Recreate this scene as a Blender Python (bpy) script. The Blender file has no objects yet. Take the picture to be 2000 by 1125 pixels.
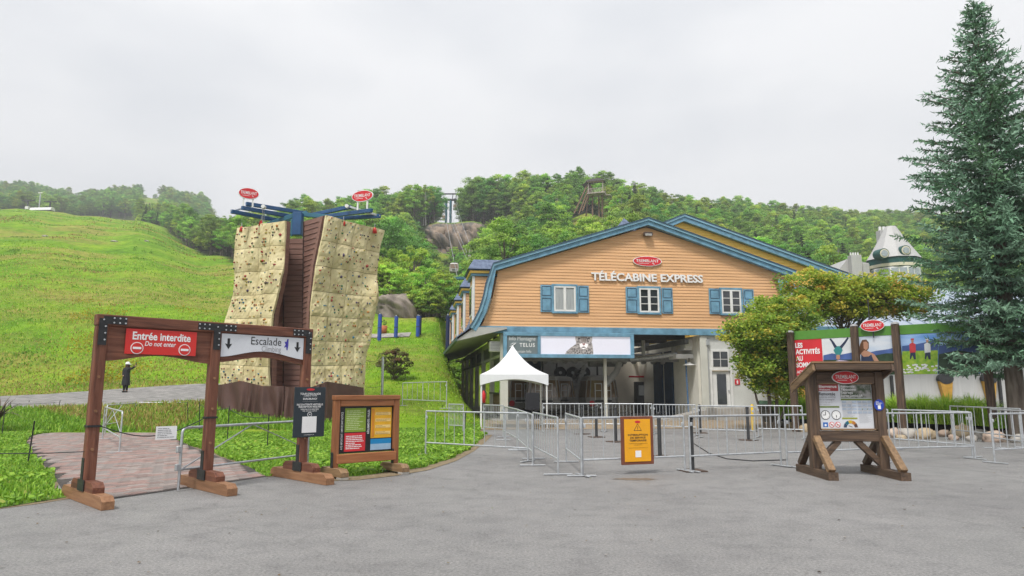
import bpy, bmesh, math, random
import numpy as np
from mathutils import Vector, Matrix
R = math.radians
rnd = random.Random(7)
rs = np.random.RandomState(11)
scene = bpy.context.scene
C = scene.collection

# ------------------------------------------------------------------ camera
F = 1333.0; EYE = 1.6; PITCH = math.atan(200.0 / 1333.0)
cam_d = bpy.data.cameras.new('camera'); cam = bpy.data.objects.new('camera', cam_d); C.objects.link(cam)
cam_d.lens = 24.0; cam_d.sensor_width = 36.0; cam_d.clip_start = 0.1; cam_d.clip_end = 6000
cam.location = (0, 0, EYE); cam.rotation_euler = (math.pi / 2 + PITCH, 0, 0)
scene.camera = cam

# ------------------------------------------------------------------ world, sun, exposure
SUN_EL, SUN_AZ = R(58), R(205)          # azimuth measured clockwise from +Y
world = bpy.data.worlds.new('World'); scene.world = world; world.use_nodes = True
nt = world.node_tree; nt.nodes.clear()
def wn(t): return nt.nodes.new(t)
out = wn('ShaderNodeOutputWorld'); bg = wn('ShaderNodeBackground'); bg.inputs[1].default_value = 1.0
sky = wn('ShaderNodeTexSky'); sky.sky_type = 'NISHITA'; sky.sun_disc = False
sky.sun_elevation = SUN_EL; sky.sun_rotation = SUN_AZ; sky.dust_density = 4.0
sk = wn('ShaderNodeMix'); sk.data_type = 'RGBA'; sk.blend_type = 'MULTIPLY'; sk.inputs[0].default_value = 1.0
nt.links.new(sky.outputs[0], sk.inputs[6]); sk.inputs[7].default_value = (0.05, 0.05, 0.05, 1)
tc = wn('ShaderNodeTexCoord')
sep = wn('ShaderNodeSeparateXYZ'); nt.links.new(tc.outputs['Generated'], sep.inputs[0])
mp = wn('ShaderNodeMapping'); mp.inputs['Scale'].default_value = (1.0, 1.0, 2.2); nt.links.new(tc.outputs['Generated'], mp.inputs[0])
n1 = wn('ShaderNodeTexNoise'); n1.inputs['Scale'].default_value = 1.7; n1.inputs['Detail'].default_value = 5; n1.inputs['Roughness'].default_value = 0.48
nt.links.new(mp.outputs[0], n1.inputs['Vector'])
cr = wn('ShaderNodeValToRGB'); cr.color_ramp.elements[0].position = 0.34; cr.color_ramp.elements[0].color = (0.315, 0.33, 0.355, 1)
cr.color_ramp.elements[1].position = 0.62; cr.color_ramp.elements[1].color = (0.455, 0.456, 0.462, 1)
nt.links.new(n1.outputs[0], cr.inputs[0])
# an overcast dome is a little darker toward the horizon
mr = wn('ShaderNodeMapRange'); mr.inputs[1].default_value = 0.0; mr.inputs[2].default_value = 0.62; mr.inputs[3].default_value = 0.82; mr.inputs[4].default_value = 1.04
nt.links.new(sep.outputs[2], mr.inputs[0])
dk = wn('ShaderNodeMix'); dk.data_type = 'RGBA'; dk.blend_type = 'MULTIPLY'; dk.inputs[0].default_value = 1.0
nt.links.new(cr.outputs[0], dk.inputs[6]); nt.links.new(mr.outputs[0], dk.inputs[7])
mx = wn('ShaderNodeMix'); mx.data_type = 'RGBA'; mx.inputs[0].default_value = 0.93
nt.links.new(sk.outputs[2], mx.inputs[6]); nt.links.new(dk.outputs[2], mx.inputs[7])
nt.links.new(mx.outputs[2], bg.inputs[0]); nt.links.new(bg.outputs[0], out.inputs[0])
sd = bpy.data.lights.new('sun', 'SUN'); sd.energy = 1.5; sd.angle = R(13); sd.color = (1.0, 0.97, 0.92)
sun = bpy.data.objects.new('sun', sd); C.objects.link(sun)
sdir = Vector((math.sin(SUN_AZ) * math.cos(SUN_EL), math.cos(SUN_AZ) * math.cos(SUN_EL), math.sin(SUN_EL)))
sun.rotation_euler = (-sdir).to_track_quat('-Z', 'Y').to_euler()
vs = scene.view_settings; vs.view_transform = 'Standard'; vs.look = 'None'; vs.gamma = 1.0; vs.exposure = 1.25; vs.use_curve_mapping = False
scene.render.engine = 'CYCLES'
cy = scene.cycles; cy.use_denoising = True; cy.max_bounces = 6; cy.diffuse_bounces = 3; cy.glossy_bounces = 3; cy.transmission_bounces = 4; cy.transparent_max_bounces = 6; cy.volume_bounces = 0
cy.use_adaptive_sampling = True; cy.adaptive_threshold = 0.02; cy.caustics_reflective = False; cy.caustics_refractive = False

# ------------------------------------------------------------------ pixels of the photograph to rays
cp, sp_ = math.cos(PITCH), math.sin(PITCH)
def ray(x, y):
    u = (x - 1000.0) / F; v = (562.5 - y) / F
    return Vector((u, cp - v * sp_, sp_ + v * cp))
def G(x, y, z=0.0):
    d = ray(x, y); t = (z - EYE) / d.z
    return Vector((d.x * t, d.y * t, z))
def AT(x, y, Y):
    d = ray(x, y); t = Y / d.y
    return Vector((d.x * t, Y, EYE + d.z * t))
def to_px(p):
    dx, dy, dz = p[0], p[1], p[2] - EYE
    zc = dy * cp + dz * sp_; yc = -dy * sp_ + dz * cp
    return 1000 + F * dx / zc, 562.5 - F * yc / zc
class Frame:
    """A vertical working plane: s runs along it, n into the scene, z up."""
    def __init__(s, o, ang): s.o = Vector((o[0], o[1], o[2] if len(o) > 2 else 0)); s.a = ang; s.ex = Vector((math.cos(ang), math.sin(ang), 0)); s.ey = Vector((-math.sin(ang), math.cos(ang), 0))
    def px(s, x, y, n=0.0):
        d = ray(x, y); O = Vector((0, 0, EYE)); t = (n - (O - s.o).dot(s.ey)) / d.dot(s.ey); p = O + d * t - s.o
        return p.dot(s.ex), p.z
    def w(s, x, n, z): return s.o + s.ex * x + s.ey * n + Vector((0, 0, z))

# ------------------------------------------------------------------ object helpers
def tag(o, label, cat, group=None, kind=None):
    if label: o['label'] = label
    if cat: o['category'] = cat
    if group: o['group'] = group
    if kind: o['kind'] = kind
    return o
def thing(name, label, cat, loc=(0, 0, 0), rz=0.0, group=None):
    o = bpy.data.objects.new(name, None); C.objects.link(o); o.location = loc; o.rotation_euler = (0, 0, rz); o.empty_display_size = 0.3
    return tag(o, label, cat, group)
def link(name, me, parent=None, loc=None, rot=None):
    o = bpy.data.objects.new(name, me); C.objects.link(o)
    if parent: o.parent = parent
    if loc is not None: o.location = loc
    if rot is not None: o.rotation_euler = rot
    return o
class MB:
    def __init__(s): s.v = []; s.f = []; s.m = []; s.sm = []
    def add(s, vs, fs, mi=0, smooth=False):
        b = len(s.v); s.v += [tuple(v) for v in vs]; s.f += [tuple(b + i for i in f) for f in fs]; s.m += [mi] * len(fs); s.sm += [smooth] * len(fs)
    def quad(s, a, b, c, d, mi=0): s.add([a, b, c, d], [(0, 1, 2, 3)], mi)
    def box(s, c, d, M=None, mi=0, ch=0.0):
        hx, hy, hz = d[0] / 2, d[1] / 2, d[2] / 2
        if ch > 0:
            ch = min(ch, hx * .8, hy * .8, hz * .8); vs = []; idx = {}
            for i in (-1, 1):
                for j in (-1, 1):
                    for k in (-1, 1):
                        for ax in range(3):
                            p = [i * (hx - ch), j * (hy - ch), k * (hz - ch)]; p[ax] = (i, j, k)[ax] * (hx, hy, hz)[ax]
                            idx[(i, j, k, ax)] = len(vs); vs.append(p)
            fs = []
            for ax in range(3):
                a, b = (ax + 1) % 3, (ax + 2) % 3
                for sg in (-1, 1):
                    q = []
                    for (p1, p2) in ((-1, -1), (1, -1), (1, 1), (-1, 1)):
                        t = [0, 0, 0]; t[ax] = sg; t[a] = p1; t[b] = p2; q.append(idx[(t[0], t[1], t[2], ax)])
                    fs.append(q if sg > 0 else q[::-1])
                for p1 in (-1, 1):
                    for p2 in (-1, 1):
                        q = []
                        for (e, w) in ((-1, a), (1, a), (1, b), (-1, b)):
                            t = [0, 0, 0]; t[ax] = e; t[a] = p1; t[b] = p2; q.append(idx[(t[0], t[1], t[2], w)])
                        fs.append(q if p1 * p2 > 0 else q[::-1])
            for i in (-1, 1):
                for j in (-1, 1):
                    for k in (-1, 1):
                        q = [idx[(i, j, k, a)] for a in range(3)]; fs.append(q if i * j * k > 0 else q[::-1])
        else:
            vs = [(x, y, z) for x in (-hx, hx) for y in (-hy, hy) for z in (-hz, hz)]
            fs = [(0, 1, 3, 2), (4, 6, 7, 5), (0, 4, 5, 1), (2, 3, 7, 6), (0, 2, 6, 4), (1, 5, 7, 3)]
        cc = Vector(c)
        if M is None: vs = [Vector(v) + cc for v in vs]
        else: vs = [M @ Vector(v) + cc for v in vs]
        s.add(vs, fs, mi)
    def bar(s, p0, p1, w, h, mi=0, up=(0, 0, 1), ch=0.0):
        p0, p1 = Vector(p0), Vector(p1); x = (p1 - p0); L = x.length; x.normalize(); u = Vector(up)
        if abs(x.dot(u)) > 0.99: u = Vector((0, 1, 0))
        y = u.cross(x).normalized(); z = x.cross(y)
        M = Matrix((x, y, z)).transposed(); s.box((p0 + p1) / 2, (L, w, h), M, mi, ch)
    def tube(s, pts, r, n=8, mi=0, cap=True, smooth=True):
        pts = [Vector(p) for p in pts]; rr = r if hasattr(r, '__len__') else [r] * len(pts); vs = []; u = None
        for i, p in enumerate(pts):
            t = (pts[min(i + 1, len(pts) - 1)] - pts[max(i - 1, 0)]).normalized()
            if u is None:
                u = Vector((0, 0, 1)) if abs(t.z) < 0.9 else Vector((1, 0, 0))
            u = (u - t * u.dot(t)).normalized(); w = t.cross(u)
            for k in range(n):
                a = 2 * math.pi * k / n; vs.append(p + (u * math.cos(a) + w * math.sin(a)) * rr[i])
        fs = [(i * n + k, i * n + (k + 1) % n, (i + 1) * n + (k + 1) % n, (i + 1) * n + k) for i in range(len(pts) - 1) for k in range(n)]
        s.add(vs, fs, mi, smooth)
        if cap: s.add(vs[:n][::-1], [tuple(range(n))], mi); s.add(vs[-n:], [tuple(range(n))], mi)
    def prism(s, poly, y0, y1, mi=0, mi_side=None):
        """polygon in (x,z), extruded from y0 (front) to y1"""
        n = len(poly); f = [(p[0], y0, p[1]) for p in poly]; b = [(p[0], y1, p[1]) for p in poly]
        A = sum(poly[i][0] * poly[(i + 1) % n][1] - poly[(i + 1) % n][0] * poly[i][1] for i in range(n))
        if A < 0: f.reverse(); b.reverse()
        s.add(f, [tuple(range(n))], mi); s.add(b, [tuple(reversed(range(n)))], mi)
        ms = mi if mi_side is None else mi_side
        for i in range(n): s.add([f[i], b[i], b[(i + 1) % n], f[(i + 1) % n]], [(0, 1, 2, 3)], ms)
    def lathe(s, prof, n=24, mi=0, c=(0, 0, 0), smooth=True):
        vs = [(c[0] + r * math.cos(2 * math.pi * k / n), c[1] + r * math.sin(2 * math.pi * k / n), c[2] + z) for r, z in prof for k in range(n)]
        s.add(vs, [(i * n + k, i * n + (k + 1) % n, (i + 1) * n + (k + 1) % n, (i + 1) * n + k) for i in range(len(prof) - 1) for k in range(n)], mi, smooth)
    def mesh(s, name, mats):
        me = bpy.data.meshes.new(name); me.from_pydata(s.v, [], s.f)
        for m in (mats if isinstance(mats, (list, tuple)) else [mats]): me.materials.append(m)
        me.polygons.foreach_set('material_index', s.m); me.polygons.foreach_set('use_smooth', s.sm); me.update(); return me
    def build(s, name, mats, parent=None, loc=None, rot=None): return link(name, s.mesh(name, mats), parent, loc, rot)
def np_mesh(name, V, FA, mat, smooth=False, col=None, fmat=None):
    """V (n,3), FA (m,k) -> mesh; col (n,3) per-vertex colour"""
    me = bpy.data.meshes.new(name); V = np.asarray(V, np.float32); FA = np.asarray(FA, np.int32); m, k = FA.shape
    me.vertices.add(len(V)); me.vertices.foreach_set('co', V.ravel())
    me.loops.add(m * k); me.loops.foreach_set('vertex_index', FA.ravel())
    me.polygons.add(m); me.polygons.foreach_set('loop_start', np.arange(0, m * k, k, dtype=np.int32)); me.polygons.foreach_set('loop_total', np.full(m, k, np.int32))
    for x in (mat if isinstance(mat, (list, tuple)) else [mat]): me.materials.append(x)
    if fmat is not None: me.polygons.foreach_set('material_index', np.asarray(fmat, np.int32))
    if smooth: me.polygons.foreach_set('use_smooth', np.ones(m, bool))
    if col is not None:
        a = me.color_attributes.new('Col', 'FLOAT_COLOR', 'POINT'); c4 = np.ones((len(V), 4), np.float32); c4[:, :3] = col; a.data.foreach_set('color', c4.ravel())
    me.update(calc_edges=True); return me
def box(name, parent, mat, c, d, ch=0.0, M=None):
    b = MB(); b.box(c, d, M, 0, ch); return b.build(name, mat, parent)
def bar(name, parent, mat, p0, p1, w, h, ch=0.0, up=(0, 0, 1)):
    b = MB(); b.bar(p0, p1, w, h, 0, up, ch); return b.build(name, mat, parent)
def tube(name, parent, mat, pts, r, n=8):
    b = MB(); b.tube(pts, r, n); return b.build(name, mat, parent)
def prism(name, parent, mat, poly, y0, y1):
    b = MB(); b.prism(poly, y0, y1); return b.build(name, mat, parent)
def ellipse(cx, cz, a, b, n=32, t0=0.0): return [(cx + a * math.cos(2 * math.pi * k / n), cz + b * math.sin(2 * math.pi * k / n)) for k in range(n)]
def copy_tree(o, parent=None):
    c = o.copy(); C.objects.link(c); c.parent = parent
    for ch in list(o.children): copy_tree(ch, c)
    return c
def text(body, parent, mat, c, h=None, w=None, bold=0.0, depth=0.0, name='lettering', align='CENTER', shear=0.0, rot=0.0, spacing=1.0, y=None):
    """flat lettering in the local x-z plane, facing -y; c=(x, y, z) of its centre (or left / right end)"""
    cu = bpy.data.curves.new('txt', 'FONT'); cu.body = body; cu.size = 1.0; cu.offset = bold; cu.extrude = depth; cu.shear = shear; cu.space_character = spacing; cu.resolution_u = 3
    ob = bpy.data.objects.new('txt', cu); me = bpy.data.meshes.new_from_object(ob)
    bpy.data.objects.remove(ob); bpy.data.curves.remove(cu)
    n = len(me.vertices); co = np.zeros(n * 3, np.float32); me.vertices.foreach_get('co', co); co = co.reshape(-1, 3)
    mn, mx_ = co.min(0), co.max(0); sx = sz = 1.0
    if h: sz = sx = h / 0.72
    if w: sx = w / (mx_[0] - mn[0])
    if w and not h: sz = sx
    ax = {'CENTER': (mn[0] + mx_[0]) / 2, 'LEFT': mn[0], 'RIGHT': mx_[0]}[align]
    X = (co[:, 0] - ax) * sx; Z = (co[:, 1] - 0.36) * sz; Y = -co[:, 2]
    ca, sa = math.cos(rot), math.sin(rot)
    co2 = np.stack([c[0] + X * ca - Z * sa, c[1] + Y, c[2] + X * sa + Z * ca], 1).astype(np.float32)
    me.vertices.foreach_set('co', co2.ravel()); me.materials.clear(); me.materials.append(mat); me.name = name; me.update()
    return link(name, me, parent)
def lines(parent, mat, x0, x1, z0, z1, n, y, frac=0.45, seed=1, name='printed_text', ragged=0.35):
    """rows of print too small to read, as word-sized dashes"""
    r = random.Random(seed); b = MB(); dz = (z1 - z0) / n
    for i in range(n):
        zc = z1 - (i + .5) * dz; xe = x1 - (x1 - x0) * ragged * r.random() * (1 if i % 4 else 1.6); x = x0
        while x < xe:
            wl = min((0.02 + .06 * r.random()) * max(1, (x1 - x0) / .6), xe - x)
            if wl < .004: break
            b.quad((x, y, zc - dz * frac / 2), (x + wl, y, zc - dz * frac / 2), (x + wl, y, zc + dz * frac / 2), (x, y, zc + dz * frac / 2)); x += wl + dz * .25
    return b.build(name, mat, parent)

# ------------------------------------------------------------------ materials
MATS = {}
def M(name, col, rough=0.6, var=0.12, scale=6.0, bump=0.0, metal=0.0, col2=None, stretch=(1, 1, 1), spec=0.4, bscale=None, emit=0.0, detail=5, lo=0.35, hi=0.65, rand=0.0):
    if name in MATS: return MATS[name]
    m = bpy.data.materials.new(name); m.use_nodes = True; t = m.node_tree; N = t.nodes; b = N['Principled BSDF']
    b.inputs['Roughness'].default_value = rough; b.inputs['Metallic'].default_value = metal; b.inputs['Specular IOR Level'].default_value = spec
    tcn = N.new('ShaderNodeTexCoord'); mpn = N.new('ShaderNodeMapping'); mpn.inputs['Scale'].default_value = stretch; t.links.new(tcn.outputs['Object'], mpn.inputs[0])
    no = N.new('ShaderNodeTexNoise'); no.inputs['Scale'].default_value = scale; no.inputs['Detail'].default_value = detail; t.links.new(mpn.outputs[0], no.inputs['Vector'])
    rp = N.new('ShaderNodeValToRGB'); rp.color_ramp.elements[0].position = lo; rp.color_ramp.elements[1].position = hi
    c2 = col2 if col2 else tuple(min(1, c * (1 + var)) for c in col); c1 = col if col2 else tuple(c * (1 - var) for c in col)
    rp.color_ramp.elements[0].color = (*c1, 1); rp.color_ramp.elements[1].color = (*c2, 1)
    t.links.new(no.outputs[0], rp.inputs[0]); last = rp.outputs[0]
    if rand:
        oi = N.new('ShaderNodeObjectInfo'); hs = N.new('ShaderNodeHueSaturation'); mm = N.new('ShaderNodeMapRange'); mm.inputs[3].default_value = 1 - rand; mm.inputs[4].default_value = 1 + rand
        t.links.new(oi.outputs['Random'], mm.inputs[0]); t.links.new(mm.outputs[0], hs.inputs['Value']); t.links.new(last, hs.inputs['Color']); last = hs.outputs[0]
    t.links.new(last, b.inputs['Base Color'])
    if emit: t.links.new(last, b.inputs['Emission Color']); b.inputs['Emission Strength'].default_value = emit
    if bump:
        n2 = N.new('ShaderNodeTexNoise'); n2.inputs['Scale'].default_value = bscale or scale * 4; n2.inputs['Detail'].default_value = 4; t.links.new(mpn.outputs[0], n2.inputs['Vector'])
        bp = N.new('ShaderNodeBump'); bp.inputs['Strength'].default_value = bump; bp.inputs['Distance'].default_value = 0.02; t.links.new(n2.outputs[0], bp.inputs['Height']); t.links.new(bp.outputs[0], b.inputs['Normal'])
    MATS[name] = m; return m
def leaf_mat(name, trans=0.3, hue=0.02, val=0.2, rough=0.55, base=None):
    """foliage: colour from the per-leaf attribute, shifted a little per tree"""
    m = bpy.data.materials.new(name); m.use_nodes = True; t = m.node_tree; N = t.nodes; b = N['Principled BSDF']; b.inputs['Roughness'].default_value = rough; b.inputs['Specular IOR Level'].default_value = 0.3
    at = N.new('ShaderNodeAttribute'); at.attribute_name = 'Col'; oi = N.new('ShaderNodeObjectInfo'); hs = N.new('ShaderNodeHueSaturation')
    m1 = N.new('ShaderNodeMapRange'); m1.inputs[3].default_value = 0.5 - hue; m1.inputs[4].default_value = 0.5 + hue; t.links.new(oi.outputs['Random'], m1.inputs[0]); t.links.new(m1.outputs[0], hs.inputs['Hue'])
    mu = N.new('ShaderNodeMath'); mu.operation = 'MULTIPLY'; mu.inputs[1].default_value = 7.31; fr = N.new('ShaderNodeMath'); fr.operation = 'FRACT'; t.links.new(oi.outputs['Random'], mu.inputs[0]); t.links.new(mu.outputs[0], fr.inputs[0])
    m2 = N.new('ShaderNodeMapRange'); m2.inputs[3].default_value = 1 - val; m2.inputs[4].default_value = 1 + val; t.links.new(fr.outputs[0], m2.inputs[0]); t.links.new(m2.outputs[0], hs.inputs['Value'])
    t.links.new(at.outputs['Color'], hs.inputs['Color']); t.links.new(hs.outputs[0], b.inputs['Base Color'])
    tr = N.new('ShaderNodeBsdfTranslucent'); t.links.new(hs.outputs[0], tr.inputs[0]); ms = N.new('ShaderNodeMixShader'); ms.inputs[0].default_value = trans
    t.links.new(b.outputs[0], ms.inputs[1]); t.links.new(tr.outputs[0], ms.inputs[2]); t.links.new(ms.outputs[0], N['Material Output'].inputs[0])
    return m
white = M('white_paint', (0.72, 0.72, 0.70), 0.5, 0.06, 3)
white_print = M('white_print', (0.80, 0.80, 0.80), 0.5, 0.02)
black_print = M('black_print', (0.015, 0.015, 0.018), 0.5, 0.05)
red_print = M('red_print', (0.60, 0.025, 0.035), 0.4, 0.08, 2)
grey_print = M('grey_print', (0.30, 0.30, 0.31), 0.5, 0.05)
blue_trim = M('blue_trim_paint', (0.14, 0.295, 0.41), 0.6, 0.2, 2.5, bump=0.1)
steel = M('galvanised_steel', (0.50, 0.52, 0.54), 0.42, 0.14, 9, metal=0.55)
iron = M('black_iron', (0.02, 0.021, 0.023), 0.5, 0.3, 12, bump=0.2)
dark = M('dark_metal', (0.045, 0.047, 0.05), 0.5, 0.2, 6)
glass = M('dark_window_glass', (0.03, 0.035, 0.04), 0.06, 0.3, 0.8, spec=0.8)
def wood(name, c1, c2, axis, rough=0.62):
    st = {'x': (1.2, 14, 14), 'y': (14, 1.2, 14), 'z': (14, 14, 1.2)}[axis]
    return M(name + '_' + axis, c1, rough, col2=c2, scale=1.6, stretch=st, bump=0.25, bscale=5, detail=7, lo=0.3, hi=0.72, rand=0.12)
GW = [wood('stained_gate_wood', (0.085, 0.028, 0.016), (0.23, 0.09, 0.052), a) for a in 'xyz']
FW = [wood('treated_foot_wood', (0.20, 0.095, 0.045), (0.33, 0.175, 0.09), a) for a in 'xyz']
OW = [wood('orange_stained_wood', (0.24, 0.085, 0.032), (0.36, 0.15, 0.06), a) for a in 'xyz']
KW = [wood('dark_kiosk_wood', (0.045, 0.029, 0.021), (0.15, 0.095, 0.06), a) for a in 'xyz']
KT = [wood('worn_kiosk_wood', (0.14, 0.085, 0.045), (0.30, 0.19, 0.10), a) for a in 'xyz']
# ------------------------------------------------------------------ terrain
BF = Frame((-0.62, 37.0), R(8.2))          # the gondola station: front left corner, angle
PROF = {
 -1500: [(26, -.06), (31, .5), (42, 1.2), (60, 6), (150, 30), (250, 55), (400, 90), (560, 150), (900, 190)],
 -300: [(26, -.06), (31, .7), (42, 1.2), (60, 6), (150, 38), (250, 66), (280, 69), (420, 110), (560, 166), (640, 180), (900, 190)],
 0: [(26, -.06), (31, .75), (42, 1.25), (47, 2.0), (70, 10.5), (150, 38.5), (250, 69.5), (275, 71.5), (420, 112), (560, 165), (640, 178), (900, 190)],
 100: [(26, -.06), (31, .78), (42, 1.32), (47, 2.0), (70, 10), (150, 37.5), (250, 67), (275, 69), (420, 108), (560, 158), (640, 172), (900, 180)],
 240: [(26, -.06), (31, .8), (42, 1.5), (47, 2.1), (70, 9.5), (150, 36), (250, 64.8), (275, 67), (420, 110), (600, 176), (660, 180), (900, 180)],
 300: [(26, -.06), (31, .85), (42, 1.55), (47, 2.2), (70, 9), (150, 33.5), (250, 62), (275, 66), (420, 108), (600, 172), (660, 176), (900, 180)],
 374: [(26, -.06), (31, .9), (42, 1.6), (47, 2.3), (70, 8.6), (150, 31), (220, 47), (260, 55), (300, 62), (420, 100), (600, 165), (900, 180)],
 463: [(25, -.06), (31, .75), (44, 1.75), (50, 3), (70, 8.2), (130, 25.2), (200, 43), (240, 52), (300, 56), (420, 70), (900, 80)],
 600: [(25, -.06), (29, .3), (36, 1.0), (44, 2.3), (60, 6.2), (80, 10), (130, 21), (200, 43), (230, 55), (260, 58), (320, 52), (900, 60)],
 740: [(26, -.06), (29, .25), (33, .9), (60, 6.0), (66, 8.2), (80, 11), (110, 16), (150, 26), (200, 44), (225, 55), (250, 58), (320, 50), (900, 50)],
 850: [(27, -.06), (30, .25), (33, .8), (60, 6.2), (66, 8.7), (90, 11), (130, 17), (165, 24), (190, 33), (203, 43), (206.5, 53.3), (230, 57), (250, 57), (320, 48), (900, 45)],
 920: [(28, -.06), (36, .3), (60, 6.0), (66, 8.2), (90, 11), (130, 18), (165, 25), (190, 34), (203, 43), (206.5, 53.3), (230, 57), (250, 57), (320, 50), (900, 45)],
 1000: [(40, -.06), (66, 4), (76, 8), (110, 14), (150, 25), (185, 36), (205, 49), (213, 54), (240, 58), (280, 58), (900, 50)],
 1150: [(40, -.06), (66, 4), (76, 7), (120, 22), (170, 42), (230, 66), (260, 68), (320, 60), (900, 50)],
 1400: [(40, -.06), (70, 3), (80, 6), (130, 18), (200, 42), (300, 75), (360, 76), (900, 60)],
 1800: [(40, -.06), (80, 2.5), (150, 18), (250, 50), (350, 83), (450, 85), (900, 70)],
 2500: [(40, -.06), (90, 2), (150, 14), (250, 45), (380, 90), (480, 92), (900, 80)],
 4000: [(40, -.06), (100, 2), (250, 40), (400, 80), (900, 90)]}
PK = sorted(PROF); KU = np.array([(k - 1000) / F * 0.985 for k in PK])
YS = np.concatenate([np.arange(0, 110, 1.0), np.arange(110, 300, 2.0), np.arange(300, 905, 10.0)])
TAB = np.array([np.interp(YS, [p[0] for p in PROF[k]], [p[1] for p in PROF[k]]) for k in PK])
for i in range(len(PK)):                     # soften the profile corners except the cliff
    if PK[i] not in (850, 920):
        t = TAB[i].copy(); t[30:-1] = (TAB[i][29:-2] + 2 * TAB[i][30:-1] + TAB[i][31:]) / 4; TAB[i] = t
def hgt(x, y):
    x = np.asarray(x, float); y = np.asarray(y, float); yy = np.clip(y, 1.0, 899.0); u = np.clip(x / np.maximum(yy, 20), KU[0], KU[-1] - 1e-6)
    k = np.clip(np.searchsorted(KU, u, side='right') - 1, 0, len(KU) - 2); f = (u - KU[k]) / (KU[k + 1] - KU[k])
    j = np.clip(np.searchsorted(YS, yy, side='right') - 1, 0, len(YS) - 2); g = (yy - YS[j]) / (YS[j + 1] - YS[j])
    a = TAB[k, j] * (1 - g) + TAB[k, j + 1] * g; b = TAB[k + 1, j] * (1 - g) + TAB[k + 1, j + 1] * g
    z = a * (1 - f) + b * f
    amp = np.clip((yy - 44) / 60, 0, 1)
    z = z + amp * (0.5 * np.sin(x * .13 + 1.3) * np.cos(y * .11) + 0.28 * np.sin(x * .37 + y * .21) + .16 * np.sin(y * .63 - x * .3))
    # the station stands in a level cut
    dx = x - BF.o.x; dy = y - BF.o.y; s = dx * BF.ex.x + dy * BF.ex.y; n = dx * BF.ey.x + dy * BF.ey.y
    ds = np.maximum(np.maximum(-.8 - s, s - 60), 0) * 2.2; dn = np.maximum(np.maximum(-14 - n, n - 36), 0); dd = np.sqrt(ds ** 2 + dn ** 2)
    w = np.clip(dd / 3.6, 0, 1); w = w * w * (3 - 2 * w)
    return np.minimum(z, -0.06 * (1 - w) + z * w)
def hz(x, y): return float(hgt(x, y))
FOREST_EDGE = ([-2000, 296, 310, 374, 432, 463, 500, 560, 600, 700, 760, 850, 900, 1000, 2600, 4000], [900, 262, 222, 172, 142, 126, 116, 104, 99, 86, 79, 78, 77, 80, 88, 100])
def px_of(x, y): return 1000 + F * np.asarray(x) / np.asarray(y) / 0.985
def in_forest(x, y):
    p = px_of(x, y); e = np.interp(p, *FOREST_EDGE)
    far = np.interp(p, [300, 463, 600, 740, 1000, 1150, 1400, 1800, 2600], [330, 262, 262, 252, 262, 262, 345, 430, 460])
    m = (y > e) & (y < far)
    m &= ~((p > 832) & (p < 935) & (y > 198) & (y < 212))
    m &= ~((p > 842) & (p < 904) & (y > 200))
    m &= ~((p > 1118) & (p < 1195) & (y > 165) & (y < 200))
    return m

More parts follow.
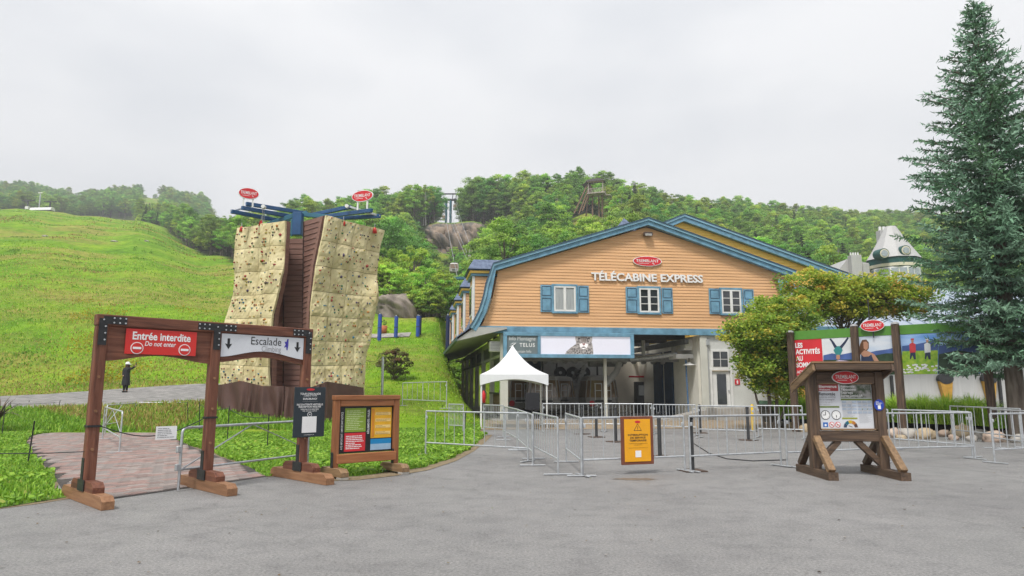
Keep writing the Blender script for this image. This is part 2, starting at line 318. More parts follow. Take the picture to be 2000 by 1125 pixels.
def ground_mat():
    m = bpy.data.materials.new('hill_grass'); m.use_nodes = True; t = m.node_tree; N = t.nodes; b = N['Principled BSDF']; b.inputs['Roughness'].default_value = 0.9; b.inputs['Specular IOR Level'].default_value = 0.1
    tcn = N.new('ShaderNodeTexCoord')
    def noise(sc, det=6, st=(1, 1, 1), ro=.6):
        mpn = N.new('ShaderNodeMapping'); mpn.inputs['Scale'].default_value = st; t.links.new(tcn.outputs['Object'], mpn.inputs[0])
        n = N.new('ShaderNodeTexNoise'); n.inputs['Scale'].default_value = sc; n.inputs['Detail'].default_value = det; n.inputs['Roughness'].default_value = ro; t.links.new(mpn.outputs[0], n.inputs['Vector']); return n.outputs[0]
    def ramp(src, stops):
        r = N.new('ShaderNodeValToRGB'); e = r.color_ramp.elements
        while len(e) < len(stops): e.new(.5)
        for q, (p, c) in zip(e, stops): q.position = p; q.color = (*c, 1)
        t.links.new(src, r.inputs[0]); return r.outputs[0]
    def mix(f, a, bb):
        x = N.new('ShaderNodeMix'); x.data_type = 'RGBA'; t.links.new(f, x.inputs[0]); t.links.new(a, x.inputs[6]); t.links.new(bb, x.inputs[7]); return x.outputs[2]
    green = ramp(noise(.13, 10, (1, .7, 1), .66), [(.30, (.085, .195, .011)), (.44, (.135, .27, .014)), (.58, (.20, .325, .02)), (.75, (.28, .34, .045))])
    dry = ramp(noise(.9, 8), [(.3, (.22, .15, .05)), (.55, (.33, .26, .08)), (.8, (.30, .15, .06))])
    f1 = ramp(noise(.045, 10, (.8, 1.6, 1), .7), [(.475, (0, 0, 0)), (.58, (.62, .62, .62))])
    g = mix(f1, green, dry)
    fine = ramp(noise(.8, 10, (1, .6, 1), .8), [(.32, (.45, .52, .42)), (.5, (1, 1, 1)), (.68, (1.35, 1.3, 1.25))])
    mu = N.new('ShaderNodeMix'); mu.data_type = 'RGBA'; mu.blend_type = 'MULTIPLY'; mu.inputs[0].default_value = 1; t.links.new(g, mu.inputs[6]); t.links.new(fine, mu.inputs[7])
    at = N.new('ShaderNodeAttribute'); at.attribute_name = 'Col'; sx = N.new('ShaderNodeSeparateColor'); t.links.new(at.outputs['Color'], sx.inputs[0])
    floor = ramp(noise(1.2, 6), [(.3, (.022, .034, .010)), (.7, (.055, .075, .02))])
    rock = ramp(noise(.5, 9, (1, 1, .35), .7), [(.3, (.075, .068, .062)), (.5, (.17, .155, .14)), (.62, (.30, .20, .13)), (.78, (.34, .31, .28))])
    c = mix(sx.outputs[0], mu.outputs[2], floor); c = mix(sx.outputs[1], c, rock)
    t.links.new(c, b.inputs['Base Color'])
    bp = N.new('ShaderNodeBump'); bp.inputs['Strength'].default_value = .7; bp.inputs['Distance'].default_value = .25; t.links.new(noise(2.2, 8, (1, 1, 1), .75), bp.inputs['Height']); t.links.new(bp.outputs[0], b.inputs['Normal'])
    return m
GM = ground_mat()
def spread(a, b, fine0, fine1, step, grow=1.09):
    xs = list(np.arange(fine0, fine1 + 1e-6, step)); d = step
    while xs[-1] < b: d *= grow; xs.append(xs[-1] + d)
    d = step
    while xs[0] > a: d *= grow; xs.insert(0, xs[0] - d)
    return np.array(xs)
gx = spread(-740, 600, -62, 34, 1.0, 1.03); gy = np.concatenate([spread(-60, 76, 24, 76, .8, 1.1), np.arange(78, 190, 2.2), np.arange(190, 215, .9), np.arange(216, 300, 3.5), np.arange(305, 760, 9)])
XX, YY = np.meshgrid(gx, gy); ZZ = hgt(XX, YY); ZZ[YY < 22] = -0.06
nx_, ny_ = len(gx), len(gy); idx = np.arange(nx_ * ny_).reshape(ny_, nx_)
FA = np.stack([idx[:-1, :-1], idx[:-1, 1:], idx[1:, 1:], idx[1:, :-1]], -1).reshape(-1, 4)
colr = np.zeros((nx_ * ny_, 3), np.float32); colr[:, 0] = in_forest(XX, YY).ravel() * 1.0
pxx = px_of(XX, np.maximum(YY, 1)); far_f = (YY > 330) & (pxx < 420) & ~((pxx > 238) & (pxx < 292)); colr[:, 0] = np.maximum(colr[:, 0], far_f.ravel())
cl = (pxx > 828) & (pxx < 945) & (YY > 201.5) & (YY < 207.5); colr[:, 1] = cl.ravel()
ter = link('hillside_terrain', np_mesh('hillside_terrain', np.stack([XX.ravel(), YY.ravel(), ZZ.ravel()], 1), FA, GM, True, colr)); ter['kind'] = 'structure'

# ------------------------------------------------------------------ asphalt plaza, gravel, lawns, paved path
def sheet(name, poly, z, mat, grid=None, hfun=None):
    """flat polygon sheet; when grid is given it is tessellated and follows hfun"""
    me = bpy.data.meshes.new(name); bm = bmesh.new(); vsx = [bm.verts.new((p[0], p[1], z)) for p in poly]; bm.faces.new(vsx)
    if grid:
        xs = [p[0] for p in poly]; ys = [p[1] for p in poly]
        for q in np.arange(min(xs), max(xs), grid): bmesh.ops.bisect_plane(bm, geom=bm.verts[:] + bm.edges[:] + bm.faces[:], plane_co=(q, 0, 0), plane_no=(1, 0, 0))
        for q in np.arange(min(ys), max(ys), grid): bmesh.ops.bisect_plane(bm, geom=bm.verts[:] + bm.edges[:] + bm.faces[:], plane_co=(0, q, 0), plane_no=(0, 1, 0))
        if hfun:
            for v in bm.verts: v.co.z = hfun(v.co.x, v.co.y)
    bmesh.ops.recalc_face_normals(bm, faces=bm.faces[:])
    if bm.faces[0].normal.z < 0: bmesh.ops.reverse_faces(bm, faces=bm.faces[:])
    bm.to_mesh(me); bm.free(); me.materials.append(mat); o = link(name, me); o['kind'] = 'structure'; return o
def asphalt_mat():
    m = bpy.data.materials.new('worn_asphalt'); m.use_nodes = True; t = m.node_tree; N = t.nodes; b = N['Principled BSDF']; b.inputs['Specular IOR Level'].default_value = .35
    tcn = N.new('ShaderNodeTexCoord')
    def noise(sc, det, ro=.6):
        n = N.new('ShaderNodeTexNoise'); n.inputs['Scale'].default_value = sc; n.inputs['Detail'].default_value = det; n.inputs['Roughness'].default_value = ro; t.links.new(tcn.outputs['Object'], n.inputs['Vector']); return n.outputs[0]
    def ramp(src, stops):
        r = N.new('ShaderNodeValToRGB'); e = r.color_ramp.elements
        while len(e) < len(stops): e.new(.5)
        for q, (p, c) in zip(e, stops): q.position = p; q.color = (*c, 1)
        t.links.new(src, r.inputs[0]); return r.outputs[0]
    base = ramp(noise(.35, 6), [(.3, (.180, .176, .175)), (.5, (.206, .202, .199)), (.7, (.230, .225, .222))])
    grit = ramp(noise(34, 5, .85), [(.33, (.5, .5, .5)), (.5, (1, 1, 1)), (.68, (1.6, 1.58, 1.54))])
    mu = N.new('ShaderNodeMix'); mu.data_type = 'RGBA'; mu.blend_type = 'MULTIPLY'; mu.inputs[0].default_value = 1; t.links.new(base, mu.inputs[6]); t.links.new(grit, mu.inputs[7])
    mid = ramp(noise(2.2, 9, .75), [(.3, (.74, .74, .75)), (.5, (1, 1, 1)), (.7, (1.12, 1.11, 1.1))]); mu2 = N.new('ShaderNodeMix'); mu2.data_type = 'RGBA'; mu2.blend_type = 'MULTIPLY'; mu2.inputs[0].default_value = 1; t.links.new(mu.outputs[2], mu2.inputs[6]); t.links.new(mid, mu2.inputs[7])
    vor = N.new('ShaderNodeTexVoronoi'); vor.feature = 'DISTANCE_TO_EDGE'; vor.inputs['Scale'].default_value = .16
    wv = N.new('ShaderNodeVectorMath'); wv.operation = 'ADD'; nz = N.new('ShaderNodeTexNoise'); nz.inputs['Scale'].default_value = 1.3; nz.inputs['Detail'].default_value = 6; t.links.new(tcn.outputs['Object'], nz.inputs['Vector']); t.links.new(tcn.outputs['Object'], wv.inputs[0]); t.links.new(nz.outputs[1], wv.inputs[1]); t.links.new(wv.outputs[0], vor.inputs['Vector'])
    ck = ramp(vor.outputs[0], [(0.0, (.62, .62, .62)), (.006, (1, 1, 1))]); mu3 = N.new('ShaderNodeMix'); mu3.data_type = 'RGBA'; mu3.blend_type = 'MULTIPLY'; mu3.inputs[0].default_value = .4; t.links.new(mu2.outputs[2], mu3.inputs[6]); t.links.new(ck, mu3.inputs[7])
    t.links.new(mu3.outputs[2], b.inputs['Base Color'])
    rr = ramp(noise(.5, 5), [(.35, (.55, .55, .55)), (.7, (.85, .85, .85))]); t.links.new(rr, b.inputs['Roughness'])
    bp = N.new('ShaderNodeBump'); bp.inputs['Strength'].default_value = .6; bp.inputs['Distance'].default_value = .006; t.links.new(noise(75, 3, .7), bp.inputs['Height']); t.links.new(bp.outputs[0], b.inputs['Normal'])
    return m
ASPH = asphalt_mat()
sheet('plaza_asphalt', [(-60, -30), (60, -30), (60, 30.5), (14, 31.0), (-1.2, 29.5), (-1.2, 26.5), (-60, 26.5)], 0.0, ASPH)
GRAV = M('tan_gravel', (.22, .17, .115), .9, col2=(.34, .27, .19), scale=3, bump=.6, bscale=40, detail=9)
sheet('gravel_apron', [(-3.0, 28.3), (16, 30.3), (40, 30.3), (40, 40), (-3.0, 37.5)], 0.012, GRAV)
GRAV2 = M('grey_gravel', (.15, .146, .14), .9, col2=(.29, .275, .26), scale=2.2, bump=.8, bscale=16, detail=10)
pl = []
for p in list(range(-260, 470, 30)) + [480]: q = (p - 1000) / F * .985; yb = np.interp(p, [-260, 0, 245, 480], [31, 31.2, 32, 33.5]); pl.append((q * yb, yb))
for p in [480] + list(range(440, -261, -30)): q = (p - 1000) / F * .985; yb = np.interp(p, [-260, 0, 245, 480], [40, 41.2, 43.5, 45.5]); pl.append((q * yb, yb))
sheet('gravel_road', pl, 0, GRAV2, 1.0, lambda x, y: hz(x, y) + .05)
ROADG = M('pale_gravel', (.24, .225, .20), .9, col2=(.36, .34, .31), scale=3, bump=.5, bscale=30)
pl = [((p - 1000) / F * .985 * 60.2, 60.2) for p in range(700, 806, 12)] + [((p - 1000) / F * .985 * 61.6, 61.6) for p in range(800, 699, -12)]
sheet('hill_track', pl, 0, ROADG, .8, lambda x, y: hz(x, y) + .09)
LAWN = M('lawn_soil_and_clover', (.07, .13, .02), .9, col2=(.14, .24, .03), scale=5, bump=.5, bscale=25, detail=9)
def pxpoly(pts, z=0.0): return [(G(a, b, z).x, G(a, b, z).y) for a, b in pts]
# the lawn between the paved path and the plaza, and the lawn left of the path
lawnA = pxpoly([(520, 931), (560, 926), (640, 934), (700, 930), (760, 922), (830, 913), (880, 897), (915, 879), (935, 864), (950, 850)]) + [(-1.3, 26.5), (-1.3, 31), (-4.5, 30.5), (-13.5, 26.6)] + pxpoly([(385, 827), (350, 848), (345, 858), (370, 870), (430, 890), (480, 911)])
lawnB = pxpoly([(-90, 1003), (0, 992), (60, 983), (122, 973), (108, 945), (96, 921), (62, 885), (50, 862), (60, 851), (110, 844), (190, 838), (262, 831), (268, 822)]) + [(-15.5, 27), (-40, 27), (-26, 12)]
SAND = M('worn_lawn_edge', (.17, .125, .07), .95, col2=(.24, .19, .12), scale=9, bump=.5)
def lawn(name, poly, seed):
    rr = random.Random(seed); p2 = []
    for i in range(len(poly)):
        a = Vector(poly[i]); b = Vector(poly[(i + 1) % len(poly)]); L = (b - a).length; k = max(1, int(L / .35)); nrm = Vector((-(b - a).y, (b - a).x)).normalized() if L > 0 else Vector((0, 0))
        for j in range(k): p2.append(tuple(a + (b - a) * j / k + nrm * rr.uniform(-.06, .06)))
    ctr_ = Vector((sum(p[0] for p in p2) / len(p2), sum(p[1] for p in p2) / len(p2))); rim = [tuple(Vector(p) + (Vector(p) - ctr_).normalized() * rr.uniform(.03, .22)) for p in p2]; sheet('lawn_edge_soil', rim, .0045 if seed == 3 else .005, SAND)
    return sheet(name, p2, 0.012, LAWN), p2
lawn_a, lawnA_f = lawn('lawn', lawnA, 3); lawn_b, lawnB_f = lawn('lawn', lawnB, 4)
ed = pxpoly([(640, 940), (700, 938), (770, 930), (835, 919), (890, 901), (925, 882), (948, 864), (962, 850), (950, 847), (930, 862), (905, 880), (870, 897), (820, 909), (760, 917), (690, 925), (640, 929)])
sheet('worn_earth_edge', ed, 0.008, SAND)
JOINT = M('paver_joint_sand', (.06, .052, .047), .95, .25, 8, bump=.3)
pathpoly = pxpoly([(128, 966), (100, 924), (62, 884), (46, 860), (62, 850), (110, 843), (190, 837), (268, 830), (268, 820), (378, 815), (385, 826), (352, 846), (345, 858), (372, 872), (432, 894), (490, 914), (524, 931), (400, 949), (225, 974)])
path = sheet('paved_path', pathpoly, 0.006, JOINT)
def inside(poly, x, y):
    px_, py_ = np.array([p[0] for p in poly]), np.array([p[1] for p in poly]); x = np.asarray(x)[..., None]; y = np.asarray(y)[..., None]; x2, y2 = np.roll(px_, -1), np.roll(py_, -1)
    c = ((py_ > y) != (y2 > y)) & (x < (x2 - px_) * (y - py_) / np.where(y2 == py_, 1e-9, y2 - py_) + px_); return (c.sum(-1) % 2) == 1
PAV = [M('paver_%s' % n, c, .8, .16, 5, bump=.3, bscale=60) for n, c in (('grey', (.235, .20, .185)), ('rose', (.285, .19, .168)), ('brown', (.21, .155, .14)), ('pale', (.30, .25, .23)))]
e0, e1 = G(524, 931), G(225, 974); pa = math.atan2((e0 - e1).y, (e0 - e1).x); ca, sa = math.cos(pa), math.sin(pa); BL, BW = .30, .20
def paver_mesh(k):
    b = MB(); b.box((0, 0, 0), (BL - .020, BW - .020, .05), None, 0, .008); return b.mesh('paver', PAV[k])
pms = [paver_mesh(k) for k in range(4)]
cand = []
for j in range(-40, 140):
    for i in range(-70, 70):
        lx = (i + (.5 if j % 2 else 0)) * BL; ly = j * BW; cand.append((e1.x + lx * ca - ly * sa, e1.y + lx * sa + ly * ca))
cand = np.array(cand); ok = np.ones(len(cand), bool)
for (ox, oy) in ((-.13, -.08), (.13, -.08), (-.13, .08), (.13, .08)): ok &= inside(pathpoly, cand[:, 0] + ox * ca - oy * sa, cand[:, 1] + ox * sa + oy * ca)
cand = cand[ok]; cand = cand[np.argsort(np.hypot(cand[:, 0], cand[:, 1]))]
SV, SF, SM = [], [], []; unit = np.array([v.co[:] for v in pms[0].vertices])
quads = [list(p.vertices) for p in pms[0].polygons]
sb = MB()
for q, (x, y) in enumerate(cand):
    k = rnd.choices((0, 1, 2, 3), (4, 4, 2, 2))[0]; zz = -.005 + rnd.uniform(-.003, .003)
    if q < 300: o = link('paver', pms[k], path, (x, y, zz), (rnd.uniform(-.01, .01), rnd.uniform(-.01, .01), pa + rnd.uniform(-.012, .012)))
    else:
        b = len(sb.v); vv = [(x + a * ca - bb * sa, y + a * sa + bb * ca, zz + c) for a, bb, c in unit]; sb.add(vv, quads, k)
o = sb.build('pavers', PAV, path); o['kind'] = 'stuff'

# ------------------------------------------------------------------ grass and weeds as fine geometry
GRASS = leaf_mat('grass_blades', .35, 0, 0, .6)
def blades(name, pts, hts, wid, cols, lean=.5, parent=None):
    """one bent two-triangle blade per point"""
    n = len(pts); a = rs.uniform(0, 2 * np.pi, n); d = np.stack([np.cos(a), np.sin(a), np.zeros(n)], 1); s = np.stack([-np.sin(a), np.cos(a), np.zeros(n)], 1)
    h = hts[:, None]; w = wid[:, None]; ln = rs.uniform(.1, lean, n)[:, None]; up = np.array([0, 0, 1.0])
    p0 = pts - s * w; p1 = pts + s * w; m0 = pts + up * h * .6 + d * h * ln * .35 - s * w * .8; m1 = pts + up * h * .6 + d * h * ln * .35 + s * w * .8; tp = pts + up * h * (1 - .3 * ln) + d * h * ln
    V = np.stack([p0, p1, m1, m0, tp], 1).reshape(-1, 3); b = np.arange(n)[:, None] * 5
    T = np.concatenate([b + np.array([[0, 1, 2]]), b + np.array([[0, 2, 3]]), b + np.array([[3, 2, 4]])], 0)
    o = link(name, np_mesh(name, V, T, GRASS, False, np.repeat(cols, 5, 0)), parent); return o
def gcols(n, pal, wts, j=.2):
    k = rs.choice(len(pal), n, p=np.array(wts) / sum(wts)); return np.array(pal)[k] * rs.uniform(1 - j, 1 + j, (n, 1))
def scatter_poly(poly, n):
    xs = [p[0] for p in poly]; ys = [p[1] for p in poly]; o = np.zeros((0, 2))
    while len(o) < n:
        c = np.stack([rs.uniform(min(xs), max(xs), n * 2), rs.uniform(min(ys), max(ys), n * 2)], 1); o = np.concatenate([o, c[inside(poly, c[:, 0], c[:, 1])]])
    return o[:n]
PALG = [(.18, .36, .03), (.24, .43, .04), (.32, .50, .06), (.13, .27, .03), (.40, .46, .09)]
def lawn_grass(name, poly, n, label):
    p = scatter_poly(poly, n); nz_ = np.sin(p[:, 0] * 2.1) * np.cos(p[:, 1] * 1.7) + np.sin(p[:, 0] * .7 + p[:, 1] * 1.1); near = np.clip((p[:, 1] - 9) / 20, 0, 1)
    P3 = np.stack([p[:, 0], p[:, 1], np.full(n, .008)], 1); h = (.045 + .035 * (nz_ * .5 + .5)) * rs.uniform(.5, 1.5, n) * (1 + .5 * near)
    o = blades(name, P3, h, rs.uniform(.006, .016, n) * (1 + near), gcols(n, PALG, (4, 5, 3, 2, .5)), .9); tag(o, label, 'grass', kind='stuff')
lawn_grass('lawn_grass', lawnA_f, 100000, 'short bright green weedy grass between the paved path and the asphalt')
nearB = [p for p in lawnB_f]
lawn_grass('lawn_grass', [(max(p[0], -21), p[1]) for p in nearB], 90000, 'short bright green grass left of the curved paved path')
# broad leaves of clover and weeds in the same lawns: small tilted discs
def weeds(name, poly, n, label):
    p = scatter_poly(poly, n); nz_ = np.sin(p[:, 0] * 1.3 + 2) * np.cos(p[:, 1] * 1.1); p = p[nz_ > -.25]; n = len(p); r = rs.uniform(.018, .05, n)
    a = rs.uniform(0, 6.28, n); tl = rs.uniform(-.6, .6, (n, 2)); V = []
    for k in range(5):
        th = a + k * 6.2832 / 5; cx_, cy_ = np.cos(th) * r, np.sin(th) * r; V.append(np.stack([p[:, 0] + cx_, p[:, 1] + cy_, rs.uniform(.06, .15, n) * 0 + .02 + r * 1.6 + cx_ * tl[:, 0] + cy_ * tl[:, 1]], 1))
    V = np.stack(V, 1).reshape(-1, 3); FA_ = np.arange(n * 5).reshape(n, 5)
    o = link(name, np_mesh(name, V, FA_, GRASS, False, np.repeat(gcols(n, PALG, (4, 6, 4, 1, .3)), 5, 0))); tag(o, label, 'weeds', kind='stuff')
weeds('broadleaf_weeds', lawnA_f, 26000, 'low clover and broad leaf weeds in the lawn beside the climbing tower')
weeds('broadleaf_weeds', [(max(p[0], -21), p[1]) for p in lawnB_f], 20000, 'low clover and broad leaf weeds in the lawn left of the path')
# tufts on the ski slope
def meadow(name, n, pxr, yr, h0, h1, w0, w1, pal, wts, label, pw=1.7, thr=None):
    P_ = rs.uniform(pxr[0], pxr[1], n); y = yr[0] + (yr[1] - yr[0]) * rs.uniform(0, 1, n) ** pw; x = (P_ - 1000) / F * .985 * y
    k = ~in_forest(x, y)
    if thr is not None: k &= thr(x, y)
    pl_ = np.array(pl_road); k &= ~inside(pl_, x, y)
    x, y = x[k], y[k]; n = len(x); z = hgt(x, y) - .03; sc = (.6 + y / 90)
    patch = np.sin(x * .09 + 1) * np.cos(y * .07) + .6 * np.sin(x * .23 + y * .17); W = gcols(n, pal, wts); dryc = np.array([.42, .34, .10]) * rs.uniform(.7, 1.2, (n, 1)); mk = (patch > .65) & (rs.uniform(0, 1, n) < .6); W[mk] = dryc[mk]
    o = blades(name, np.stack([x, y, z], 1), rs.uniform(h0, h1, n) * (.7 + .3 * sc), rs.uniform(w0, w1, n) * sc, W, .8); tag(o, label, 'grass', kind='stuff')
pl_road = [((p - 1000) / F * .985 * yb, yb) for p, yb in [(-260, 31), (0, 31.2), (245, 32), (480, 33.5), (480, 45.5), (245, 43.5), (0, 41.2), (-260, 40)]]
PALM = [(.22, .42, .02), (.29, .49, .03), (.37, .53, .05), (.17, .33, .02), (.45, .42, .10)]
meadow('slope_grass', 60000, (-120, 700), (40, 120), .08, .22, .015, .035, PALM, (4, 5, 4, 2, 1), 'long green and yellow meadow grass covering the ski slope', 1.9)
meadow('bank_grass', 13000, (640, 990), (29, 66), .06, .17, .012, .03, PALM, (4, 5, 4, 2, 1), 'meadow grass on the bank between the tower and the orange building', 1.0)
meadow('verge_grass', 30000, (-100, 660), (26.5, 33), .12, .35, .01, .03, PALG, (4, 5, 3, 2, .5), 'rough grass verge along the grey gravel road', 1.0)
nc = 330; cp_ = rs.uniform(-120, 690, nc); cy_ = 46 + 190 * rs.uniform(0, 1, nc) ** 1.5; cx_ = (cp_ - 1000) / F * .985 * cy_; kf = ~in_forest(cx_, cy_); cx_, cy_ = cx_[kf], cy_[kf]; nc = len(cx_); per = 46; sp__ = rs.uniform(.3, 1.5, nc) * (1 + cy_ / 120)
x = (cx_[:, None] + rs.normal(size=(nc, per)) * sp__[:, None]).ravel(); y = (cy_[:, None] + rs.normal(size=(nc, per)) * sp__[:, None] * .6).ravel(); tone = np.array([(.17, .33, .03), (.22, .40, .035), (.36, .27, .08), (.42, .38, .10)])[rs.choice(4, nc, p=(.4, .25, .15, .2))]; n = nc * per
o = blades('slope_weeds', np.stack([x, y, hgt(x, y) - .04], 1), rs.uniform(.10, .28, n) * np.repeat(.7 + cy_ / 160, per), rs.uniform(.03, .06, n) * np.repeat(.7 + cy_ / 110, per), np.repeat(tone, per, 0) * rs.uniform(.8, 1.2, (n, 1)), .9); tag(o, 'darker weed clumps and rusty dry tufts on the ski slope', 'weeds', kind='stuff')
yf = 9000; P_ = rs.uniform(120, 430, yf); y = rs.uniform(45, 75, yf); x = (P_ - 1000) / F * .985 * y; k = (np.sin(x * .5) * np.cos(y * .33) > .35); x, y = x[k], y[k]; n = len(x)
o = blades('goldenrod', np.stack([x, y, hgt(x, y) + rs.uniform(.2, .55, n)], 1), rs.uniform(.06, .16, n), rs.uniform(.03, .07, n), gcols(n, [(.42, .33, .015), (.30, .30, .03)], (2, 1)), .9); tag(o, 'yellow goldenrod flowers scattered over the lower ski slope', 'flowers', kind='stuff')
# ================================================================== the gondola station
ORANGE = M('orange_clapboard', (.69, .40, .20), .65, .09, 1.2, bump=.15, stretch=(.3, 1, 4), rand=.035)
YELLOW = M('yellow_clapboard', (.82, .53, .11), .6, .07, 1.2, stretch=(.3, 1, 4), rand=.035)
SHING = M('blue_grey_shingle', (.09, .12, .19), .75, col2=(.15, .19, .28), scale=6, bump=.5, bscale=14)
PALEWALL = M('pale_station_wall', (.56, .56, .50), .7, .06, 1.5, bump=.1)
INWALL = M('interior_wall', (.78, .73, .62), .8, .10, 1.0)
CONC = M('concrete', (.36, .34, .31), .85, .14, 2.5, bump=.3)
SOFF = M('grey_soffit', (.42, .42, .40), .7, .06, 2)
st = thing('gondola_station', 'orange clapboard gondola station with blue trimmed gable roof and open ground floor', 'building', BF.o, BF.a)
def bx(px, py, n=0.0): return BF.px(px, py, n)
# outline of the gable in facade coordinates (s, z), from the left foot of the flared eave over the ridge to the right eave
left_curve = [bx(*p) for p in ((935, 644), (945, 627), (955, 604), (963, 577), (968, 554), (973, 529))]
apex = bx(1262, 444); right_end = bx(1546, 540)
zb = bx(1180, 641)[1]; zr = right_end[1]
right_low = (bx(1520, 645)[0] , zb)
gable = left_curve + [apex, right_end]
def span(z, poly):
    """left and right s where the gable outline crosses height z"""
    L = [p for p in left_curve] + [apex]; sl = None
    for a, b in zip(L, L[1:]):
        if a[1] <= z <= b[1]: sl = a[0] + (b[0] - a[0]) * (z - a[1]) / (b[1] - a[1]); break
    if sl is None: sl = left_curve[0][0] if z < left_curve[0][1] else apex[0]
    if z >= zr: sr = apex[0] + (right_end[0] - apex[0]) * (apex[1] - z) / (apex[1] - zr)
    else: sr = right_end[0] - .35 + (right_low[0] + .5 - right_end[0]) * (zr - z) / (zr - zb)
    return sl, sr
nb = 34; dz = (apex[1] - zb) / nb
for i in range(nb):                                   # clapboards, one object each
    z0, z1 = zb + i * dz, zb + (i + 1) * dz; a0, b0 = span(z0 + .001, gable); a1, b1 = span(z1 - .001, gable)
    if b1 - a1 < .05: a1 = b1 = (a1 + b1) / 2
    b = MB(); y0, y1 = -.034, -.010
    fr = [(a0, y0, z0), (b0, y0, z0), (b1, y1, z1), (a1, y1, z1)]; bk = [(a0, .04, z0), (b0, .04, z0), (b1, .04, z1), (a1, .04, z1)]
    b.add(fr + bk, [(0, 1, 2, 3), (0, 4, 5, 1), (3, 2, 6, 7), (0, 3, 7, 4), (1, 5, 6, 2)]); b.build('siding_board', ORANGE, st)
box('gable_backing', st, INWALL, ((gable[0][0] + right_low[0]) / 2, .2, zb + .8), (right_low[0] - gable[0][0] - .6, .2, 1.5))
# rake boards along the roof edge
DEEP = 32.0
def rake(name, pts, w, d, y, m, parent=st, ext=None):
    b = MB()
    inner = []
    for i, p in enumerate(pts):
        a = Vector(pts[max(i - 1, 0)]); c = Vector(pts[min(i + 1, len(pts) - 1)]); t = (c - a).normalized(); nn = Vector((-t.y, t.x)); inner.append((p[0] - nn.x * -w, p[1] - nn.y * -w))
    for i in range(len(pts) - 1):
        q = [pts[i], pts[i + 1], inner[i + 1], inner[i]]; b.prism(q, y, y + d)
    return b.build(name, m, parent)
lc = [bx(*p) for p in ((928, 648), (937, 634), (948, 612), (957, 583), (962, 558), (967, 530))]; shoulder = lc[-1]; ap = bx(1262, 442)
RL = lc + [ap, bx(1544, 544)]
rake('rake_board', RL, .25, .30, -.38, blue_trim)
EDGE = M('dark_roof_edge', (.045, .085, .135), .6, .1)
up = .30
def off(pts, d):
    r = []
    for i, p in enumerate(pts):
        a = Vector(pts[max(i - 1, 0)]); c = Vector(pts[min(i + 1, len(pts) - 1)]); t = (c - a).normalized(); r.append((p[0] - t.y * d, p[1] + t.x * d))
    return r
LIGHTB = M('light_blue_trim', (.20, .37, .48), .5, .1, 2)
rake('upper_rake_board', off(RL, .25), .13, .34, -.46, LIGHTB)
rake('drip_edge', off(RL, .38), .05, .36, -.50, EDGE)
# roof surfaces
rp = off(lc + [ap], .39); rq = off([ap, bx(1544, 544)], .39)
def roof_sheet(name, pts, y0, y1, m, parent):
    b = MB()
    for a, c in zip(pts, pts[1:]): b.prism([a, c, (c[0], c[1] - .06), (a[0], a[1] - .06)], y0, y1)
    return b.build(name, m, parent)
roof_sheet('roof', rp, -.45, DEEP, SHING, st); roof_sheet('roof', rq, -.45, 3.5, SHING, st)  # right slope stops short, an unseen gap letting sky light into the hall
# flared eave down the left side, with soffit
e_top = rp[0]; e_out = (e_top[0] - .75, e_top[1] - .55)
roof_sheet('roof_flare', [e_out, e_top], -.45, DEEP, SHING, st)
b = MB(); b.prism([e_out, (e_out[0] + .10, e_out[1] - .04), (e_out[0] + .10, e_out[1] - .22), (e_out[0], e_out[1] - .18)], -.47, DEEP); b.build('eave_gutter', M('dark_green_gutter', (.06, .10, .10), .5, .1), st)
colx = bx(985, 700)[0]
b = MB(); b.prism([(e_out[0] + .1, e_out[1] - .10), (e_top[0] + .3, zb - .06), (colx + .1, zb - .06), (colx + .1, zb - .14), (e_out[0] + .1, e_out[1] - .18)], -.36, DEEP); b.build('soffit', SOFF, st)
# belt beam under the gable
bz0, bz1 = bx(1180, 653)[1], bx(1180, 640)[1]
box('belt_beam', st, blue_trim, ((left_curve[0][0] - .15 + right_low[0]) / 2, -.06, (bz0 + bz1) / 2), (right_low[0] - left_curve[0][0] + .3, .18, bz1 - bz0), .01)
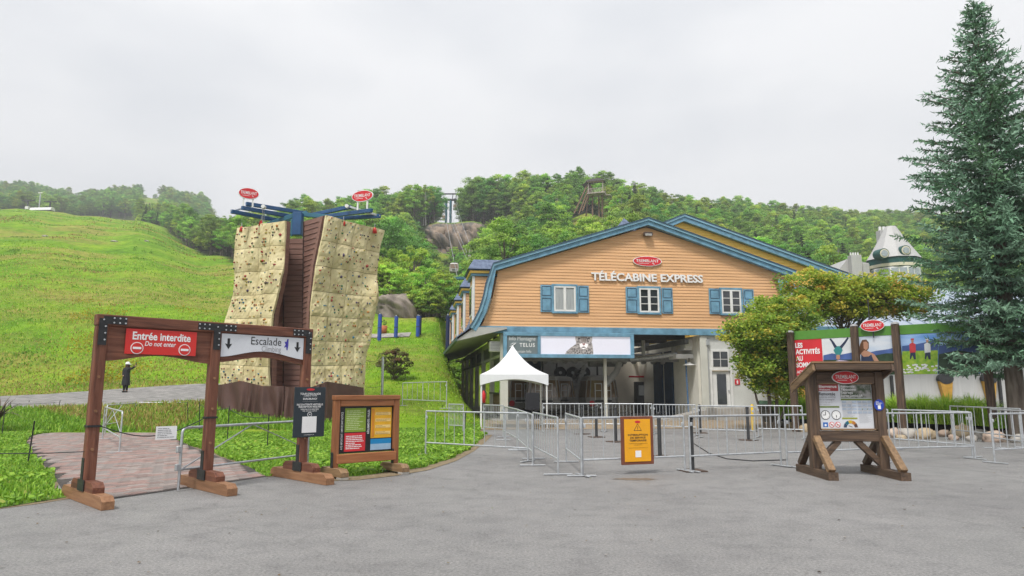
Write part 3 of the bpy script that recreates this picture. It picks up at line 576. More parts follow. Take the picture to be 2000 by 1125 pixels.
# windows with shutters
def window(pxl, pxr, pyt, pyb, shl, shr, pane_rows, curtain):
    s0, z1 = bx(pxl, pyt); s1, z0 = bx(pxr, pyb); w = thing('x', '', '') if False else None
    cs = MB(); cw = .11
    for q in (((s0 + s1) / 2, z1 + cw / 2, s1 - s0 + 2 * cw, cw), ((s0 + s1) / 2, z0 - cw / 2, s1 - s0 + 2 * cw, cw), (s0 - cw / 2, (z0 + z1) / 2, cw, z1 - z0), (s1 + cw / 2, (z0 + z1) / 2, cw, z1 - z0)): cs.box((q[0], -.075, q[1]), (q[2], .11, q[3]), None, 0, .01)
    win = cs.build('window', blue_trim, st)
    fr = MB(); fw = .09; mid = (s0 + s1) / 2
    for q in ((mid, z1 - fw / 2, s1 - s0, fw), (mid, z0 + fw / 2, s1 - s0, fw), (s0 + fw / 2, (z0 + z1) / 2, fw, z1 - z0 - 2 * fw), (s1 - fw / 2, (z0 + z1) / 2, fw, z1 - z0 - 2 * fw), (mid, (z0 + z1) / 2, .15, z1 - z0 - 2 * fw)): fr.box((q[0], -.09, q[1]), (q[2], .06, q[3]), None, 0, .008)
    fr.build('frame', white, win)
    gm = M('curtained_glass', (.34, .36, .36), .12, .12, 3, stretch=(6, 1, .4)) if curtain else glass
    for (a, c) in ((s0 + fw, mid - .075), (mid + .075, s1 - fw)):
        hh = (z1 - z0 - 2 * fw); rows = pane_rows
        for r in range(rows):
            box('pane', win, gm, ((a + c) / 2, -.068, z0 + fw + hh * (r + .5) / rows), (c - a, .012, hh / rows - .004))
            if r: box('glazing_bar', win, white, ((a + c) / 2, -.082, z0 + fw + hh * r / rows), (c - a, .03, .035))
    for (pl_, pr_) in (shl, shr):
        a, c = bx(pl_, pyt)[0], bx(pr_, pyt)[0]; sh = MB(); sh.box(((a + c) / 2, -.07, (z0 + z1) / 2), (c - a, .05, z1 - z0 + .1), None, 0, .008); so = sh.build('shutter', blue_trim, st)
        ww = c - a; hh = z1 - z0 + .1; zc = (z0 + z1) / 2
        for (zz0, zz1) in ((-.5, .06), (.06, .5)):
            rb = MB(); x0, x1 = (a + c) / 2 - ww / 2 + .08, (a + c) / 2 + ww / 2 - .08; lo_, hi_ = zc + hh * zz0 + .08, zc + hh * zz1 - .08
            for q in (((x0 + x1) / 2, hi_, x1 - x0, .035), ((x0 + x1) / 2, lo_, x1 - x0, .035), (x0, (lo_ + hi_) / 2, .035, hi_ - lo_ - .035), (x1, (lo_ + hi_) / 2, .035, hi_ - lo_ - .035)): rb.box((q[0], -.101, q[1]), (q[2], .014, q[3]))
            rb.build('shutter_panel', EDGE, so)
window(1081, 1124, 559, 609, ((1055, 1078)), ((1128, 1149)), 1, True)
window(1247, 1287, 563, 611, ((1221, 1244)), ((1291, 1312)), 3, False)
window(1407, 1447, 566, 613, ((1383, 1405)), ((1450, 1470)), 3, False)
# lettering and oval sign
s0, z_ = bx(1154, 540); s1, _ = bx(1371, 543)
text('TÉLÉCABINE EXPRESS', st, white_print, ((s0 + s1) / 2, -.10, z_), h=.44, w=s1 - s0, bold=.022, depth=.04)
def oval_sign(parent, c, a, b_, y, d=.05, name='oval_sign', rot=0.0, two=False):
    e = MB(); e.prism(ellipse(c[0], c[1], a, b_, 40), y, y + d); o = e.build(name, white_print, parent)
    e = MB(); e.prism(ellipse(c[0], c[1], a * .95, b_ * .91, 40), y - .006, y - .001); e.build('red_face', red_print, o)
    text('TREMBLANT', o, white_print, (c[0], y - .011, c[1] + b_ * .10), h=b_ * .58, w=a * 1.56, bold=.004)
    e = MB(); k = a * .3; e.add([(c[0] - a * .62, y - .010, c[1] - b_ * .46), (c[0] + a * .1, y - .010, c[1] - b_ * .46), (c[0] + a * .1, y - .010, c[1] - b_ * .40), (c[0] - a * .62, y - .010, c[1] - b_ * .40)], [(0, 1, 2, 3)])
    e.add([(c[0] + a * .30, y - .010, c[1] - b_ * .30), (c[0] + a * .44, y - .010, c[1] - b_ * .62), (c[0] + a * .50, y - .010, c[1] - b_ * .58), (c[0] + a * .36, y - .010, c[1] - b_ * .30)], [(0, 1, 2, 3)]); e.build('underline', white_print, o)
    return o
s0, z_ = bx(1263, 511); oval_sign(st, (s0, z_), bx(1291, 511)[0] - s0, .29, -.12)
s0, z_ = bx(1263, 459); fl = MB(); fl.box((s0, -.22, z_), (.50, .26, .22), None, 0, .03); f = fl.build('floodlight', M('bronze_metal', (.07, .05, .04), .5, .1), st); box('lens', f, M('lamp_glass', (.35, .34, .32), .2, .1), (s0, -.30, z_ - .06), (.40, .14, .13), .01)
# the long display board
y_s = -.45
d0 = BF.px(983, 648, y_s); d1 = BF.px(1239, 700, y_s)
disp = thing('display_board', 'long blue framed board with white video screen showing a snow leopard', 'display', BF.w((d0[0] + d1[0]) / 2, y_s, d1[1]), BF.a)
cx0 = (d0[0] + d1[0]) / 2; W_ = d1[0] - d0[0]; H_ = d0[1] - d1[1]
def db(px, py): s, z = BF.px(px, py, y_s); return s - cx0, z - d1[1]
box('housing', disp, dark, (0, .20, H_ / 2), (W_ - .06, .28, H_ - .06))
fw = .20
for q in ((0, H_ - fw / 2, W_, fw), (0, fw / 2, W_, fw), (-W_ / 2 + fw / 2, H_ / 2, fw, H_ - 2 * fw), (W_ / 2 - fw / 2, H_ / 2, fw, H_ - 2 * fw), (db(1053, 670)[0], H_ / 2, .16, H_ - 2 * fw)):
    box('frame', disp, blue_trim, (q[0], .03, q[1]), (q[2], .12, q[3]), .012)
xm = db(1053, 670)[0]; GP = M('grey_sign_panel', (.15, .19, .20), .5, .06, 2); xl = -W_ / 2 + fw
box('name_panel', disp, GP, ((xl + xm - .08) / 2, .055, H_ / 2), (xm - .08 - xl, .03, H_ - 2 * fw))
ctr = (xl + xm - .08) / 2; pw_ = xm - .08 - xl; LG = M('pale_lettering', (.70, .72, .72), .5, .02)
text('Info Montagne', disp, LG, (ctr, .036, H_ / 2 + .35), h=.22, w=pw_ * .86); text('TELUS', disp, white_print, (ctr + pw_ * .16, .036, H_ / 2), h=.20, w=pw_ * .50, bold=.02, spacing=1.2); text('Mountain Info', disp, LG, (ctr, .036, H_ / 2 - .34), h=.15, w=pw_ * .58)
sw = MB(); sx_ = ctr - pw_ * .30
sw.tube([(sx_ - .2, .034, H_ / 2 - .10), (sx_ - .04, .034, H_ / 2 - .07), (sx_ + .10, .034, H_ / 2 + .05), (sx_ + .18, .034, H_ / 2 + .11)], [.01, .03, .025, .008], 6); sw.tube([(sx_ - .14, .034, H_ / 2 + .02), (sx_, .034, H_ / 2 + .08), (sx_ + .16, .034, H_ / 2 + .10)], [.008, .02, .008], 6); sw.build('swoosh_mark', LG, disp)
SCR = M('lit_white_screen', (.62, .62, .70), .4, .01, emit=.16)
x0, x1 = xm + .08, W_ / 2 - fw; sc = box('screen', disp, SCR, ((x0 + x1) / 2, .055, H_ / 2), (x1 - x0, .03, H_ - 2 * fw))
# the snow leopard on the screen, flat print in layers
def scr(px, py): return db(px, py)
def flat(name, parent, mat, poly, y):
    b = MB(); b.add([(p[0], y, p[1]) for p in poly], [tuple(range(len(poly)))]); return b.build(name, mat, parent)
L1 = M('leopard_pale', (.38, .35, .34), .5, .35, 9, emit=.05); L2 = M('leopard_grey', (.24, .21, .20), .5, .3, 12, emit=.03); L3 = M('leopard_spot', (.085, .075, .08), .5, .1, emit=.02); L4 = M('leopard_muzzle', (.72, .69, .69), .5, .08, emit=.25); L5 = M('leopard_nose', (.34, .20, .19), .5, .1, emit=.08)
zt = H_ - fw - .005; zbm = fw + .005
def clampz(P): return [(a, min(max(b, zbm), zt)) for a, b in P]
body = clampz([scr(*p) for p in ((1104, 692), (1108, 685), (1116, 678), (1125, 672), (1127, 660), (1140, 656), (1152, 658), (1157, 672), (1159, 684), (1159, 692))]); flat('leopard_body', sc, L1, body, .036)
head = clampz([scr(*p) for p in ((1124, 654), (1130, 650), (1151, 650), (1157, 654), (1157, 664), (1153, 674), (1145, 680), (1137, 680), (1128, 673), (1124, 664))]); flat('leopard_head', sc, L1, head, .034)
flat('leopard_forehead', sc, L2, clampz([scr(*p) for p in ((1134, 650), (1146, 650), (1145, 664), (1142, 672), (1137, 672), (1135, 664))]), .0325)
flat('leopard_muzzle', sc, L4, clampz([scr(*p) for p in ((1132, 672), (1140, 669), (1149, 672), (1147, 679), (1140, 682), (1134, 679))]), .031)
flat('leopard_nose', sc, L5, [scr(*p) for p in ((1137, 670), (1144, 670), (1142, 674.5), (1139, 674.5))], .0295)
for (ex_, ey_) in ((1131, 661), (1150, 661)): flat('leopard_eye', sc, L3, ellipse(*scr(ex_, ey_), .07, .035, 10), .0295)
flat('leopard_mouth', sc, L3, [scr(*p) for p in ((1134, 678), (1140, 676.5), (1146, 678), (1140, 679.5))], .0295)
sp = MB()
for k in range(130):
    a, c = rnd.uniform(1105, 1158), rnd.uniform(655, 691)
    if inside(body, np.array([scr(a, c)[0]]), np.array([scr(a, c)[1]]))[0] and not (1133 < a < 1148 and 664 < c < 683):
        e = ellipse(*scr(a, c), rnd.uniform(.02, .05), rnd.uniform(.015, .03), 7); sp.add([(p[0], .0285, min(max(p[1], zbm), zt)) for p in e], [tuple(range(7))])
sp.build('leopard_spots', L3, sc)['kind'] = 'stuff'
# ---------------- ground floor
gz = -.05
floor_z = .0
b = MB(); b.box(((colx - .4 + 24) / 2, 16.2, -.03), (24 - colx + .8, 32.6, .14)); b.build('floor_slab', CONC, st)
zt_ = bz0 + .02
def colum(px, n=0.0, w=.28, d=.28, m=PALEWALL, name='column', zt=None):
    s, _ = BF.px(px, 720, n); return box(name, st, m, (s, n + d / 2, (zt or zt_) / 2 + .02), (w, d, (zt or zt_) - .04), .015)
colum(985, .06, .42, .34); colum(1182.5, .25, .16, .16)
# left side: posts, rails and panels
for i, n in enumerate((6.2, 11.5, 16.5, 21.5, 26.5, 31.5)): box('side_column', st, PALEWALL, (colx + .05, n, zt_ / 2), (.28, .30, zt_ - .06), .015)
for z, h in ((zt_ - .18, .34), (zt_ - 1.15, .16)): box('side_rail', st, PALEWALL, (colx + .05, 15.9, z), (.16, 30.6, h), .01)
for i, (n0, n1) in enumerate(((.5, 6.0), (6.4, 11.3), (11.7, 16.3), (16.7, 21.3))): box('side_pane', st, M('grey_side_panel', (.16, .17, .17), .3, .15), (colx + .05, (n0 + n1) / 2, zt_ - .72), (.04, n1 - n0, .68))
box('side_shutter', st, dark, (colx + .12, 3.2, zt_ - 1.7), (.05, 5.2, .9)); box('side_counter', st, M('brown_panel', (.22, .14, .08), .6, .15), (colx + .1, 3.4, .85), (.08, 4.6, 1.1)); box('counter_top', st, dark, (colx, 3.4, 1.45), (.35, 4.8, .07))
cab = MB()
s_, z_ = BF.px(911 + 64, 676, .0)
ac = box('air_conditioner', st, white, (colx - .42, .5, bx(975, 676)[1]), (.72, .5, .56), .03); bb = MB()
for k in range(6): bb.box((colx - .42, .243, bx(975, 676)[1] - .2 + k * .08), (.56, .012, .02))
bb.build('grille', grey_print, ac)
# right wall with door
ow = bx(1372, 720)[0]; we = 25.0
PW2 = M('white_cladding', (.62, .63, .60), .6, .05, 1.5)
dl, dr = bx(1392, 760)[0], bx(1428, 760)[0]; dzt = bx(1410, 724)[1]; dzb = bx(1410, 794)[1]
wl, wr, wt, wb = bx(1394, 760)[0], bx(1424, 760)[0], bx(1410, 686)[1], bx(1410, 717)[1]
box('front_wall', st, PW2, ((ow + dl) / 2, .15, zt_ / 2), (dl - ow, .24, zt_ - .02)); box('front_wall', st, PW2, ((dr + we) / 2, .15, zt_ / 2), (we - dr, .24, zt_ - .02))
box('front_wall', st, PW2, ((dl + dr) / 2, .15, dzb / 2), (dr - dl, .24, dzb)); box('front_wall', st, PW2, ((dl + dr) / 2, .15, (dzt + zt_) / 2 + .02), (dr - dl, .24, zt_ - dzt - .04))
dw = box('door', st, white, ((dl + dr) / 2, .12, (dzb + dzt) / 2), (dr - dl - .02, .06, dzt - dzb - .02), .01)
box('door_glass', dw, glass, (bx(1411, 760)[0], .07, bx(1411, 760)[1]), (bx(1420, 760)[0] - bx(1402, 760)[0], .03, bx(1411, 731)[1] - bx(1411, 790)[1]), .004); box('handle', dw, steel, (dr - .12, .03, (dzb + dzt) / 2 - .1), (.10, .07, .05), .01)
for q in ((dl - .06, (dzb + dzt) / 2, .12, dzt - dzb), (dr + .06, (dzb + dzt) / 2, .12, dzt - dzb), ((dl + dr) / 2, dzt + .07, dr - dl + .24, .14)): box('door_casing', st, white, (q[0], .01, q[1]), (q[2], .08, q[3]), .01)
wn_ = box('transom_window', st, white, ((wl + wr) / 2, .01, (wt + wb) / 2), (wr - wl + .16, .07, wt - wb + .16), .01)
for i in range(2):
    for j in range(2): box('pane', wn_, glass, (wl + (wr - wl) * (i + .5) / 2, -.03, wb + (wt - wb) * (j + .5) / 2), ((wr - wl) / 2 - .05, .02, (wt - wb) / 2 - .05))
box('corner_board', st, PALEWALL, (ow + .1, -.01, zt_ / 2), (.42, .10, zt_ - .03), .01); box('junction_box', st, steel, (bx(1381, 669)[0], -.10, bx(1381, 669)[1]), (.18, .10, .34), .01)
tube('conduit', st, steel, [(bx(1381, 676)[0], -.08, bx(1381, 676)[1]), (bx(1381, 676)[0], -.08, .6)], .02, 6)
sg = bx(1440, 746); box('red_wall_sign', st, red_print, (sg[0], .0, sg[1]), (.30, .02, .30)); flat('sign_figure', st, white_print, [(sg[0] - .04, sg[1] - .1), (sg[0] + .04, sg[1] - .1), (sg[0] + .05, sg[1] + .05), (sg[0], sg[1] + .11), (sg[0] - .05, sg[1] + .05)], -.013)
box('entry_landing', st, CONC, ((dl + dr) / 2 + .2, -.75, dzb / 2 - .04), (2.4, 1.5, dzb), .02)
b = MB(); b.prism([(dl - .9, dzb - .15), (dl - .9, .0), (dl - 3.4, .0), (dl - 3.4, .06)], -1.2, -.2); b.build('ramp', CONC, st)
# interior: ceiling, back wall, right inner wall
inr = ow - .1
box('ceiling', st, M('dark_ceiling', (.5, .5, .48), .8, .2), ((colx + inr) / 2, 2.1, zt_ + .28), (inr - colx, 3.8, .08)); box('back_wall', st, INWALL, ((4.2 + inr) / 2, 10.72, zt_ + 1.4), (inr - 4.2, .2, 2.79));  # ceiling cut short to let sky light in; raised back wall screens the gap
box('back_wall', st, INWALL, ((4.2 + inr) / 2, 10.7, zt_ / 2), (inr - 4.2, .2, zt_)); box('inner_wall', st, M('inner_pale_wall', (.74, .72, .64), .7, .05, 1.2), (inr + .1, 6.6, zt_ / 2), (.18, 12.4, zt_))
for n in (2.2, 5.2, 8.5): box('ceiling_beam', st, dark, ((colx + inr) / 2, n, zt_ + .05), (inr - colx, .22, .32))
for s in (3.6, 7.2, 10.8): box('cross_beam', st, M('grey_beam', (.16, .165, .17), .6, .15), (s, 6.5, zt_ - .32), (.20, 12.0, .30))
bl = M('dark_blue_panel', (.018, .045, .085), .5, .2, 3)
for (a, c) in ((4.1, 5.5), (5.9, 7.5)): box('blue_sliding_panel', st, bl, (inr - .04, (a + c) / 2, 2.05), (.10, c - a, 4.0), .02)
for k, px_ in enumerate((1094, 1118, 1141)):
    s_, z_ = BF.px(px_, 728, 10.4); f = MB(); f.tube([(s_, 10.56, z_), (s_, 10.30, z_)], .42, 20); fo = f.build('wall_fan', dark, st); tube('hub', fo, steel, [(s_, 10.30, z_), (s_, 10.25, z_)], .11, 12); box('fan_frame', fo, steel, (s_, 10.58, z_), (1.0, .03, 1.0), .01)
# white catwalk with lamp on the right of the opening
c0, zc = BF.px(1318, 696, 1.2); c1, _ = BF.px(1374, 696, 1.2)
cw_ = box('catwalk', st, white, ((c0 + c1) / 2, 1.6, zc), (c1 - c0, 1.2, .26), .02); box('catwalk_box', st, white, (c1 - .7, 1.4, zc + .75), (.9, .8, .55), .02); box('catwalk_shelf', st, white, (c1 - .5, 1.6, zc + .42), (1.4, 1.0, .12), .02)
tube('catwalk_arm', st, steel, [(c0 + .2, 1.3, zc + .15), (c0 - .8, 2.2, zc + .0), (c0 - 2.0, 3.2, zc - .1)], .13, 8); bmx = BF.px(1346, 712, .9); lm = MB(); lm.lathe([(.0, .14), (.10, .12), (.16, .05), (.36, -.02), (.36, -.05), (.0, -.05)], 20, 0, (bmx[0], .9, bmx[1])); lm.build('dish_lamp', white, st); tube('lamp_rod', st, dark, [(bmx[0], .9, bmx[1] + .1), (bmx[0], .9, zc - .1)], .03, 6)
s_ = BF.px(1341, 740, 1.0)[0]; tube('blue_pipe', st, M('blue_pipe_paint', (.06, .14, .28), .5, .1), [(s_, 1.0, zc - .2), (s_, 1.0, 2.6), (s_ + .05, 1.0, .1)], .045, 8)
gs = BF.px(1333, 766, 4.0); box('safety_board', st, M('green_print', (.06, .20, .07), .5, .05), (gs[0] - .15, 4.0, gs[1]), (.32, .03, .62)); box('safety_board', st, red_print, (gs[0] + .18, 4.0, gs[1]), (.30, .03, .62))
s_, z_ = BF.px(1253, 768, 10); box('control_cabinet', st, dark, (s_, 10, z_ - .3), (.95, .5, 2.2), .02); box('cabinet_window', st, M('cabinet_glass', (.30, .32, .33), .2, .1), (s_, 9.72, z_ + .2), (.6, .03, .7)); box('red_pipe_rack', st, red_print, (s_ - .2, 9.8, z_ + 1.15), (1.5, .2, .12), .02)
# machinery under the ceiling: rails, sheaves, ducts, sloping ladder
GRM = M('grey_machine_paint', (.24, .25, .25), .5, .2, 3); LGM = M('light_machine_paint', (.48, .49, .48), .5, .1, 3)
for (n, z) in ((3.4, zt_ - 1.25), (6.6, zt_ - 1.05)): box('overhead_rail', st, GRM, (6.6, n, z), (12.0, .35, .26), .02)
for k in range(6): box('rail_hanger', st, LGM, (1.6 + k * 1.9, 3.4, zt_ - .62), (.18, .18, 1.1), .01)
for k in range(16): tube('tyre_wheel', st, GRM, [(1.4 + k * .62, 4.1, zt_ - 1.35), (1.4 + k * .62, 4.3, zt_ - 1.35)], .15, 14)
a0 = BF.px(1118, 785, 9.0); a1 = BF.px(1142, 714, 9.0); bar('sloping_stringer', st, LGM, (a0[0], 9.0, a0[1]), (a1[0], 9.0, a1[1]), .10, .30, .01); a0 = BF.px(1103, 785, 9.6); a1 = BF.px(1127, 720, 9.6); bar('sloping_stringer', st, GRM, (a0[0], 9.6, a0[1]), (a1[0], 9.6, a1[1]), .08, .22, .01)
for k in range(8): f_ = k / 8 + .06; p = BF.px(1110 + 24 * f_, 785 - 68 * f_, 9.3); box('ladder_tread', st, GRM, (p[0], 9.3, p[1]), (.35, .7, .05))
p = [BF.px(a, c, 5.5) for a, c in ((1208, 690), (1209, 710), (1204, 726), (1192, 740), (1184, 752))]; tube('air_duct', st, LGM, [(q[0], 5.5, q[1]) for q in p], .20, 12)
p0, p1 = BF.px(1150, 705, 7), BF.px(1215, 705, 7); tube('air_duct', st, GRM, [(p0[0], 7, p0[1]), (p1[0], 7, p1[1])], .38, 14)
p0, p1 = BF.px(1235, 697, 6), BF.px(1295, 697, 6); tube('air_duct', st, GRM, [(p0[0], 6, p0[1]), (p1[0], 6, p1[1])], .22, 12)
box('pale_work_panel', st, LGM, (BF.px(1120, 760, 10.4)[0], 10.55, 2.0), (4.6, .06, 3.6), .02)
tl = M('teal_steel', (.02, .14, .17), .5, .15, 3)
box('teal_support', st, tl, (BF.px(992, 760, 9)[0], 9.0, zt_ / 2), (.75, .6, zt_ - .1), .03); box('dark_support', st, bl, (BF.px(1033, 730, 10)[0], 10, zt_ / 2), (1.6, .5, zt_ - .1), .03); bar('teal_brace', st, dark, (BF.px(1000, 728, 9)[0], 8.6, BF.px(1000, 728, 9)[1] + .6), (BF.px(1020, 752, 9)[0], 8.6, BF.px(1020, 752, 9)[1]), .3, .3)
# dormers along the left roof
for k, n in enumerate((1.6, 8.3, 14.8, 21.0, 27.2)):
    sL = BF.px(925, 560, 1.6)[0] - .0; zt0 = bx(940, 532)[1] * 1.0; 
    dm = MB(); xo = lc[2][0] - .62; xi = shoulder[0] + .55; zlo = lc[1][1] + .25; zhi = shoulder[1] - .22
    dm.box(((xo + xi) / 2, n, (zlo + zhi) / 2), (xi - xo, 2.3, zhi - zlo)); do = dm.build('dormer', ORANGE, st)
    nbd = 13
    for j in range(nbd):                      # clapboards on the side that faces the plaza
        z0 = zlo + (zhi - zlo) * j / nbd; z1 = zlo + (zhi - zlo) * (j + 1) / nbd; b = MB(); b.add([(xo + .08, n - 1.19, z0), (xi, n - 1.19, z0), (xi, n - 1.165, z1), (xo + .08, n - 1.165, z1), (xi, n - 1.15, z0), (xo + .08, n - 1.15, z0)], [(0, 1, 2, 3), (0, 5, 4, 1)]); b.build('siding_board', ORANGE, do)
    box('corner_board', do, white, (xo, n - 1.12, (zlo + zhi) / 2), (.14, .16, zhi - zlo), .01)
    box('window_frame', do, white, (xo - .02, n, (zlo + zhi) / 2 - .05), (.08, 1.5, (zhi - zlo) * .7), .01); box('pane', do, glass, (xo - .07, n, (zlo + zhi) / 2 - .05), (.03, 1.2, (zhi - zlo) * .6))
    for (zz, hh, m, gr) in ((zhi + .08, .14, blue_trim, .14), (zhi + .22, .15, YELLOW, .22), (zhi + .33, .07, EDGE, .28)): box('cornice', do, m, ((xo + xi) / 2 - gr / 2, n, zz), (xi - xo + gr, 2.3 + 2 * gr, hh), .01)
    rf = MB(); zA = zhi + .37; x0, x1 = xo - .34, xi + .3; y0, y1 = n - 1.5, n + 1.5; rf.add([(x0, y0, zA), (x1, y0, zA), (x1, y1, zA), (x0, y1, zA), (x0 + .35, n - .9, zA + .62), (x1, n - .9, zA + .62), (x1, n + .9, zA + .62), (x0 + .35, n + .9, zA + .62)], [(0, 1, 5, 4), (1, 2, 6, 5), (2, 3, 7, 6), (3, 0, 4, 7), (4, 5, 6, 7), (3, 2, 1, 0)]); rf.build('dormer_roof', SHING, do)
s_, z_ = BF.px(1219, 436, 3.0); cu = MB(); cu.add([(s_ - .7, 2.3, z_ - .6), (s_ + .7, 2.3, z_ - .6), (s_ + .7, 3.7, z_ - .6), (s_ - .7, 3.7, z_ - .6), (s_, 3.0, z_ + .32)], [(0, 1, 4), (1, 2, 4), (2, 3, 4), (3, 0, 4)]); cu.box((s_, 3.0, z_ - .9), (1.3, 1.3, .8)); cu.build('roof_cupola', SHING, st)
# ---------------- yellow hall behind
YN = 12.0
yh = thing('yellow_hall', 'yellow clapboard hall rising behind the orange gondola station gable', 'building', BF.w(0, YN, 0), BF.a)
def yx(px, py): return BF.px(px, py, YN)
ya = yx(1332, 434); yl = yx(1200, 489); yr = yx(1680, 560)
slope_l = (ya[1] - yl[1]) / (ya[0] - yl[0]); slope_r = (ya[1] - yr[1]) / (yr[0] - ya[0])
zb2 = yx(1500, 600)[1]; nb2 = 26; dz2 = (ya[1] - zb2) / nb2
for i in range(nb2):
    z0, z1 = zb2 + i * dz2, zb2 + (i + 1) * dz2
    f = lambda z: (max(ya[0] - (ya[1] - z) / slope_l, ya[0] - 6.5), min(ya[0] + (ya[1] - z) / slope_r, yr[0] - .3))
    a0, b0 = f(z0); a1, b1 = f(z1); b = MB(); b.add([(a0, -.045, z0), (b0, -.045, z0), (b1, -.012, z1), (a1, -.012, z1), (a0, .05, z0), (b0, .05, z0)], [(0, 1, 2, 3), (0, 4, 5, 1)]); b.build('siding_board', YELLOW, yh)
ypt = [(ya[0] - 6.5, ya[1] - 6.5 * slope_l), ya, yr]
for nm, o_, w_, d_, y_, m_ in (('rake_board', 0, .34, .30, -.40, blue_trim), ('upper_rake_board', .34, .18, .34, -.48, LIGHTB), ('drip_edge', .52, .05, .36, -.52, EDGE)):
    rake(nm, off(ypt, o_) if o_ else ypt, w_, d_, y_, m_, yh)
for seg in (ypt[:2], ypt[1:]): roof_sheet('roof', off(seg, .53), -.5, 26, SHING, yh)
box('wall', yh, YELLOW, ((ya[0] + yr[0]) / 2, 13, zb2 / 2), (yr[0] - ya[0] - .6, 25.8, zb2)); 
# ================================================================== trees
BARK = M('grey_brown_bark', (.085, .065, .05), .9, col2=(.18, .15, .12), scale=3, stretch=(3, 3, .6), bump=.5)
PALEBARK = M('pale_bark', (.30, .28, .25), .8, col2=(.46, .44, .40), scale=3, stretch=(2, 2, 3), bump=.2)
LEAF = leaf_mat('broad_leaves', .42, .032, .32)
NEED = leaf_mat('spruce_needles', .12, .008, .10, .6)
MAPLE = leaf_mat('maple_leaves', .5, 0, 0)
def unit(n):
    v = rs.normal(size=(n, 3)); return v / np.linalg.norm(v, axis=1, keepdims=True)
def leaf_quads(P_, nrm, size, col, aspect=.7):
    """one slightly folded leaf patch per point"""
    n = len(P_); t = np.cross(nrm, unit(n)); t /= np.maximum(np.linalg.norm(t, axis=1, keepdims=True), 1e-6); b = np.cross(nrm, t); s = size[:, None]
    V = np.stack([P_ - t * s * .5, P_ + b * s * aspect * .5 + nrm * s * .08, P_ + t * s * .5, P_ - b * s * aspect * .5 + nrm * s * .08], 1).reshape(-1, 3)
    return V, np.arange(n * 4).reshape(n, 4), np.repeat(col, 4, 0)
def limb_mesh(b, p0, p1, r0, r1, n=6, k=4, wob=.08):
    p0, p1 = Vector(p0), Vector(p1); L = (p1 - p0).length; pts = []; rr = []
    for i in range(k + 1):
        f = i / k; o = Vector((rnd.uniform(-1, 1), rnd.uniform(-1, 1), rnd.uniform(-.4, .4))) * L * wob * (f if i < k else .3); pts.append(p0.lerp(p1, f) + (o if i else Vector((0, 0, 0)))); rr.append(r0 + (r1 - r0) * f)
    b.tube(pts, rr, n); return pts
def broad_tree(name, H, rx, base, ncl, per, size, pal, wts, bark=BARK, mat=LEAF, top=.8, seedshape=None):
    """trunk mesh and crown mesh in local coordinates"""
    b = MB(); tp = limb_mesh(b, (0, 0, -.4), (rnd.uniform(-.3, .3), rnd.uniform(-.3, .3), H * .82), H * .018 + .04, .03, 7, 6, .02)
    cz = (base + H) / 2; rz_ = (H - base) / 2; Pn, Nn, Cn, Sn = [], [], [], []
    pal = np.array(pal); w = np.array(wts, float); w /= w.sum()
    for i in range(ncl):
        for _ in range(20):
            q = unit(1)[0] * rs.uniform(.25, .99) ** .7 ; 
            if q[2] > -.85: break
        fz = (q[2] + 1) / 2; taper = (1 - .55 * max(0, q[2]) ** 1.5) if top < .9 else 1
        c = np.array([q[0] * rx * taper, q[1] * rx * taper, cz + q[2] * rz_ * .92]); cr_ = rs.uniform(.15, .30) * rx * .95
        if i % 2 == 0:
            t0 = tp[min(len(tp) - 1, max(1, int(len(tp) * (c[2] / H) * .8)))]; limb_mesh(b, t0, c, .05 + H * .003, .015, 4, 2, .06)
        u = unit(per); u[:, 2] = np.where(u[:, 2] < -.3, -u[:, 2] * .4, u[:, 2]); rad = cr_ * rs.uniform(.35, 1.15, (per, 1)); p = c + u * rad * np.array([1, 1, .72]); nrm = u * .6 + unit(per) * .6 + np.array([0, 0, .35]); nrm /= np.linalg.norm(nrm, axis=1, keepdims=True)
        Pn.append(p); Nn.append(nrm); cc = pal[rs.choice(len(pal), p=w)] * rs.uniform(.8, 1.2); Cn.append(cc * rs.uniform(.78, 1.22, (per, 1))); Sn.append(rs.uniform(.65, 1.35, per) * size)
    V, F_, c = leaf_quads(np.concatenate(Pn), np.concatenate(Nn), np.concatenate(Sn), np.concatenate(Cn))
    return b.mesh(name + '_trunk', bark), np_mesh(name + '_crown', V, F_, mat, False, c)
def fir_tree(name, H, r, pal):
    b = MB(); b.tube([(0, 0, -.3), (0, 0, H * .5), (0, 0, H)], [.16, .09, .02], 6); Pn, Nn, Cn, Sn = [], [], [], []
    for z in np.arange(H * .1, H * .99, .45):
        rr = r * (1 - z / H) ** .85 + .1; k = int(6 + rr * 9)
        for j in range(k):
            a = rs.uniform(0, 6.28); m = int(4 + rr * 4); f = rs.uniform(.15, 1, m); p = np.stack([np.cos(a) * rr * f, np.sin(a) * rr * f, z - .25 * f * rr + rs.uniform(-.1, .1, m)], 1); Pn.append(p); Nn.append(unit(m) * .5 + np.array([0, 0, .8])); Cn.append(np.array(pal) * rs.uniform(.7, 1.3, (m, 1))); Sn.append(rs.uniform(.25, .5, m))
    N_ = np.concatenate(Nn); N_ /= np.linalg.norm(N_, axis=1, keepdims=True); V, F_, c = leaf_quads(np.concatenate(Pn), N_, np.concatenate(Sn), np.concatenate(Cn), .45)
    return b.mesh(name + '_trunk', BARK), np_mesh(name + '_crown', V, F_, LEAF, False, c)
MID = [(.25, .43, .065), (.31, .50, .075), (.38, .55, .09), (.19, .34, .06)]
DRK = [(.16, .31, .065), (.20, .37, .07), (.24, .41, .08)]
LGT = [(.36, .53, .07), (.44, .58, .08), (.30, .46, .07), (.50, .55, .11)]
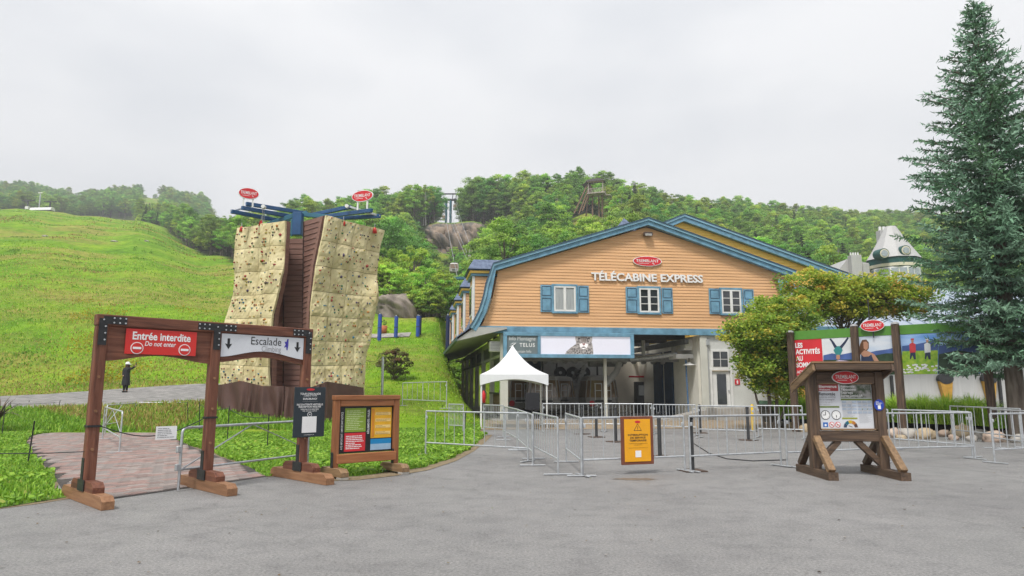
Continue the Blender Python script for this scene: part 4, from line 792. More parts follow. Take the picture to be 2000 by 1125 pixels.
KIN = [('rounded mid green leafy tree', broad_tree('maple_forest', 12, 4.2, 2.0, 66, 120, .29, MID, (3, 4, 2, 2))),
       ('tall mid green leafy tree', broad_tree('tall_forest', 15, 4.0, 3.2, 72, 120, .29, MID, (3, 3, 3, 2))),
       ('dark green full crowned tree', broad_tree('dark_forest', 13, 4.8, 1.6, 76, 120, .30, DRK, (2, 3, 2))),
       ('light yellow green leafy tree', broad_tree('light_forest', 10.5, 3.7, 1.6, 58, 120, .27, LGT, (3, 3, 3, 1))),
       ('thin open tree with pale trunk', broad_tree('birch_forest', 13, 3.0, 4.0, 46, 90, .26, LGT + MID, (2, 2, 2, .5, 2, 2, 2, 1), PALEBARK)),
       ('bushy young green tree', broad_tree('bushy_forest', 7.5, 3.6, .3, 58, 110, .26, MID + LGT, (2, 2, 2, 1, 2, 2, 2, .5))),
       ('narrow dark conifer', fir_tree('fir_forest', 13, 2.6, (.035, .075, .032)))]
WT = [3.4, 3, 2.6, 3, 1.8, 2, .8]
def where(px, y, top):
    if px < 345: return 'at the tip of the wood above the ski slope'
    if px < 400: return 'in the wood above the ski slope, past its tip'
    if px < 470: return 'at the wood edge where the slope meets the tower'
    if px < 560: return 'behind the left arms of the climbing tower'
    if px < 690: return 'behind the right arms of the climbing tower'
    if px < 845 and y > 190: return 'on the skyline beside the lift tower, tower side'
    if px < 835 and y < 92: return 'at the foot of the wood beside the rock outcrop'
    if px < 835: return 'between the climbing tower and the rock cliff'
    if px < 935: return 'below the grey rock cliff' if y < 120 else 'just under the rock cliff'
    if px < 1060 and y > 200: return 'in the tall clump right of the lift tower'
    if px < 1090: return 'on the hill above the first dormers'
    if px < 1240 and y > 140: return 'around the timber lookout platform'
    if px < 1340: return 'on the hill above the station ridge'
    if px < 1500: return 'above the yellow hall ridge'
    if px < 1640: return 'above the lower end of the yellow hall roof'
    if px < 1800: return 'above the turret house'
    return 'on the hill beside the big blue spruce'
# candidate spots on a jittered grid
gx_, gy_ = np.meshgrid(np.arange(-190, 420, 4.3), np.arange(60, 462, 4.3)); gx_ = gx_ + rs.uniform(-1.7, 1.7, gx_.shape); gy_ = gy_ + rs.uniform(-1.7, 1.7, gy_.shape)
k = in_forest(gx_, gy_) & (px_of(gx_, gy_) > 240) & (px_of(gx_, gy_) < 2250); tx, ty = gx_[k], gy_[k]; tz = hgt(tx, ty); tp_ = px_of(tx, ty)
spots = []
for x, y, z, p in zip(tx, ty, tz, tp_):
    kind = rnd.choices(range(7), WT)[0]; sc = rnd.uniform(.72, 1.12)
    if y < 100 and p < 930 and p > 700: kind = rnd.choice((5, 5, 3, 0)); sc *= .8
    if 812 < p < 948 and y < 203: sc *= .58; kind = rnd.choice((5, 5, 3, 0))
    if 1105 < p < 1212 and 118 < y < 186: sc *= .6; kind = rnd.choice((5, 3))
    if p < 520: sc *= .80
    if (895 < p < 1060 and 208 < y < 236): kind = 2 if rnd.random() < .7 else 1; sc = rnd.uniform(1.05, 1.3)
    if (690 < p < 845 and 205 < y < 250): kind = rnd.choice((1, 2, 4)); sc = rnd.uniform(.95, 1.15)
    Ht = (12, 15, 13, 10.5, 13, 7.5, 13)[kind] * sc; vx, vy = to_px((x, y, z + Ht)); bx_, by_ = to_px((x, y, z))
    roof = np.interp(vx, [0, 930, 965, 1262, 1300, 1335, 1545, 1700, 2200], [2000, 2000, 515, 425, 425, 420, 500, 560, 600])
    if vy > roof + 6 or vx < -60 or vx > 2060: continue
    spots.append((x, y, z, p, kind, sc, y))
# a tree counts as near when it stands at the front of its own column of trees, or on the skyline
for k in range(46):                      # bushes along the foot of the wood
    p = rnd.choice((rnd.uniform(730, 760), rnd.uniform(800, 905), rnd.uniform(800, 905), rnd.uniform(560, 740))); y = np.interp(p, *FOREST_EDGE) - rnd.uniform(.5, 5.5); x = (p - 1000) / F * .985 * y; spots.append((x, y, hz(x, y) - .2, p, rnd.choice((5, 5, 3)), rnd.uniform(.36, .72), y))
spots.sort(key=lambda s: s[6])
front, rest = spots[:210], spots[210:]
sky_ = sorted(rest, key=lambda s: to_px((s[0], s[1], s[2] + 12))[1] - np.interp(s[3], [300, 700, 900, 1200, 1400, 1800, 2200], [390, 370, 330, 330, 385, 405, 405]))
front += sky_[:80]; sset = set(id(s) for s in sky_[:80]); rest = [s for s in rest if id(s) not in sset]
for (x, y, z, p, kind, sc, _) in front:
    nm, (tm, cm) = KIN[kind]; o = thing('forest_tree', nm + ' ' + where(p, y, z), 'tree', (x, y, z), rnd.uniform(0, 6.28), 'forest trees'); o.scale = (sc * rnd.uniform(.9, 1.1), sc * rnd.uniform(.9, 1.1), sc); link('trunk', tm, o); link('crown', cm, o)
# everything deeper in the wood, and the far mountain, are masses
def forest_mass(name, pts, label):
    src = []
    for kind in range(7):
        col = bpy.data.collections.new('tree_kind'); nm, (tm, cm) = KIN[kind]
        me = [bpy.data.objects.new('wood_trunk', tm), bpy.data.objects.new('wood_crown', cm)]
        for q in me: col.objects.link(q)
        src.append(col)
    V = np.array([(s[0], s[1], s[2]) for s in pts], np.float32); me = bpy.data.meshes.new(name); me.vertices.add(len(V)); me.vertices.foreach_set('co', V.ravel())
    for an, ty_, vals in (('kind', 'INT', [s[4] for s in pts]), ('size', 'FLOAT', [s[5] for s in pts])): a = me.attributes.new(an, ty_, 'POINT'); a.data.foreach_set('value', vals)
    ob = link(name, me); ng = bpy.data.node_groups.new(name, 'GeometryNodeTree'); ng.interface.new_socket('Geometry', in_out='INPUT', socket_type='NodeSocketGeometry'); ng.interface.new_socket('Geometry', in_out='OUTPUT', socket_type='NodeSocketGeometry')
    N = ng.nodes; L = ng.links; gi = N.new('NodeGroupInput'); go = N.new('NodeGroupOutput'); jn = N.new('GeometryNodeJoinGeometry')
    ka = N.new('GeometryNodeInputNamedAttribute'); ka.data_type = 'INT'; ka.inputs[0].default_value = 'kind'; sa_ = N.new('GeometryNodeInputNamedAttribute'); sa_.data_type = 'FLOAT'; sa_.inputs[0].default_value = 'size'
    rv = N.new('FunctionNodeRandomValue'); rv.data_type = 'FLOAT'; rv.inputs[3].default_value = 6.283
    cx_ = N.new('ShaderNodeCombineXYZ'); L.new(rv.outputs[1], cx_.inputs[2])
    for kind, col in enumerate(src):
        ip = N.new('GeometryNodeInstanceOnPoints'); ci = N.new('GeometryNodeCollectionInfo'); ci.inputs[0].default_value = col; ci.transform_space = 'ORIGINAL'
        cmp_ = N.new('FunctionNodeCompare'); cmp_.data_type = 'INT'; cmp_.operation = 'EQUAL'; cmp_.inputs[3].default_value = kind; L.new(ka.outputs[0], cmp_.inputs[2])
        L.new(gi.outputs[0], ip.inputs['Points']); L.new(cmp_.outputs[0], ip.inputs['Selection']); L.new(ci.outputs[0], ip.inputs['Instance']); L.new(cx_.outputs[0], ip.inputs['Rotation']); L.new(sa_.outputs[0], ip.inputs['Scale']); L.new(ip.outputs[0], jn.inputs[0])
    L.new(jn.outputs[0], go.inputs[0]); md = ob.modifiers.new('forest', 'NODES'); md.node_group = ng
    return tag(ob, label, 'forest', kind='stuff')
forest_mass('hill_forest', rest, 'dense green wood covering the hill behind the station')
far = []
gx_, gy_ = np.meshgrid(np.arange(-520, -130, 7.5), np.arange(345, 660, 7.5)); gx_ = (gx_ + rs.uniform(-3, 3, gx_.shape)).ravel(); gy_ = (gy_ + rs.uniform(-3, 3, gy_.shape)).ravel(); pp = px_of(gx_, gy_)
for x, y, p in zip(gx_, gy_, pp):
    if p < -120 or p > 430: continue
    if 238 < p < 284 and y < 640: continue
    if 100 < p < 124 and y > 520: continue
    if 60 < p < 240 and y < 400 and math.sin(x * .05) > .1: continue
    far.append((x, y, hz(x, y), p, rnd.choice((0, 1, 2, 0, 2)), rnd.uniform(.7, 1.1)))
forest_mass('mountain_forest', far, 'hazy wood on the distant mountain above the ski slope')
# ------------------------------------------------------------------ big blue spruce
def spruce(name, base, H, r0, label):
    o = thing(name, label, 'tree', base); b = MB(); b.tube([(0, 0, -.3), (0, 0, .8), (0, 0, H * .45), (0, 0, H * .99)], [.34, .27, .17, .02], 12); b.tube([(0, 0, H * .985), (0, 0, H + .1)], [.03, .012], 6); b.build('trunk', BARK, o)
    Pn, Dn, Ln, Cn, Wn = [], [], [], [], []; br = MB()
    pal = np.array([(.115, .22, .14), (.15, .26, .175), (.19, .31, .225), (.095, .185, .10)])
    z = 2.5
    while z < H - .08:
        f = (z - 2.5) / (H - 2.5); R_ = float(np.interp(f, [0, .1, .25, .45, .52, .65, .75, .85, 1], [2.35, 2.65, 2.8, 2.65, 2.5, 1.9, 1.3, .68, .08])) * .93; nbr = int(6 + 7 * (1 - f)); a0 = rs.uniform(0, 6.28)
        for j in range(nbr):
            a = a0 + j * 6.283 / nbr + rs.uniform(-.25, .25); L_ = R_ * rs.uniform(.52, 1.15); dirh = np.array([math.cos(a), math.sin(a), 0]); side = np.array([-math.sin(a), math.cos(a), 0]); tilt = .50 * f - .18 * (1 - f); z0 = z + rs.uniform(-.12, .12)
            K = max(3, int(L_ * 5.6)); tt = np.linspace(.12, 1, K); droop = tilt * tt * L_ - .16 * L_ * np.sin(tt * 2.4) * (1 - f) + .10 * L_ * tt ** 3 * (1 - f); ax = dirh * (tt[:, None] * L_) + np.array([0, 0, 1]) * (z0 + droop)[:, None]
            if L_ > .5: br.tube([(0, 0, z0)] + [tuple(q) for q in ax[::max(1, K // 4)]], [.028 + .012 * L_] * 1 + [.02] * len(ax[::max(1, K // 4)]), 4, cap=False)
            cbase = pal[rs.choice(4, p=(.32, .3, .2, .18))]
            for q in range(K):
                tl = (0.16 + .24 * L_ * (1 - tt[q]) ** .8 * .8) * rs.uniform(.7, 1.2)
                for sgn in (-1, 1, 0):
                    ang = sgn * rs.uniform(.6, 1.0); d = dirh * math.cos(ang) + side * math.sin(ang); d = d + np.array([0, 0, rs.uniform(-.32, .12) + .35 * f]); d /= np.linalg.norm(d); ll = tl if sgn else .26
                    m = max(3, int(ll * 20)); u = np.linspace(.02, 1, m); P_ = ax[q] + d * (u * ll)[:, None]
                    nd = d * .75 + unit(m) * .75; nd /= np.linalg.norm(nd, axis=1, keepdims=True); Pn.append(P_); Dn.append(nd); Ln.append(rs.uniform(.10, .19, m)); Wn.append(rs.uniform(.020, .040, m))
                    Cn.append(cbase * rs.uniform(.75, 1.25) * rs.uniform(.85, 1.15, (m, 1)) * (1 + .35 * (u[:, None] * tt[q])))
        z += .36 - .14 * f
    P_ = np.concatenate(Pn); D = np.concatenate(Dn); L_ = np.concatenate(Ln)[:, None]; W = np.concatenate(Wn)[:, None]; n = len(P_); t = np.cross(D, unit(n)); t /= np.linalg.norm(t, axis=1, keepdims=True)
    V = np.stack([P_ - t * W, P_ + t * W, P_ + D * L_ + t * W * .25, P_ + D * L_ - t * W * .25], 1).reshape(-1, 3)
    br.build('branches', BARK, o)['kind'] = 'stuff'
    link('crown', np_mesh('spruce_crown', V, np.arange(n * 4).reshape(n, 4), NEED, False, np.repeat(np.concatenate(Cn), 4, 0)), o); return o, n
sb_ = AT(1986, 792, 22.3); top_ = AT(1903, 6, 22.3)
_, nsp = spruce('blue_spruce', (sb_.x, 22.3, .30), top_.z - .30, 3.4, 'tall blue green spruce towering over the photo billboard and stone planter')
# ------------------------------------------------------------------ ornamental maples turning yellow
def maple(name, base, label, lobes, n, pal, wts, stems, size=.15, hot=None):
    o = thing(name, label, 'tree', base); b = MB(); Pn, Nn, Cn = [], [], []; pal = np.array(pal); w = np.array(wts, float); w /= w.sum(); tot = sum(l[3] * l[4] * l[5] for l in lobes)
    for st_ in stems: limb_mesh(b, st_[0], st_[1], st_[2], st_[2] * .45, 7, 5, .05)
    for (cx_, cy_, cz_, ax_, ay_, az_) in lobes:
        m0 = int(n * ax_ * ay_ * az_ / tot); ncl = max(10, m0 // 55)
        for i in range(ncl):
            q = unit(1)[0] * rs.uniform(.3, 1.0) ** .6; c = np.array([cx_ + q[0] * ax_, cy_ + q[1] * ay_, cz_ + q[2] * az_]); rr = rs.uniform(.22, .6)
            if i % 3 == 0:
                s_ = stems[i % len(stems)]; limb_mesh(b, Vector(s_[0]).lerp(Vector(s_[1]), rnd.uniform(.55, 1.0)), c, .03, .008, 4, 3, .10)
            m = 55; u = unit(m); p = c + u * rr * rs.uniform(.4, 1.05, (m, 1)) * np.array([1, 1, .55]); nr = unit(m) * .7 + np.array([0, 0, .8]); nr /= np.linalg.norm(nr, axis=1, keepdims=True); Pn.append(p); Nn.append(nr)
            fh = np.clip((c[2] - cz_) / az_ * .5 + .5, 0, 1); ww = w.copy()
            if hot: ww = w * (1 - fh) + np.array(hot, float) / sum(hot) * fh
            Cn.append(pal[rs.choice(len(pal), p=ww / ww.sum())] * rs.uniform(.75, 1.2, (m, 1)))
    P_ = np.concatenate(Pn); V, F_, c = leaf_quads(P_, np.concatenate(Nn), rs.uniform(.7, 1.3, len(P_)) * size * .8, np.concatenate(Cn), .85); b.build('trunk', BARK, o); link('crown', np_mesh(name + '_crown', V, F_, MAPLE, False, c), o); return o
PALF = [(.30, .46, .07), (.42, .54, .08), (.55, .56, .09), (.66, .56, .10), (.66, .42, .10), (.20, .33, .06)]
B0 = AT(1500, 790, 29.0); x0 = B0.x
def rel(px, py, Y): q = AT(px, py, Y); return (q.x - x0, Y - 29.0, q.z)
def lobe(px, py, Y, rx_, ry_, rz_): q = rel(px, py, Y); return (q[0], q[1], q[2], rx_, ry_, rz_)
maple('ornamental_maple', (x0, 29.0, 0), 'bushy ornamental tree with yellow green top beside the white station wall', [lobe(1490, 650, 28.6, 1.7, 1.4, .9), lobe(1505, 700, 28.8, 1.5, 1.3, .9), lobe(1530, 615, 29.3, 1.6, 1.3, .9), lobe(1500, 745, 28.8, .95, .9, .55), lobe(1440, 665, 28.6, .7, .7, .35), lobe(1560, 720, 29.2, .9, .8, .9), lobe(1530, 680, 28.9, 1.3, 1.2, .9), lobe(1475, 715, 28.6, .9, .9, .6), lobe(1535, 755, 28.8, .9, .8, .5)], 34000, PALF, (5, 4, 2, .8, .3, 5), [((0, 0, -.2), rel(1500, 690, 29), .10), ((.15, 0, -.2), rel(1540, 640, 29), .08), ((-.1, .1, -.2), rel(1455, 680, 28.8), .06), ((.3, 0, 0), rel(1560, 720, 29.2), .05)], .15, (6, 6, 4, 1.5, .4, 2))
B0 = AT(1665, 790, 31.5); x0 = B0.x
def rel(px, py, Y): q = AT(px, py, Y); return (q.x - x0, Y - 31.5, q.z)
maple('ornamental_maple', (x0, 31.5, 0), 'wide yellow and orange leaved tree spreading above the photo billboard', [lobe(1580, 560, 31.2, 1.5, 1.2, .9), lobe(1640, 570, 31.5, 1.8, 1.4, .8), lobe(1700, 585, 31.6, 1.9, 1.4, 1.0), lobe(1765, 580, 31.6, 1.7, 1.3, 1.0), lobe(1640, 610, 31.3, 1.4, 1.0, .45), lobe(1560, 600, 31.0, 1.3, .9, .8), lobe(1610, 590, 31.2, 1.4, 1.2, .7), lobe(1730, 560, 31.6, 1.4, 1.2, .7)], 30000, PALF, (3, 4, 4, 2, 1, 2), [((0, 0, -.2), rel(1645, 600, 31.5), .12), (rel(1662, 660, 31.5), rel(1720, 560, 31.5), .07), (rel(1662, 660, 31.5), rel(1590, 560, 31.3), .06), (rel(1664, 640, 31.5), rel(1760, 570, 31.6), .06)], .155, (4, 7, 6, 3, .8, .6))
# shrub by the tower, and boulder
o = thing('bank_shrub', 'dark reddish shrub on the grass bank right of the tower', 'shrub', (0, 0, 0)); yb = 40.0; q = AT(768, 725, yb); o.location = (q.x, yb, hz(q.x, yb)); tm, cm = broad_tree('shrub', 1.9, 1.1, .0, 44, 90, .10, [(.14, .17, .05), (.22, .14, .06), (.17, .21, .05)], (3, 2, 2)); link('stems', tm, o); link('foliage', cm, o)
def rock_mesh(name, sx, sy, sz, mat, sub=3, rough=.22, seed=0):
    bm = bmesh.new(); bmesh.ops.create_icosphere(bm, subdivisions=sub, radius=1); r_ = np.random.RandomState(seed); fr_ = r_.uniform(1.2, 3.4, (6, 3)); ph = r_.uniform(0, 6, 6)
    for v in bm.verts:
        p = np.array(v.co); d = sum((1 - 2 * abs(math.sin(fr_[i] @ p * (.7 + i * .7) + ph[i]))) / (1 + i * .6) for i in range(6)) * rough * .5; p = p * (1 + d); p = np.sign(p) * np.abs(p) ** .82; v.co = (p[0] * sx, p[1] * sy, p[2] * sz)
    me = bpy.data.meshes.new(name); bm.to_mesh(me); bm.free(); me.materials.append(mat)
    for f in me.polygons: f.use_smooth = sub > 2
    return me
ROCK = M('brown_grey_rock', (.12, .10, .085), .9, col2=(.30, .255, .215), scale=.8, stretch=(1, 1, .5), bump=.8, bscale=3.5, detail=9)
yb = 74.0; q = AT(778, 612, yb); o = link('rock_outcrop', rock_mesh('rock_outcrop', 2.5, 2.2, 2.4, ROCK, 5, .26, 9), None, (q.x, yb, q.z - .1)); tag(o, 'big rounded brown rock outcrop at the foot of the wood', 'rock')
# cliff rocks below the lift tower
CLIFF = M('grey_and_rust_cliff', (.10, .095, .09), .9, col2=(.36, .27, .20), scale=.35, stretch=(1.3, 1, .45), bump=.9, bscale=1.6, detail=10)
for k, (px_, py_, w_, h_) in enumerate(((848, 466, 3.2, 3.4), (868, 468, 3.6, 4.4), (888, 478, 3.4, 5.6), (906, 474, 3.4, 5.0), (922, 462, 3.0, 3.8), (896, 505, 2.4, 3.0))):
    q = AT(px_, py_, 203.5); o = link('cliff_face', rock_mesh('cliff_face', w_, 3.0, h_, CLIFF, 4, .5, 20 + k), None, (q.x, 203.5 + (k % 2) * .8, q.z)); tag(o, 'grey and rust streaked rock face below the lift tower', 'cliff', 'cliff rocks')
# ================================================================== climbing tower
PANEL = M('sandstone_resin_panel', (.50, .415, .22), .85, col2=(.72, .63, .38), scale=1.6, bump=.5, bscale=12, detail=8)
BROWN = M('brown_tower_siding', (.21, .11, .085), .7, .14, 2, stretch=(.5, .5, 6), rand=.06)
TARP = M('brown_tarpaulin', (.085, .042, .033), .65, .12, 2)
BLUE = M('blue_beam_paint', (.025, .085, .20), .45, .12, 3); TEAL = M('teal_beam_paint', (.04, .15, .21), .45, .12, 3)
tz0 = hz(-9.6, 30.0)
tw = thing('climbing_tower', 'tall climbing tower with cream rock panels, brown core and blue beams on top', 'climbing tower', (-9.4, 30.3, 0))
O = Vector((-9.4, 30.3, 0))
def tl(px, py, Y): return AT(px, py, Y) - O
# outer edges of the two faces, bottom to top (pixel rows), with their depth
faces = [dict(L=[(431, 800), (431, 748), (433, 690), (439, 626), (456, 578), (462, 540), (464, 500), (467, 446)], Rr=[(528, 812), (529, 764), (530, 700), (534, 610), (545, 566), (552, 530), (555, 480), (558, 431)], YL=31.0, YR=29.5, nc=4, nr=8),
         dict(L=[(609, 812), (609, 760), (604, 700), (606, 600), (610, 560), (614, 520), (624, 470), (633, 421)], Rr=[(711, 800), (711, 752), (714, 690), (726, 630), (733, 570), (737, 520), (742, 480), (751, 450)], YL=28.9, YR=31.2, nc=4, nr=8)]
HC = [(.35, .05, .05), (.42, .17, .04), (.05, .16, .07), (.03, .15, .25), (.06, .04, .10), (.36, .28, .05), (.10, .07, .05), (.25, .12, .08)]
HM = [M('hold_resin_%s' % n, c, .5, .1) for n, c in zip(('red', 'orange', 'green', 'teal', 'purple', 'yellow', 'brown', 'clay'), HC)]
holds = MB()
def edge(pts, f):
    """point along a pixel polyline, f 0 (bottom) .. 1 (top), even in pixel row"""
    ys_ = [p[1] for p in pts]; y = ys_[0] + (ys_[-1] - ys_[0]) * f; return np.interp(-y, [-v for v in ys_], [p[0] for p in pts]), y
for fi, fc in enumerate(faces):
    def surf(u, v, fc=fc):
        a = edge(fc['L'], v); b = edge(fc['Rr'], v); A = tl(a[0], a[1], fc['YL']); B = tl(b[0], b[1], fc['YR']); return A.lerp(B, u)
    nrm = (surf(1, .5) - surf(0, .5)).cross(surf(.5, .9) - surf(.5, .1)).normalized()
    if nrm.y > 0: nrm = -nrm
    fs = rnd.randint(0, 99)
    def tri(t): return abs((t % 2) - 1)
    fr_ = random.Random(300 + fi); KP = [(fr_.uniform(0, 1), fr_.uniform(0, 1), fr_.uniform(.10, .26), fr_.choice((-.10, .10, .16, .22)), fr_.uniform(.5, 2.0)) for _ in range(26)]
    def bulge(u, v):                                   # large facets of the moulded rock
        d = .06 * tri(u * 3.1 + v * 2.3 + fs) + .05 * tri(u * 1.7 - v * 5.2 + fs * .3) + .03 * tri(v * 8.7 + u * 6.1)
        for (a_, b_, r_, h_, s_) in KP: d += h_ * max(0, 1 - max(abs(u - a_) / r_, abs(v - b_) * s_ / r_, (abs(u - a_) + abs(v - b_) * s_) / (1.35 * r_)))
        return d * .85
    for r in range(fc['nr']):
        for c in range(fc['nc']):
            u0, u1, v0, v1 = c / fc['nc'], (c + 1) / fc['nc'], r / fc['nr'], (r + 1) / fc['nr']; k = 8; b = MB(); vs_ = []; pr = random.Random(fi * 100 + r * 10 + c)
            for j in range(k + 1):
                for i in range(k + 1):
                    fu, fv = i / k, j / k; u = u0 + (u1 - u0) * (.008 + .984 * fu); v = v0 + (v1 - v0) * (.008 + .984 * fv); e_ = min(fu, 1 - fu, fv, 1 - fv)
                    vs_.append(surf(u, v) + nrm * (bulge(u, v) + pr.uniform(-.014, .014) + (-.014 if e_ == 0 else .008)))
            q = [(j * (k + 1) + i, j * (k + 1) + i + 1, (j + 1) * (k + 1) + i + 1, (j + 1) * (k + 1) + i) for j in range(k) for i in range(k)]
            b.add(vs_, q); rim = [i for i in range(k)] + [j * (k + 1) + k for j in range(k)] + [k * (k + 1) + k - i for i in range(k)] + [(k - j) * (k + 1) for j in range(k)]
            bk = [vs_[i] - nrm * .10 for i in rim]; n_ = len(rim); b.add([vs_[i] for i in rim] + bk, [(i, n_ + i, n_ + (i + 1) % n_, (i + 1) % n_) for i in range(n_)]); b.build('rock_panel', PANEL, tw)
            for h in range(12 if v1 > .14 else 4):          # holds bolted onto the panel
                fu, fv = pr.uniform(.08, .92), pr.uniform(.08, .92); u = u0 + (u1 - u0) * fu; v = v0 + (v1 - v0) * fv; j = min(k - 1, int(fv * k)); i = min(k - 1, int(fu * k)); p = vs_[j * (k + 1) + i].lerp(vs_[(j + 1) * (k + 1) + i + 1], .5)
                s_ = pr.uniform(.028, .062) * (1.5 if pr.random() < .08 else 1); ax = [Vector((pr.uniform(.6, 1.3), 0, 0)), Vector((0, 0, pr.uniform(.5, 1.1)))]; pts = [p + nrm * .005 + (ax[0] * math.cos(t * 1.047) + ax[1] * math.sin(t * 1.047)) * s_ for t in range(6)]; holds.add(pts + [p + nrm * (.06 + s_ * .4)], [(t, (t + 1) % 6, 6) for t in range(6)], pr.randrange(8))
    # closed back of the slab
    b = MB(); V = []
    for j in range(17): V += [surf(0, j / 16) - nrm * .10, surf(0, j / 16) - nrm * .30, surf(1, j / 16) - nrm * .30, surf(1, j / 16) - nrm * .10]
    b.add(V, [(4 * j + i, 4 * j + (i + 1) % 4, 4 * j + 4 + (i + 1) % 4, 4 * j + 4 + i) for j in range(16) for i in range(4)]); b.add(V[-4:], [(0, 1, 2, 3)]); b.build('panel_frame', BROWN, tw)
o = holds.build('climbing_holds', HM, tw); o['kind'] = 'stuff'
# brown core between the faces: three planes of horizontal boards
def boards(name, pl_, pr_, YL, YR, n):
    for i in range(n):
        f0, f1 = i / n, (i + 1) / n; a0, b0 = edge(pl_, f0), edge(pr_, f0); a1, b1 = edge(pl_, f1), edge(pr_, f1)
        P0, P1, P2, P3 = tl(*a0, YL), tl(*b0, YR), tl(*b1, YR), tl(*a1, YL); nn = (P1 - P0).cross(P3 - P0).normalized(); nn = nn if nn.y < 0 else -nn; g = (P3 - P0) * .06
        b = MB(); b.add([P0 + nn * .02 + g, P1 + nn * .02 + g, P2 - g * .2, P3 - g * .2, P0 - nn * .05, P1 - nn * .05, P2 - nn * .05, P3 - nn * .05], [(0, 1, 2, 3), (0, 4, 5, 1), (3, 2, 6, 7), (0, 3, 7, 4), (1, 5, 6, 2)]); b.build(name, BROWN, tw)
boards('core_board', [(553, 815), (553, 600), (556, 466)], [(590, 815), (591, 600), (594, 466)], 30.9, 30.9, 34)
boards('side_board', [(528, 815), (530, 700), (534, 610), (546, 560), (554, 466)], [(554, 815), (553, 600), (556, 466)], 29.6, 30.88, 30)
boards('side_board', [(591, 815), (591, 600), (594, 432)], [(609, 815), (604, 700), (606, 600), (610, 560), (614, 520), (624, 470), (633, 421)], 30.88, 29.0, 38)
for px_ in ((554, 467), (591, 433)): tube('seam_trim', tw, M('dark_seam', (.05, .025, .02), .7), [tl(px_[0] - 1, 815, 30.8), tl(px_[0], 600, 30.8), tl(px_[0] + 2, px_[1], 30.8)], .025, 6)
lad = MB()
for (y0_, n_) in ((596, 2), (606, 3), (612, 2)):
    pass
YM = M('pale_stencil', (.40, .24, .12), .7, .1)
for r in range(6): a = tl(539, 597 + r * 5, 29.75); box('stencil_mark', tw, YM, a, (.16, .01, .04))
# tarpaulin skirts draped around the foot
def tarp(pts_top, pts_bot, Ys, seed):
    n = 130; m = 10; V = []; r_ = random.Random(seed)
    for j in range(m + 1):
        for i in range(n + 1):
            f = i / n; xt = np.interp(f, np.linspace(0, 1, len(pts_top)), [p[0] for p in pts_top]); yt = np.interp(f, np.linspace(0, 1, len(pts_top)), [p[1] for p in pts_top]); xb = np.interp(f, np.linspace(0, 1, len(pts_bot)), [p[0] for p in pts_bot]); yb_ = np.interp(f, np.linspace(0, 1, len(pts_bot)), [p[1] for p in pts_bot]); Y = np.interp(f, np.linspace(0, 1, len(Ys)), Ys)
            g = j / m; p = tl(xt + (xb - xt) * g, yt + (yb_ - yt) * g, Y); p.y -= .10 + .10 * g + .11 * math.sin(f * 44 + 2.5 * math.sin(f * 11 + g * 1.5) + seed) * (.3 + .7 * g) + .04 * math.sin(f * 23 - g * 3 + seed) ; V.append(p)
    b = MB(); b.add(V, [(j * (n + 1) + i, j * (n + 1) + i + 1, (j + 1) * (n + 1) + i + 1, (j + 1) * (n + 1) + i) for j in range(m) for i in range(n)], 0, True); return b.build('tarpaulin', TARP, tw)
tarp([(429, 752), (473, 744), (515, 754), (555, 754)], [(428, 818), (470, 822), (515, 824), (555, 822)], [30.8, 30.0, 29.4, 29.2], 1)
tarp([(558, 755), (600, 760), (640, 745), (712, 757)], [(557, 822), (600, 824), (640, 824), (714, 815)], [29.0, 28.8, 28.9, 30.8], 4)
# steel on top
top = lambda px, py, Y: tl(px, py, Y)
box('crane_post', tw, BLUE, tl(582, 438, 31.2), (.42, .40, 1.1), .02); box('crane_post', tw, TEAL, tl(576, 450, 31.6), (.5, .4, .5), .02)
def beam(a, Ya, c, Yc, w=.14, m=BLUE, name='top_beam'): bar(name, tw, m, tl(*a, Ya), tl(*c, Yc), w, w * 1.25, .01)
beam((452, 413), 29.6, (560, 434), 32.2); beam((473, 406), 29.2, (575, 424), 32.0); beam((481, 398), 30.6, (600, 417), 33.0)
beam((742, 422), 29.5, (640, 428), 32.6); beam((726, 411), 29.2, (620, 425), 32.0); beam((684, 404), 30.5, (600, 422), 32.8)
beam((500, 447), 31.0, (582, 418), 31.6, .16, TEAL); beam((582, 418), 31.6, (640, 424), 31.4, .16, TEAL); beam((512, 450), 31.8, (600, 414), 32.4, .12, TEAL)
beam((452, 413), 29.6, (491, 402), 31.0, .07, steel, 'tie_bar'); beam((742, 422), 29.5, (684, 404), 30.5, .07, steel, 'tie_bar')
for a in ((530, 434), (548, 430), (570, 428), (512, 442)): beam(a, 31.4, (a[0], 462), 31.4, .07, TEAL, 'strut')
beam((557, 434), 30.2, (559, 460), 30.2, .05, steel, 'ladder_rail'); beam((566, 444), 30.2, (561, 460), 30.2, .05, steel, 'ladder_rail')
for a, Y in (((515, 404), 30.0), ((678, 403), 30.0)): q = tl(*a, Y); tube('pulley', tw, white, [q + Vector((0, -.1, 0)), q + Vector((0, .1, 0))], .085, 12)
for a, Y in (((472, 448), 30.8), ((510, 436), 30.2), ((671, 436), 29.6), ((732, 450), 30.7)): q = tl(*a, Y); b = MB(); b.lathe([(.03, .14), (.08, .06), (.11, -.12), (.02, -.15)], 10, 0, q); b.build('red_bell', M('red_plastic', (.55, .03, .02), .4, .05), tw); tube('hanger', tw, steel, [q + Vector((0, 0, .14)), q + Vector((0, 0, .32))], .015, 5)
for a, Y in (((513, 404), 30.0), ((516, 404), 30.1)): tube('rope', tw, grey_print, [tl(*a, Y), tl(a[0], 436, Y)], .012, 5)
